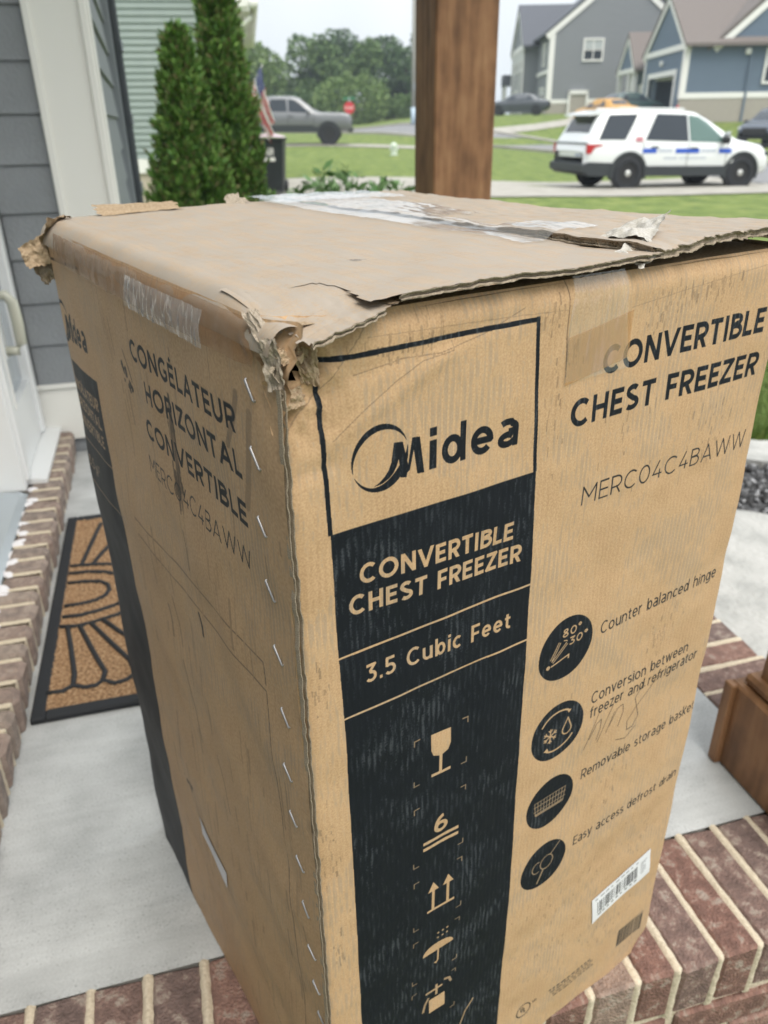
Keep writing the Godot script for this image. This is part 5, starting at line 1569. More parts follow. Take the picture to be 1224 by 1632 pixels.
# ---------------------------------------------------------------- printed cardboard
func kraft_image(ink: Sheet, marks: Sheet, w: int, h: int, sd: int, wear: float, pitch := 10.5) -> Image:
	# brown board, printed where the ink mask says so; rubbed along the flutes, soiled and darkened where the marks mask says so
	ink.im.resize(w, h, Image.INTERPOLATE_BILINEAR)
	marks.im.resize(w, h, Image.INTERPOLATE_BILINEAR)
	var a := ink.im.get_data()
	var d := marks.im.get_data()
	var streak := noise3(sd, 0.11, 2).get_image(w, h / 5, false, false, true)
	streak.resize(w, h, Image.INTERPOLATE_BILINEAR)
	var fine := noise3(sd + 1, 0.22, 3).get_image(w, h, false, false, true)
	var blot := noise3(sd + 2, 0.011, 4).get_image(w / 2, h / 2, false, false, true)
	blot.resize(w, h, Image.INTERPOLATE_BILINEAR)
	var S := streak.get_data()
	var flute := PackedFloat32Array()
	for x in w:
		flute.append(0.5 + 0.5 * sin(TAU * x / pitch))
	var G := fine.get_data()
	var zone := noise3(sd + 3, 0.02, 3).get_image(w / 4, h / 4, false, false, true)
	zone.resize(w, h, Image.INTERPOLATE_BILINEAR)
	var Z := zone.get_data()
	var B := blot.get_data()
	var out := PackedByteArray()
	out.resize(w * h * 3)
	var i := 0
	for p in w * h:
		var g: int = G[p]
		var s: int = S[p]
		var b: int = B[p]
		var k: float = a[p] / 255.0
		var t := (g - 128) * 0.13 + (b - 128) * 0.07 + (s - 128) * 0.03 + (flute[p % w] - 0.5) * 5.0 * wear
		var r := 187.0 + t
		var gg := 155.0 + t
		var bb := 120.0 + t * 0.9
		# soil rubbed on the flute tops: patches of short vertical dashes
		var fl := flute[p % w]
		var rubbed := clampf(0.45 + (Z[p] - 100) * 0.0065, 0.35, 1.1)
		var soil := clampf((s * 0.7 + b * 0.8 - 205 + (g - 128) * 0.6 + 8.0) * 0.013 * wear * fl * rubbed, 0.0, 0.26)
		r += (104.0 - r) * soil
		gg += (101.0 - gg) * soil
		bb += (101.0 - bb) * soil
		if k > 0.0:
			# ink greys where the flute tops were rubbed
			var bare := clampf((s * 0.8 - b * 0.55 + (g - 128) * 0.55 - 26.0) * 0.0052 * wear * (0.15 + 0.85 * fl) * rubbed, 0.0, 0.34)
			var ir := 16.0 + 125.0 * bare
			var ig := 21.0 + 122.0 * bare
			var ib := 28.0 + 116.0 * bare
			r += (ir - r) * k
			gg += (ig - gg) * k
			bb += (ib - bb) * k
		var m: int = d[p]
		if m > 0:
			var q := m / 255.0
			r += (38.0 - r) * q
			gg += (34.0 - gg) * q
			bb += (33.0 - bb) * q
		out[i] = clampi(int(r), 0, 255)
		out[i + 1] = clampi(int(gg), 0, 255)
		out[i + 2] = clampi(int(bb), 0, 255)
		i += 3
	return Image.create_from_data(w, h, false, Image.FORMAT_RGB8, out)

func board_normal(sd: int, w: int, h: int, pitch: float, strength: float) -> ImageTexture:
	# washboard of the flutes under the paper plus paper fibre
	var n := noise3(sd, 0.03, 3).get_image(w, h, false, false, true)
	var f := noise3(sd + 1, 0.3, 2).get_image(w, h, false, false, true)
	var a := n.get_data()
	var b := f.get_data()
	var row := PackedFloat32Array()
	for x in w:
		row.append(18.0 * sin(TAU * x / pitch))
	for y in h:
		for x in w:
			var p := y * w + x
			a[p] = clampi(int(a[p] * 0.55 + b[p] * 0.12 + 45.0 + row[x]), 0, 255)
	var im := Image.create_from_data(w, h, false, Image.FORMAT_L8, a)
	im.bump_map_to_normal_map(strength)
	return ImageTexture.create_from_image(im)

func front_print() -> Array:
	var W := BOX_W
	var H := BOX_H
	var s := Sheet.new(W, H, 4294.0)
	var m := Sheet.new(W, H, 2147.0)
	var X := func(u: float) -> float: return u * W
	var P := func(u: float, v: float) -> Vector2: return Vector2(u * W, v * H)
	# frame and band; the panel bows, so the band's edges drift
	s.stroke(PackedVector2Array([P.call(0.0592, 0.853), P.call(0.0530, 0.9745), P.call(0.393, 0.9765), P.call(0.409, 0.853)]), 0.0031)
	s.fill([PackedVector2Array([P.call(0.0597, 0.8530), P.call(0.4110, 0.8530), P.call(0.4150, 0.7450), P.call(0.4175, 0.6870), P.call(0.430, 0.35), P.call(0.437, 0.0), P.call(0.080, 0.0), P.call(0.0743, 0.315), P.call(0.0664, 0.6874), P.call(0.063, 0.7466)])], 1.0)
	s.stroke(PackedVector2Array([P.call(0.05, 0.7464), P.call(0.43, 0.7462)]), 0.0018, 0.0)
	s.stroke(PackedVector2Array([P.call(0.05, 0.6874), P.call(0.43, 0.6870)]), 0.0018, 0.0)
	emblem(s, P.call(0.0935, 0.8752), 0.99, X.call(0.3715))
	write(s, "CONVERTIBLE", X.call(0.1010), X.call(0.3725), 0.8045 * H, 0.0150, 0.205, 0.0, 0.14, -0.052)
	write(s, "CHEST FREEZER", X.call(0.0835), X.call(0.3905), 0.7800 * H, 0.0150, 0.205, 0.0, 0.14, -0.040)
	write(s, "3.5 Cubic Feet", X.call(0.1052), X.call(0.3790), 0.7138 * H, 0.0150, 0.165, 0.0, 0.17, -0.040)
	write(s, "CONVERTIBLE", X.call(0.5300), X.call(0.9290), 0.9215 * H, 0.0205, 0.20, 1.0, 0.14, 0.020)
	write(s, "CHEST FREEZER", X.call(0.4700), X.call(0.9370), 0.8832 * H, 0.0205, 0.20, 1.0, 0.14, 0.0)
	write(s, "MERC04C4BAWW", X.call(0.5142), X.call(0.9510), 0.8068 * H, 0.0158, 0.085, 0.92, 0.17)
	for e in [["Counter balanced hinge", 0.6035, 0.945, 0.6515], ["Conversion between", 0.606, 0.896, 0.5620], ["freezer and refrigerator", 0.606, 0.935, 0.5432], ["Removable storage basket", 0.6076, 0.974, 0.4545], ["Easy access defrost drain", 0.610, 0.956, 0.3495]]:
		write(s, e[0], X.call(e[1]), X.call(e[2]), e[3] * H, 0.0128, 0.115, 0.88, 0.17, 0.005)
	# four round pictograms
	var C := [P.call(0.516, 0.655), P.call(0.5200, 0.5500), P.call(0.5225, 0.4495), P.call(0.5235, 0.3500)]
	for k in 4:
		disc(s, C[k], 0.0316 if k < 2 else 0.0305, 1.0)
	var c: Vector2 = C[0]
	write(s, "80°", c.x - 0.006, c.x + 0.016, c.y + 0.0125, 0.0085, 0.17, 0.0)
	write(s, "30°", c.x + 0.003, c.x + 0.025, c.y + 0.0015, 0.0085, 0.17, 0.0)
	disc(s, c + Vector2(-0.0195, -0.0125), 0.0022, 0.0)
	for e in [[Vector2(-0.017, -0.006), Vector2(-0.0085, 0.0095)], [Vector2(-0.0155, -0.0085), Vector2(0.0005, 0.0055)]]:
		s.stroke(PackedVector2Array([c + e[0], c + e[1]]), 0.0034, 0.0)
		s.stroke(PackedVector2Array([c + e[0], c + e[1]]), 0.0012, 1.0)
	s.stroke(PackedVector2Array([c + Vector2(-0.0165, -0.0125), c + Vector2(0.0045, -0.0085), c + Vector2(0.0045, -0.0125)]), 0.0016, 0.0)
	s.stroke(PackedVector2Array([c + Vector2(-0.004, 0.0095), c + Vector2(-0.0005, 0.0085), c + Vector2(0.0005, 0.0075)]), 0.0011, 0.0)
	c = C[1]
	s.stroke(PackedVector2Array(arc(c.x, c.y, 0.0225, 0.0225, 150, 60)), 0.0019, 0.0)
	s.stroke(PackedVector2Array(arc(c.x, c.y, 0.0225, 0.0225, 330, 240)), 0.0019, 0.0)
	s.fill([PackedVector2Array([c + Vector2(0.0150, 0.0185), c + Vector2(0.0085, 0.0215), c + Vector2(0.0115, 0.0155)])], 0.0)
	s.fill([PackedVector2Array([c + Vector2(-0.0155, -0.0180), c + Vector2(-0.0080, -0.0215), c + Vector2(-0.0110, -0.0150)])], 0.0)
	for k in 3:
		var v := Vector2.from_angle(deg_to_rad(90 + 60 * k)) * 0.0085
		var o := c + Vector2(-0.0085, -0.0025)
		s.stroke(PackedVector2Array([o - v, o + v]), 0.0014, 0.0)
		for sg in [-1.0, 1.0]:
			for tw in [-0.75, 0.75]:
				s.stroke(PackedVector2Array([o + v * sg * 0.55, o + v * sg * 0.55 + v.rotated(tw) * sg * 0.42]), 0.0011, 0.0)
	var dr := [c + Vector2(0.0115, 0.0105)] + arc(c.x + 0.0115, c.y - 0.003, 0.0052, 0.0058, 25, -205, 16) + [c + Vector2(0.0115, 0.0105)]
	s.stroke(PackedVector2Array(dr), 0.0015, 0.0)
	c = C[2]
	for k in 11:
		var x := -0.0205 + 0.0040 * k
		s.stroke(PackedVector2Array([c + Vector2(x, 0.0085), c + Vector2(x * 0.9, -0.0085)]), 0.0010, 0.25)
	for y in [0.0085, 0.0030, -0.0030]:
		s.stroke(PackedVector2Array([c + Vector2(-0.0210, y), c + Vector2(0.0205, y)]), 0.0010, 0.25)
	s.fill([PackedVector2Array([c + Vector2(-0.019, -0.0060), c + Vector2(0.019, -0.0060), c + Vector2(0.018, -0.0095), c + Vector2(-0.018, -0.0095)])], 0.3)
	c = C[3]
	s.stroke(PackedVector2Array(arc(c.x + 0.004, c.y + 0.002, 0.0085, 0.0090, 0, 360, 22)), 0.0013, 0.2)
	s.stroke(PackedVector2Array(arc(c.x - 0.009, c.y + 0.001, 0.0062, 0.0075, 60, 300, 16)), 0.0013, 0.2)
	s.stroke(PackedVector2Array([c + Vector2(0.009, 0.010), c + Vector2(0.0205, 0.0215)]), 0.0014, 0.2)
	s.stroke(PackedVector2Array([c + Vector2(0.000, -0.0065), c + Vector2(-0.006, -0.0250)]), 0.0022, 0.2)
	# handling marks in the band, each between four corner ticks
	for e in [[0.6285, 0.5750], [0.5460, 0.4680], [0.4470, 0.3760], [0.3560, 0.2850], [0.2660, 0.1990]]:
		for q in [[0.191, 1.0], [0.299, -1.0]]:
			for v in [[0, -1.0], [1, 1.0]]:
				var p: Vector2 = P.call(q[0], e[v[0]])
				s.stroke(PackedVector2Array([p + Vector2(0.0055 * q[1], 0), p, p + Vector2(0, 0.0055 * v[1])]), 0.0012, 0.35)
	s.fill([PackedVector2Array([P.call(0.2240, 0.6270), P.call(0.2650, 0.6250), P.call(0.2650, 0.6080), P.call(0.2600, 0.6010), P.call(0.2480, 0.5985), P.call(0.2480, 0.5790), P.call(0.2660, 0.5790), P.call(0.2660, 0.5755), P.call(0.2260, 0.5765), P.call(0.2260, 0.5800), P.call(0.2415, 0.5795), P.call(0.2415, 0.5985), P.call(0.2290, 0.6020), P.call(0.2245, 0.6090)])], 0.0)
	write(s, "6", X.call(0.2330), X.call(0.2630), 0.5010 * H, 0.0205, 0.19, 0.0)
	for y in [0.4945, 0.4865]:
		s.stroke(PackedVector2Array([P.call(0.211, y), P.call(0.288, y - 0.001)]), 0.0036, 0.0)
	s.stroke(PackedVector2Array([P.call(0.2210, 0.3930), P.call(0.2830, 0.3930)]), 0.0030, 0.0)
	for x in [0.2345, 0.2680]:
		s.stroke(PackedVector2Array([P.call(x, 0.3945), P.call(x, 0.4260)]), 0.0030, 0.0)
		s.fill([PackedVector2Array([P.call(x - 0.0125, 0.4215), P.call(x, 0.4340), P.call(x + 0.0125, 0.4215)])], 0.0)
	var um := [P.call(0.2140, 0.3215)]
	for k in 13:
		var a := PI - PI * k / 12.0
		um.append(P.call(0.2510 + 0.0365 * cos(a), 0.3225 + 0.0125 * sin(a)))
	s.fill([PackedVector2Array(um)], 0.0)
	s.stroke(PackedVector2Array([P.call(0.2510, 0.3240), P.call(0.2510, 0.3040), P.call(0.2470, 0.3010), P.call(0.2430, 0.3030)]), 0.0020, 0.0)
	for k in 6:
		disc(s, P.call(0.236 + 0.011 * (k % 3) + 0.012, 0.3435 + 0.008 * (k / 3)), 0.0013, 0.1)
	s.fill([PackedVector2Array([P.call(0.2330, 0.2385), P.call(0.2725, 0.2375), P.call(0.2730, 0.2140), P.call(0.2335, 0.2150)])], 0.0)
	s.stroke(PackedVector2Array([P.call(0.2510, 0.2420), P.call(0.2510, 0.2600)]), 0.0028, 0.1)
	s.stroke(PackedVector2Array([P.call(0.2240, 0.2530), P.call(0.2660, 0.2530)]), 0.0028, 0.1)
	s.stroke(PackedVector2Array([P.call(0.2180, 0.2230), P.call(0.2230, 0.2350), P.call(0.2320, 0.2440)]), 0.0030, 0.2)
	s.stroke(PackedVector2Array([P.call(0.2700, 0.2600), P.call(0.2830, 0.2570), P.call(0.2880, 0.2490)]), 0.0030, 0.2)
	s.stroke(PackedVector2Array([P.call(0.318, 0.150), P.call(0.330, 0.172), P.call(0.352, 0.186)]), 0.0022, 0.2)
	# barcode, address lines and approval mark near the lower edge
	var r := RandomNumberGenerator.new()
	r.seed = 9
	s.fill([PackedVector2Array([P.call(0.846, 0.052), P.call(0.846, 0.090), P.call(0.943, 0.094), P.call(0.943, 0.056)])], 0.16)
	var x := 0.848
	while x < 0.940:
		var bw := r.randf_range(0.0012, 0.0042)
		s.fill([PackedVector2Array([P.call(x, 0.054), P.call(x, 0.089), P.call(x + bw, 0.0892), P.call(x + bw, 0.0542)])], 0.85)
		x += bw + r.randf_range(0.0015, 0.0042)
	for row in 4:
		x = 0.602 + 0.006 * row
		while x < 0.745 + 0.004 * row:
			var lw := r.randf_range(0.006, 0.022)
			s.stroke(PackedVector2Array([P.call(x, 0.0735 - 0.0062 * row), P.call(x + lw, 0.0735 - 0.0062 * row)]), 0.0024 if row > 0 else 0.0036, 0.62)
			x += lw + 0.004
	disc(s, P.call(0.520, 0.0720), 0.0110, 0.85, 0.0095)
	write(s, "U", X.call(0.5110), X.call(0.5185), 0.0700 * H, 0.0085, 0.16, 0.85)
	write(s, "L", X.call(0.5215), X.call(0.5275), 0.0660 * H, 0.0085, 0.16, 0.85)
	write(s, "us", X.call(0.5480), X.call(0.5610), 0.0740 * H, 0.0060, 0.16, 0.8)
	# pen strokes by hand
	var pen := 0.55
	for e in [[[0.602, 0.500], [0.615, 0.522], [0.634, 0.545]], [[0.612, 0.512], [0.628, 0.530], [0.642, 0.533], [0.642, 0.520], [0.636, 0.505]], [[0.640, 0.500], [0.660, 0.528], [0.680, 0.550]], [[0.664, 0.506], [0.682, 0.532]], [[0.672, 0.514], [0.690, 0.534], [0.706, 0.536], [0.710, 0.525], [0.700, 0.506]], [[0.770, 0.545], [0.756, 0.548], [0.742, 0.535], [0.752, 0.520], [0.762, 0.505], [0.750, 0.492], [0.732, 0.492], [0.728, 0.505], [0.748, 0.520], [0.790, 0.538], [0.812, 0.555], [0.818, 0.548], [0.790, 0.540]], [[0.700, 0.486], [0.730, 0.480], [0.760, 0.490]]]:
		var pts := PackedVector2Array()
		for q in e:
			pts.append(P.call(q[0], q[1]))
		m.stroke(pts, 0.0011, pen, -1e9, 1e9, Geometry2D.JOIN_ROUND, Geometry2D.END_ROUND)
	# creases in the paper, scuffs and rubbed dirt
	for e in [[[0.068, 0.921], [0.11, 0.937], [0.16, 0.953], [0.20, 0.963], [0.25, 0.966]], [[0.10, 0.962], [0.17, 0.967], [0.23, 0.966], [0.30, 0.973], [0.37, 0.986]], [[0.00, 0.925], [0.03, 0.944], [0.07, 0.962], [0.09, 0.975], [0.13, 1.0]], [[0.95, 0.905], [0.97, 0.88], [0.965, 0.85]]]:
		var pts := PackedVector2Array()
		for q in e:
			pts.append(P.call(q[0], q[1]))
		m.stroke(pts, 0.0008, 0.22, -1e9, 1e9, Geometry2D.JOIN_ROUND)
	m.stroke(PackedVector2Array([P.call(0.449, 1.0), P.call(0.449, 0.962), P.call(0.455, 0.926)]), 0.0012, 0.38)
	m.stroke(PackedVector2Array([P.call(0.12, 0.985), P.call(0.45, 0.9795)]), 0.0006, 0.16)
	m.stroke(PackedVector2Array([P.call(0.58, 0.972), P.call(0.92, 0.988)]), 0.0006, 0.16)
	for e in [[0.17, 0.972, 0.07, 30], [0.21, 0.978, 0.03, 18], [0.42, 0.975, 0.03, 24], [0.70, 0.968, 0.10, 46], [0.80, 0.972, 0.06, 30], [0.66, 0.955, 0.05, 20], [0.44, 0.90, 0.02, 20], [0.47, 0.94, 0.02, 16], [0.86, 0.87, 0.06, 26], [0.82, 0.835, 0.09, 30], [0.62, 0.845, 0.08, 22], [0.80, 0.62, 0.05, 26], [0.78, 0.59, 0.03, 20], [0.55, 0.57, 0.03, 12], [0.70, 0.41, 0.06, 24], [0.85, 0.28, 0.08, 40], [0.70, 0.26, 0.08, 30], [0.55, 0.25, 0.09, 34], [0.78, 0.13, 0.10, 40], [0.60, 0.16, 0.12, 40], [0.03, 0.55, 0.02, 26], [0.04, 0.42, 0.02, 20], [0.03, 0.72, 0.02, 16], [0.90, 0.02, 0.09, 30]]:
		for q in e[3]:
			var p: Vector2 = P.call(e[0] + r.randfn(0, 0.45) * e[2], e[1] + r.randfn(0, 0.006) + (0.0 if e[1] > 0.9 else r.randfn(0, 0.02)))
			m.stroke(PackedVector2Array([p, p + Vector2(r.randf_range(-0.0006, 0.0006), r.randf_range(0.002, 0.009))]), r.randf_range(0.0006, 0.0020), r.randf_range(0.05, 0.26))
	return [s, m]

func side_print() -> Array:
	var W := BOX_D
	var H := BOX_H
	var s := Sheet.new(W, H, 2800.0)
	var m := Sheet.new(W, H, 1400.0)
	var X := func(u: float) -> float: return u * W
	var P := func(u: float, v: float) -> Vector2: return Vector2(u * W, v * H)
	emblem(s, P.call(0.0180, 0.8710), 1.0, X.call(0.2160))
	s.fill([PackedVector2Array([P.call(0.0, 0.8480), P.call(0.2490, 0.8500), P.call(0.2620, 0.7700), P.call(0.2800, 0.6240), P.call(0.2900, 0.4350), P.call(0.270, 0.15), P.call(0.262, 0.0), P.call(0.0, 0.0)])], 1.0)
	for e in [["CONGÉLATEUR", 0.812], ["HORIZONTAL", 0.789], ["CONVERTIBLE", 0.766]]:
		write(s, e[0], X.call(0.012), X.call(0.236), e[1] * H, 0.0135, 0.20, 0.12, 0.14)
	s.stroke(PackedVector2Array([P.call(0.0, 0.7480), P.call(0.27, 0.7480)]), 0.0016, 0.2)
	write(s, "3,5 pi", X.call(0.055), X.call(0.135), 0.7080 * H, 0.0135, 0.16, 0.15)
	write(s, "3", X.call(0.139), X.call(0.149), 0.7160 * H, 0.0070, 0.16, 0.15)
	s.stroke(PackedVector2Array([P.call(0.0, 0.6880), P.call(0.28, 0.6880)]), 0.0016, 0.2)
	write(s, "CONGÉLATEUR", X.call(0.5140), X.call(0.8900), 0.9138 * H, 0.0178, 0.19, 1.0, 0.14)
	write(s, "HORIZONTAL", X.call(0.5570), X.call(0.8930), 0.8795 * H, 0.0178, 0.19, 1.0, 0.14)
	write(s, "CONVERTIBLE", X.call(0.5300), X.call(0.8940), 0.8402 * H, 0.0178, 0.19, 1.0, 0.14)
	write(s, "MERC04C4BAWW", X.call(0.5170), X.call(0.8910), 0.8015 * H, 0.0158, 0.085, 0.9, 0.17)
	# rubbed outline of a sheet, smears, gouges, painted dark gap below the tape
	var r := RandomNumberGenerator.new()
	r.seed = 19
	for e in [[[0.385, 0.7165], [0.897, 0.7185], [0.9, 0.696]], [[0.392, 0.698], [0.55, 0.692], [0.70, 0.690], [0.9, 0.690], [0.915, 0.52], [0.921, 0.434], [0.922, 0.285], [0.925, 0.1]]]:
		var pts := PackedVector2Array()
		for q in e:
			pts.append(P.call(q[0], q[1]))
		m.stroke(pts, 0.0013, 0.42, -1e9, 1e9, Geometry2D.JOIN_ROUND)
		m.stroke(pts, 0.0006, 0.55, -1e9, 1e9, Geometry2D.JOIN_ROUND)
	for q in 90:
		var u := r.randfn(0.655, 0.006)
		var v := r.randf_range(0.815, 0.905)
		m.stroke(PackedVector2Array([P.call(u, v), P.call(u + r.randf_range(-0.003, 0.003), v - r.randf_range(0.01, 0.03))]), r.randf_range(0.0008, 0.003), r.randf_range(0.25, 0.75), -1e9, 1e9, Geometry2D.JOIN_ROUND, Geometry2D.END_ROUND)
	for e in [[0.663, 0.684, 0.672, 0.662, 0.004, 0.8], [0.645, 0.77, 0.652, 0.73, 0.0022, 0.4], [0.465, 0.9162, 0.4881, 0.8877, 0.0016, 0.8], [0.53, 0.66, 0.545, 0.60, 0.002, 0.35], [0.50, 0.64, 0.505, 0.60, 0.003, 0.4], [0.54, 0.58, 0.58, 0.48, 0.0016, 0.5], [0.0, 0.967, 0.262, 0.9735, 0.0028, 0.95], [0.66, 0.50, 0.69, 0.43, 0.0022, 0.3], [0.43, 0.46, 0.41, 0.37, 0.0016, 0.4], [0.46, 0.33, 0.49, 0.28, 0.0012, 0.5], [0.60, 0.255, 0.83, 0.12, 0.0011, 0.5], [0.90, 0.945, 0.86, 0.90, 0.006, 0.25], [0.93, 0.935, 0.90, 0.86, 0.008, 0.2]]:
		m.stroke(PackedVector2Array([P.call(e[0], e[1]), P.call((e[0] + e[2]) / 2 + 0.004, (e[1] + e[3]) / 2), P.call(e[2], e[3])]), e[4], e[5], -1e9, 1e9, Geometry2D.JOIN_ROUND, Geometry2D.END_ROUND)
	for e in [[0.447, 0.893, 0.03, 0.010], [0.475, 0.8815, 0.012, 0.006], [0.438, 0.340, 0.028, 0.0085]]:
		for q in 14:
			disc(m, P.call(e[0] + r.randfn(0, 0.4) * e[2], e[1] + r.randfn(0, 0.4) * e[3]), r.randf_range(0.0012, 0.0034), r.randf_range(0.6, 0.98))
	for q in 260:
		var p: Vector2 = P.call(r.randf_range(0.3, 1.0), r.randf_range(0.02, 0.95))
		m.stroke(PackedVector2Array([p, p + Vector2(r.randf_range(-0.001, 0.001), r.randf_range(0.01, 0.06))]), r.randf_range(0.0006, 0.0034), r.randf_range(0.05, 0.2))
	return [s, m]

func top_image() -> Image:
	# bare board of the flaps, scuffed by straps and other boxes
	var w := 900
	var h := 1024
	var s := Sheet.new(BOX_W, BOX_D, 1880.0)
	var m := Sheet.new(BOX_W, BOX_D, 1880.0)
	var r := RandomNumberGenerator.new()
	r.seed = 29
	for q in 1100:
		var p := Vector2(r.randf() * BOX_W, r.randf() * BOX_D)
		if p.x > 0.27 and r.randf() < 0.4:
			p.x *= 0.6
		var l := r.randf_range(0.004, 0.05)
		var a := r.randfn(0.12, 0.14)
		m.stroke(PackedVector2Array([p, p + Vector2.from_angle(a) * l]), r.randf_range(0.0003, 0.0016), r.randf_range(0.03, 0.17))
	for e in [[0.10, 0.12, 0.05, 60, 0.2], [0.13, 0.53, 0.03, 60, 0.3], [0.17, 0.24, 0.05, 40, 0.15], [0.06, 0.38, 0.03, 30, 0.15], [0.12, 0.20, 0.09, 90, 0.06], [0.20, 0.10, 0.07, 80, 0.06], [0.40, 0.20, 0.06, 90, 0.1], [0.42, 0.06, 0.05, 60, 0.1]]:
		for q in e[3]:
			var p := Vector2(e[0] + r.randfn(0, 0.6) * e[2], e[1] + r.randfn(0, 0.008))
			m.stroke(PackedVector2Array([p, p + Vector2(r.randf_range(0.003, 0.016), r.randf_range(-0.002, 0.002))]), r.randf_range(0.0005, 0.0016), r.randf_range(0.1, e[4] + 0.1))
	disc(m, Vector2(0.119, 0.111), 0.0045, 0.95)
	m.stroke(PackedVector2Array([Vector2(0.112, 0.113), Vector2(0.127, 0.110)]), 0.003, 0.95)
	var im := kraft_image(s, m, w, h, 601, 0.35)
	# dry pale scuffing over the print side
	var n := noise3(611, 0.035, 5).get_image(w, h / 3, false, false, true)
	n.resize(w, h, Image.INTERPOLATE_BILINEAR)
	var f := noise3(612, 0.2, 2).get_image(w, h, false, false, true)
	var D := im.get_data()
	var N := n.get_data()
	var Fd := f.get_data()
	for p in w * h:
		var k := clampf((N[p] + (Fd[p] - 128) * 0.6 + 30) * 0.0055, 0.66, 0.95)
		D[p * 3] = int(lerpf(D[p * 3], 166.0, k))
		D[p * 3 + 1] = int(lerpf(D[p * 3 + 1], 156.0, k))
		D[p * 3 + 2] = int(lerpf(D[p * 3 + 2], 145.0, k))
	return Image.create_from_data(w, h, false, Image.FORMAT_RGB8, D)

# ---------------------------------------------------------------- the carton
func crumple(nu: int, nv: int, corners: Array, amp: float, freq: float, sd: int, ragged := 0.12) -> ArrayMesh:
	# a torn, crumpled scrap spanned between four corners, with an uneven outline
	var n := noise3(sd, freq * 0.7, 2)
	var nx: Vector3 = (corners[1] - corners[0]).cross(corners[3] - corners[0]).normalized()
	return grid_mesh(nu, nv, func(u: float, v: float):
		var p: Vector3 = (corners[0] as Vector3).lerp(corners[1], u).lerp((corners[3] as Vector3).lerp(corners[2], u), v)
		var k: float = n.get_noise_2d(u * 2.0 + sd, v * 2.0)
		var q: float = n.get_noise_2d(u * 5.0, v * 5.0 + sd)
		return p + nx * amp * (k + 0.6 * absf(q)) + (corners[1] - corners[0]) * ragged * 0.5 * n.get_noise_2d(v * 9.0, sd) + (corners[3] - corners[0]) * ragged * 0.5 * n.get_noise_2d(u * 9.0, sd + 5.0))

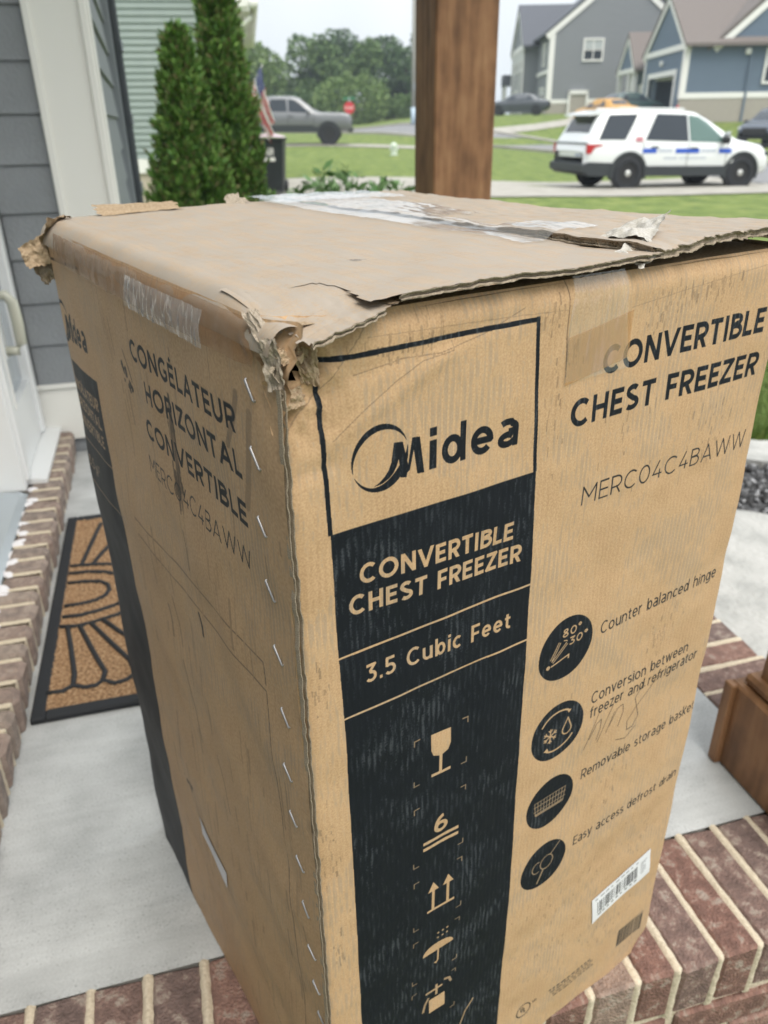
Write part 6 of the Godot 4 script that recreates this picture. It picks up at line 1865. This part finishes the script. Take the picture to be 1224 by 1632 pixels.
func build_carton():
	var W := BOX_W
	var D := BOX_D
	var H := BOX_H
	var t := thing("freezer_carton", "tall battered cardboard carton of a convertible chest freezer, standing on the porch edge", "carton", Vector3(0, 0.0022, 0), deg_to_rad(BOX_TURN))
	var fp := front_print()
	var front := StandardMaterial3D.new()
	front.albedo_texture = ImageTexture.create_from_image(kraft_image(fp[0], fp[1], 1024, 1889, 501, 1.0))
	front.roughness = 0.78
	front.normal_enabled = true
	front.normal_texture = board_normal(511, 1024, 1024, 10.5, 1.6)
	front.normal_scale = 0.5
	front.metallic_specular = 0.35
	front.texture_repeat = false
	var sp := side_print()
	var sidem := StandardMaterial3D.new()
	sidem.albedo_texture = ImageTexture.create_from_image(kraft_image(sp[0], sp[1], 768, 1233, 521, 0.7, 6.9))
	sidem.roughness = 0.62
	sidem.normal_enabled = true
	sidem.normal_texture = board_normal(531, 768, 768, 8.0, 1.4)
	sidem.normal_scale = 0.18
	sidem.texture_repeat = false
	var topm := StandardMaterial3D.new()
	topm.albedo_texture = ImageTexture.create_from_image(top_image())
	topm.roughness = 0.7
	topm.normal_enabled = true
	topm.normal_texture = board_normal(541, 512, 512, 9.0, 1.5)
	topm.normal_scale = 0.35
	var kraft := mottled(551, 0.08, [[0.0, lin(0.25, 0.175, 0.105)], [0.5, lin(0.38, 0.28, 0.18)], [1.0, lin(0.48, 0.38, 0.27)]], 0.07, 0.85, 4.0, false, 0.15)
	var edge := mottled(552, 0.12, [[0.0, lin(0.16, 0.12, 0.085)], [0.5, lin(0.33, 0.27, 0.20)], [1.0, lin(0.50, 0.43, 0.34)]], 0.03, 0.9, 4.0, false, 0.2)
	var grey_paper := mottled(553, 0.07, [[0.0, lin(0.20, 0.165, 0.125)], [0.5, lin(0.36, 0.30, 0.23)], [1.0, lin(0.52, 0.46, 0.38)]], 0.03, 0.55, 5.0, false, 0.15)
	var pale_tape := mottled(555, 0.07, [[0.0, lin(0.36, 0.33, 0.28)], [0.5, lin(0.52, 0.49, 0.44)], [1.0, lin(0.66, 0.64, 0.60)]], 0.04, 0.3, 4.0, false, 0.15)
	var clear := mat(Color(0.93, 0.95, 0.97, 0.12), 0.16)
	clear.transparency = BaseMaterial3D.TRANSPARENCY_ALPHA
	var thin_tape := mat(Color(0.93, 0.95, 0.97, 0.05), 0.13)
	thin_tape.transparency = BaseMaterial3D.TRANSPARENCY_ALPHA
	var brown_tape := mat(Color(0.60, 0.45, 0.30, 0.50), 0.34)
	brown_tape.transparency = BaseMaterial3D.TRANSPARENCY_ALPHA
	var tan_tape := mat(Color(0.74, 0.56, 0.36, 0.45), 0.32)
	tan_tape.transparency = BaseMaterial3D.TRANSPARENCY_ALPHA

	# front panel (faces +z) with bow, creases and the crushed corner
	var n1 := noise3(701, 7.0, 3)
	var n2 := noise3(702, 60.0, 3)
	var crease := [[Vector2(0.068, 0.921), Vector2(0.25, 0.966), 0.0012, 0.006], [Vector2(0.10, 0.962), Vector2(0.37, 0.984), -0.0014, 0.007], [Vector2(0.0, 0.925), Vector2(0.13, 1.0), 0.0018, 0.007], [Vector2(0.0, 0.90), Vector2(0.07, 0.905), -0.0015, 0.006]]
	var front_at := func(u: float, v: float) -> Vector3:
		var x := u * W
		var y := (1.0 - v) * H
		var z: float = 0.003 * sin(PI * u) * sin(PI * v) + 0.0022 * n1.get_noise_2d(x, y)
		z -= 0.004 * pow(clampf(1.0 - x / 0.012, 0, 1), 2.0) + 0.010 * pow(clampf(1.0 - (W - x) / 0.02, 0, 1), 2.0)
		z -= 0.007 * pow(clampf(1.0 - (H - y) / 0.014, 0, 1), 2.0)
		var p := Vector2(x, y)
		for c in crease:
			var a := Vector2(c[0].x * W, c[0].y * H)
			var b := Vector2(c[1].x * W, c[1].y * H)
			var q := Geometry2D.get_closest_point_to_segment(p, a, b)
			var dd: float = p.distance_to(q) / c[3]
			if dd < 1.0:
				z += c[2] * (1.0 - dd)
		var crush := clampf(1.0 - sqrt(pow(x / 0.052, 2) + pow((H - y) / 0.085, 2)), 0, 1)
		if crush > 0:
			z -= crush * crush * 0.030 + crush * 0.012 * (n2.get_noise_2d(x, y) + 0.3)
			x += crush * 0.006 * n2.get_noise_2d(y, x)
		# the foot of the carton is worn round
		var foot := clampf(1.0 - y / 0.03, 0, 1) * clampf((u - 0.93) / 0.07, 0, 1)
		return Vector3(x - foot * 0.012, y, z - foot * 0.01)
	var whole := func(u: float, v: float) -> bool:
		var x := u * W
		var y := (1.0 - v) * H
		var k: float = 1.0 + 0.55 * n2.get_noise_2d(x * 2.0 + 1.0, y * 2.0)
		if pow((x - 0.0100) / 0.0100, 2) + pow((y - (H - 0.0265)) / 0.0095, 2) < k * k:
			return false
		if pow((x - 0.004) / 0.010, 2) + pow((y - (H - 0.008)) / 0.008, 2) < k * k:
			return false
		return true
	part("front_panel", grid_mesh(120, 220, front_at, whole), front, t)
	# side panel (faces -x); u runs from the far edge to the near one
	var n3 := noise3(703, 5.0, 3)
	var side_at := func(u: float, v: float) -> Vector3:
		var z := -D + u * D
		var y := (1.0 - v) * H
		var x: float = -0.004 * sin(PI * u) * sin(PI * clampf(v, 0, 1)) - 0.0035 * n3.get_noise_2d(z, y)
		x += 0.012 * pow(clampf(1.0 - (z + D) / 0.03, 0, 1), 2.0)
		x += 0.004 * pow(clampf(1.0 - (H - y) / 0.02, 0, 1), 2.0)
		var crush := clampf(1.0 - sqrt(pow(z / 0.05, 2) + pow((H - y) / 0.07, 2)), 0, 1)
		x += crush * crush * 0.014 + crush * 0.008 * n2.get_noise_2d(z, y)
		return Vector3(x, y, z + 0.004 * (1.0 if u > 0.999 else 0.0))
	part("side_panel", grid_mesh(90, 150, side_at), sidem, t)
	part("back_panel", box_mesh(Vector3(0.006, 0.0, -D), Vector3(W - 0.006, H, -D + 0.005)), kraft, t)
	part("back_panel", box_mesh(Vector3(W - 0.006, 0.0, -D + 0.006), Vector3(W - 0.001, H, -0.012)), kraft, t)
	part("bottom_panel", box_mesh(Vector3(0.006, 0.0, -D + 0.006), Vector3(W - 0.014, 0.005, -0.008)), kraft, t)
	# raw edge of the side panel, standing proud of the front panel: two liners with the flutes between
	var n4 := noise3(704, 30.0, 3)
	part("cut_edge", grid_mesh(12, 260, func(u: float, v: float):
		var y: float = lerpf(H - 0.032, 0.0, v)
		var wob: float = 0.0012 * n4.get_noise_1d(y) + 0.0006 * n4.get_noise_1d(y * 5.0 + 9.0)
		var a: float = absf(u - 0.5) * 2.0
		var notch := 0.0035 if a < 0.45 else 0.0
		var frill: float = 0.0006 * n4.get_noise_2d(u * 0.2, y * 7.0)
		return Vector3(-0.0006 + 0.0042 * u + wob, y, 0.0046 - notch + frill - (0.004 if u < 0.04 or u > 0.96 else 0.0))), edge, t)
	# ---- top flaps
	var n5 := noise3(705, 8.0, 3)
	var n6 := noise3(706, 90.0, 2)
	var top_y := func(x: float, z: float) -> float:
		var y: float = H + 0.0075 + 0.0022 * n5.get_noise_2d(x, z) + 0.003 * sin(PI * clampf(x / W, 0, 1))
		y -= 0.012 * pow(clampf(1.0 - x / 0.07, 0, 1), 2.0) * smoothstep(-0.10, 0.0, z)
		return y
	var left_front := func(x: float) -> float:
		return 0.0055 + 0.0022 * n6.get_noise_1d(x) + 0.0012 * n6.get_noise_1d(x * 6.0)
	var seam := func(z: float) -> float:
		return 0.283 + 0.003 * n6.get_noise_1d(z * 0.7 + 4.0) + 0.006 * smoothstep(-0.12, -0.02, z)
	var left_at := func(u: float, v: float) -> Vector3:
		# rolls over the crease at the left, then runs flat to the seam
		if u < 0.14:
			var k := u / 0.14
			var z := lerpf(-D + 0.004, -0.004, v)
			var wrinkle: float = 0.0016 * n6.get_noise_2d(k * 0.02, z * 1.2)
			var a := k * PI / 2
			return Vector3(-0.0015 + 0.019 * (1.0 - cos(a)), H - 0.016 + 0.0235 * sin(a) + 0.002 * n5.get_noise_2d(0.0, z) - 0.010 * smoothstep(-0.09, 0.0, z) * k, z + wrinkle)
		var k := (u - 0.14) / 0.86
		var zz := -D + v * D
		var x: float = lerpf(0.0178, seam.call(zz) + 0.004, k)
		var z := lerpf(-D + 0.002, left_front.call(x), v)
		var y: float = top_y.call(x, z)
		y = lerpf(H + 0.0075 + 0.002 * n5.get_noise_2d(0.0, z) - 0.010 * smoothstep(-0.09, 0.0, z), y, smoothstep(0.0, 0.12, k))
		return Vector3(x, y, z)
	# the near left corner is torn off the flap and lies a little lower
	var left_whole := func(u: float, v: float) -> bool:
		var p: Vector3 = left_at.call(u, v)
		return u < 0.135 or p.z < -0.058 or p.x > 0.058 + 0.16 * maxf(0.0, -p.z - 0.004) * smoothstep(0.06, 0.03, -p.z)
	var map_uv := func(me: ArrayMesh) -> ArrayMesh:
		var arr := me.surface_get_arrays(0)
		var uv := PackedVector2Array()
		for q in arr[Mesh.ARRAY_VERTEX]:
			uv.append(Vector2(q.x / W, -q.z / D * 1.0))
		for i in uv.size():
			uv[i] = Vector2(uv[i].x, 1.0 - uv[i].y)
		arr[Mesh.ARRAY_TEX_UV] = uv
		var o := ArrayMesh.new()
		o.add_surface_from_arrays(Mesh.PRIMITIVE_TRIANGLES, arr)
		return o
	var fl := part("top_flap", map_uv.call(grid_mesh(110, 110, left_at, left_whole)), topm, t)
	var corner_at := func(u: float, v: float) -> Vector3:
		var x := lerpf(0.008, 0.076, u)
		var z := lerpf(-0.085, 0.0135 + 0.002 * n6.get_noise_1d(x * 2.0) - 0.009 * smoothstep(0.5, 1.0, u) * u, v)
		var y: float = top_y.call(x, z) - 0.0005 - 0.0030 * smoothstep(-0.042, -0.006, z) - 0.006 * pow(clampf((z + 0.03) / 0.045, 0, 1), 1.5) * (1.0 - 0.7 * u) + 0.0006 * n6.get_noise_2d(x, z) * smoothstep(-0.05, 0.0, z)
		return Vector3(x, y, z)
	var corner_whole := func(u: float, v: float) -> bool:
		var p: Vector3 = corner_at.call(u, v)
		return not (p.x < 0.014 + 0.005 * n6.get_noise_1d(p.z * 2.0) and p.z > -0.012)
	part("torn_corner", map_uv.call(grid_mesh(40, 44, corner_at, corner_whole)), topm, fl)
	var right_front := func(x: float) -> float:
		return 0.0035 + 0.003 * n6.get_noise_1d(x + 7.0) + 0.002 * n6.get_noise_1d(x * 5.0)
	var right_y := func(x: float, z: float) -> float:
		return top_y.call(x, z) + 0.0030 + 0.0035 * smoothstep(-0.30, 0.0, z) + 0.004 * smoothstep(-0.25, 0.0, z) * smoothstep(0.30, W, x) + 0.0012 * n6.get_noise_2d(x, z * 0.3)
	var right_at := func(u: float, v: float) -> Vector3:
		var zz := -D + v * D
		var x: float = lerpf(seam.call(zz), W + 0.003, u)
		var z := lerpf(-D + 0.001, right_front.call(x), v)
		var y: float = right_y.call(x, z)
		y -= 0.007 * pow(clampf((z + 0.03) / 0.035, 0, 1), 2.0) * clampf(1.0 - absf(x - 0.305) / 0.035, 0, 1)
		y -= 0.010 * pow(clampf(1.0 - (W - x) / 0.016, 0, 1), 2.0)
		return Vector3(x, y, z)
	var fr := part("top_flap", map_uv.call(grid_mesh(90, 110, right_at)), topm, t)
	# raw edges: liner, recessed flutes, liner
	var raw := func(at: Callable, n: int, out: Vector3, thick: float, sd: int) -> ArrayMesh:
		var nn := noise3(sd, 60.0, 3)
		var lev := [0.0, 0.0011, 0.0012, thick * 0.55, thick - 0.0012, thick - 0.0011, thick]
		var dep := [0.0003, 0.0006, -0.0022, -0.0014, -0.0022, 0.0010, 0.0004]
		return grid_mesh(n, 6, func(u: float, v: float):
			var i := int(round(v * 6.0))
			var p: Vector3 = at.call(u)
			var j: float = nn.get_noise_2d(p.x + p.z, i * 3.0)
			return p + out * (float(dep[i]) + 0.0011 * j) - Vector3(0, float(lev[i]) + 0.0006 * nn.get_noise_2d(p.x + p.z, i * 7.0 + 2.0), 0))
	part("raw_edge", raw.call(func(u: float): return left_at.call(lerpf(0.32, 1.0, u), 1.0), 160, Vector3(0, 0, 1), 0.0040, 711), edge, fl)
	part("raw_edge", raw.call(func(u: float): return corner_at.call(lerpf(0.12, 0.85, u), 1.0), 60, Vector3(0, 0, 1), 0.0032, 712), edge, fl)
	part("raw_edge", raw.call(func(u: float): return right_at.call(u, 1.0), 180, Vector3(0, 0, 1), 0.0056, 713), edge, fr)
	part("raw_edge", raw.call(func(u: float): return right_at.call(0.0, lerpf(0.55, 0.995, u)), 120, Vector3(-1, 0, 0), 0.0056, 714), edge, fr)
	# open flutes where the right flap has lifted off the left one at the seam
	part("flutes", grid_mesh(150, 2, func(u: float, v: float):
		var p: Vector3 = right_at.call(0.0, lerpf(0.80, 0.965, u))
		return p + Vector3(0.001 + 0.02 * v, -0.0030 + 0.0019 * sin(u * TAU * 15.0), 0)), kraft, fr)
	# undersides close the flaps
	part("underside", grid_mesh(20, 4, func(u: float, v: float): return left_at.call(lerpf(0.30, 1.0, u), lerpf(0.93, 0.9985, v)) - Vector3(0, 0.0041, 0)), kraft, fl)
	part("underside", grid_mesh(20, 4, func(u: float, v: float): return right_at.call(u, lerpf(0.9, 0.9985, v)) - Vector3(0, 0.0057, 0)), kraft, fr)
	# the front panel's own top strip folds in under the flaps
	part("inner_flap", grid_mesh(40, 10, func(u: float, v: float): return Vector3(lerpf(0.02, W - 0.01, u), H - 0.002 + 0.0015 * n5.get_noise_2d(u * 0.4, v * 0.1), -0.005 - 0.09 * v)), kraft, t)
	# ---- crushed near corner: torn liners and pulp
	var V := func(x: float, y: float, z: float) -> Vector3: return Vector3(x, H + y, z)
	for e in [
		[[V.call(-0.001, 0.002, -0.034), V.call(0.006, 0.004, -0.028), V.call(0.006, -0.012, -0.006), V.call(-0.002, -0.014, -0.010)], 0.003, grey_paper],
		[[V.call(-0.003, -0.008, -0.014), V.call(0.003, -0.006, -0.002), V.call(0.003, -0.032, 0.004), V.call(-0.002, -0.034, -0.006)], 0.003, grey_paper],
		[[V.call(0.002, -0.013, -0.006), V.call(0.018, -0.012, -0.008), V.call(0.018, -0.019, 0.000), V.call(0.004, -0.018, 0.001)], 0.004, kraft],
		[[V.call(0.014, -0.014, -0.006), V.call(0.026, -0.014, -0.001), V.call(0.026, -0.036, 0.001), V.call(0.017, -0.033, -0.003)], 0.004, kraft],
		[[V.call(-0.001, -0.021, -0.002), V.call(0.005, -0.020, -0.008), V.call(0.006, -0.036, -0.008), V.call(0.001, -0.038, 0.003)], 0.004, edge],
		[[V.call(0.004, -0.036, -0.004), V.call(0.018, -0.034, -0.004), V.call(0.017, -0.044, 0.000), V.call(0.004, -0.046, 0.000)], 0.003, kraft]]:
		part("torn_paper", crumple(22, 22, e[0], e[1], 0.9, 720 + int(e[0][0].x * 4000) + int(e[0][2].y * 900), 0.16), e[2], t)
	# far left corner: a torn ear sticks out
	for e in [
		[[V.call(0.002, -0.006, -D + 0.01), V.call(-0.026, -0.016, -D + 0.012), V.call(-0.021, -0.038, -D + 0.016), V.call(0.004, -0.034, -D + 0.02)], 0.005, kraft],
		[[V.call(0.004, -0.020, -D + 0.002), V.call(-0.020, -0.032, -D + 0.004), V.call(-0.006, -0.058, -D + 0.006), V.call(0.006, -0.050, -D + 0.008)], 0.006, edge],
		[[V.call(0.0, 0.010, -D + 0.05), V.call(0.03, 0.011, -D + 0.03), V.call(0.012, 0.005, -D - 0.004), V.call(-0.006, -0.024, -D + 0.002)], 0.005, kraft],
		[[V.call(0.06, 0.009, -D + 0.02), V.call(0.15, 0.011, -D + 0.02), V.call(0.15, 0.016, -D - 0.006), V.call(0.06, 0.018, -D - 0.006)], 0.002, kraft],
		[[V.call(0.205, 0.010, -D + 0.012), V.call(0.235, 0.010, -D + 0.012), V.call(0.228, 0.020, -D - 0.006), V.call(0.212, 0.019, -D - 0.006)], 0.003, grey_paper]]:
		part("torn_paper", crumple(18, 18, e[0], e[1], 0.9, 760 + int(absf(e[0][1].x) * 3000), 0.14), e[2], t)
	# ---- tape
	var tape_at := func(u: float, v: float) -> Vector3:
		var z := lerpf(-D + 0.004, -0.085, v)
		var x := lerpf(0.250, 0.330 + 0.03 * smoothstep(0.0, 0.8, 1.0 - v), u) + 0.002 * n6.get_noise_1d(z * 2.0)
		var y: float = lerpf(top_y.call(x, z), right_y.call(x, z), smoothstep(0.270, 0.284, x)) + 0.0018 + 0.00025 * absf(n6.get_noise_2d(x * 1.2, z * 0.3))
		return Vector3(x, y, z)
	part("top_tape", grid_mesh(40, 140, tape_at, func(u: float, v: float): return not (u > 0.42 and v > 0.62 + 0.05 * n6.get_noise_1d(u) and v < 0.84)), clear, t)
	part("top_tape", grid_mesh(24, 60, func(u: float, v: float):
		var z := lerpf(-D + 0.002, -D + 0.10, v)
		var x := lerpf(0.235, 0.40, u)
		return Vector3(x, maxf(top_y.call(x, z), right_y.call(x, z)) + 0.0036 + 0.0005 * n6.get_noise_2d(x * 0.6, z), z)), clear, t)
	part("tape_end", crumple(26, 20, [V.call(0.296, 0.017, -0.052), V.call(0.345, 0.019, -0.070), V.call(0.352, 0.032, -0.036), V.call(0.300, 0.020, -0.012)], 0.005, 0.8, 801, 0.10), pale_tape, t)
	part("tape_end", crumple(20, 16, [V.call(0.270, 0.0125, -0.016), V.call(0.312, 0.020, -0.030), V.call(0.300, 0.012, 0.003), V.call(0.276, 0.004, 0.006)], 0.004, 0.8, 802, 0.12), pale_tape, t)
	part("front_tape", grid_mesh(40, 60, func(u: float, v: float):
		var s := lerpf(0.449, 0.552 + 0.034 * v, u)
		var tt := lerpf(1.004, 0.9235, v)
		var p: Vector3 = front_at.call(s, 1.0 - minf(tt, 1.0))
		return p + Vector3(0, 0.0035 * (1.0 - v), 0.0016 + 0.0022 * absf(n6.get_noise_2d(s * 0.5, tt * 0.12)) * (1.0 - v) + 0.006 * pow(1.0 - v, 6.0))), thin_tape, t)
	part("front_tape", grid_mesh(30, 30, func(u: float, v: float):
		var s := lerpf(0.452, 0.584, u)
		var tt := lerpf(0.962, 0.9240, v) + 0.012 * (u - 0.3)
		return front_at.call(s, 1.0 - minf(tt, 1.0)) + Vector3(0, 0, 0.0009)), tan_tape, t)
	part("edge_tape", grid_mesh(120, 14, func(u: float, v: float):
		var s := lerpf(0.10, 0.955, u)
		var tt := lerpf(0.9995, 0.9705, v)
		var p: Vector3 = side_at.call(s, 1.0 - tt)
		return p + Vector3(-0.0026 - 0.0022 * absf(n6.get_noise_2d(s * 1.6, tt * 0.1)), 0, 0)), brown_tape, t)
	part("edge_tape", grid_mesh(70, 18, func(u: float, v: float):
		var s := lerpf(0.56, 0.84, u)
		var tt := lerpf(0.994, 0.968, v)
		var p: Vector3 = side_at.call(s, 1.0 - tt)
		return p + Vector3(-0.0042 - 0.0034 * absf(n6.get_noise_2d(s * 2.4, tt * 0.2)), 0, 0)), clear, t)
	# ---- staples down the overlap, stickers
	for e in [[0.9301, 0.9587, 0.9479, 0.9477], [0.9314, 0.9121, 0.9540, 0.9015], [0.9302, 0.8589, 0.9501, 0.8493], [0.9327, 0.8070, 0.9500, 0.7945], [0.9367, 0.7495, 0.9582, 0.7402], [0.9421, 0.6906, 0.9624, 0.6805], [0.9441, 0.6338, 0.9636, 0.6244], [0.9485, 0.5818, 0.9671, 0.5738], [0.9538, 0.5291, 0.9727, 0.5203], [0.9617, 0.4744, 0.9790, 0.4641], [0.9659, 0.4148, 0.9864, 0.4085], [0.9708, 0.3640, 0.9898, 0.3583], [0.9722, 0.3134, 0.9880, 0.3066], [0.974, 0.26, 0.99, 0.252], [0.974, 0.21, 0.99, 0.202]]:
		var a: Vector3 = side_at.call(e[0], 1.0 - e[1])
		var b: Vector3 = side_at.call(e[2], 1.0 - e[3])
		part("staple", tube_mesh([a + Vector3(0.004, 0.0008, 0), a + Vector3(-0.0006, 0.0004, 0), a + Vector3(-0.0010, 0, 0), b + Vector3(-0.0010, 0, 0), b + Vector3(-0.0006, -0.0004, 0), b + Vector3(0.004, -0.0008, 0)], [0.0008, 0.0008, 0.0008, 0.0008, 0.0008, 0.0008], 6), M.staple, t)
	var st := Image.create(256, 96, false, Image.FORMAT_RGB8)
	st.fill(lin(0.74, 0.74, 0.78))
	var r := RandomNumberGenerator.new()
	r.seed = 77
	var px := 22
	while px < 200:
		var bw := r.randi_range(1, 5)
		st.fill_rect(Rect2i(px, 26, bw, 44), lin(0.05, 0.05, 0.06))
		px += bw + r.randi_range(1, 5)
	for k in 9:
		st.fill_rect(Rect2i(24 + k * 20, 76, r.randi_range(8, 16), 6), lin(0.12, 0.12, 0.13))
		st.fill_rect(Rect2i(14 + k * 22, 10, r.randi_range(8, 18), 5), lin(0.3, 0.3, 0.32))
	for k in 7:
		st.fill_rect(Rect2i(212, 24 + k * 7, r.randi_range(14, 30), 3), lin(0.25, 0.25, 0.27))
	var sm := StandardMaterial3D.new()
	sm.albedo_texture = ImageTexture.create_from_image(st)
	sm.roughness = 0.5
	var q := [Vector2(0.7083, 0.2127), Vector2(0.9124, 0.2328), Vector2(0.9288, 0.1794), Vector2(0.7230, 0.1605)]
	part("barcode_sticker", grid_mesh(16, 8, func(u: float, v: float):
		var p: Vector2 = q[0].lerp(q[1], u).lerp(q[3].lerp(q[2], u), v)
		return front_at.call(p.x, 1.0 - p.y) + Vector3(0, 0, 0.0009)), sm, t)
	var q2 := [Vector2(0.476, 0.302), Vector2(0.614, 0.284), Vector2(0.608, 0.254), Vector2(0.473, 0.268)]
	part("paper_label", grid_mesh(16, 4, func(u: float, v: float):
		var p: Vector2 = q2[0].lerp(q2[1], u).lerp(q2[3].lerp(q2[2], u), v)
		return side_at.call(p.x, 1.0 - p.y) + Vector3(-0.0009 - 0.0006 * u * v, 0, 0)), mat(lin(0.66, 0.66, 0.72), 0.5), t)
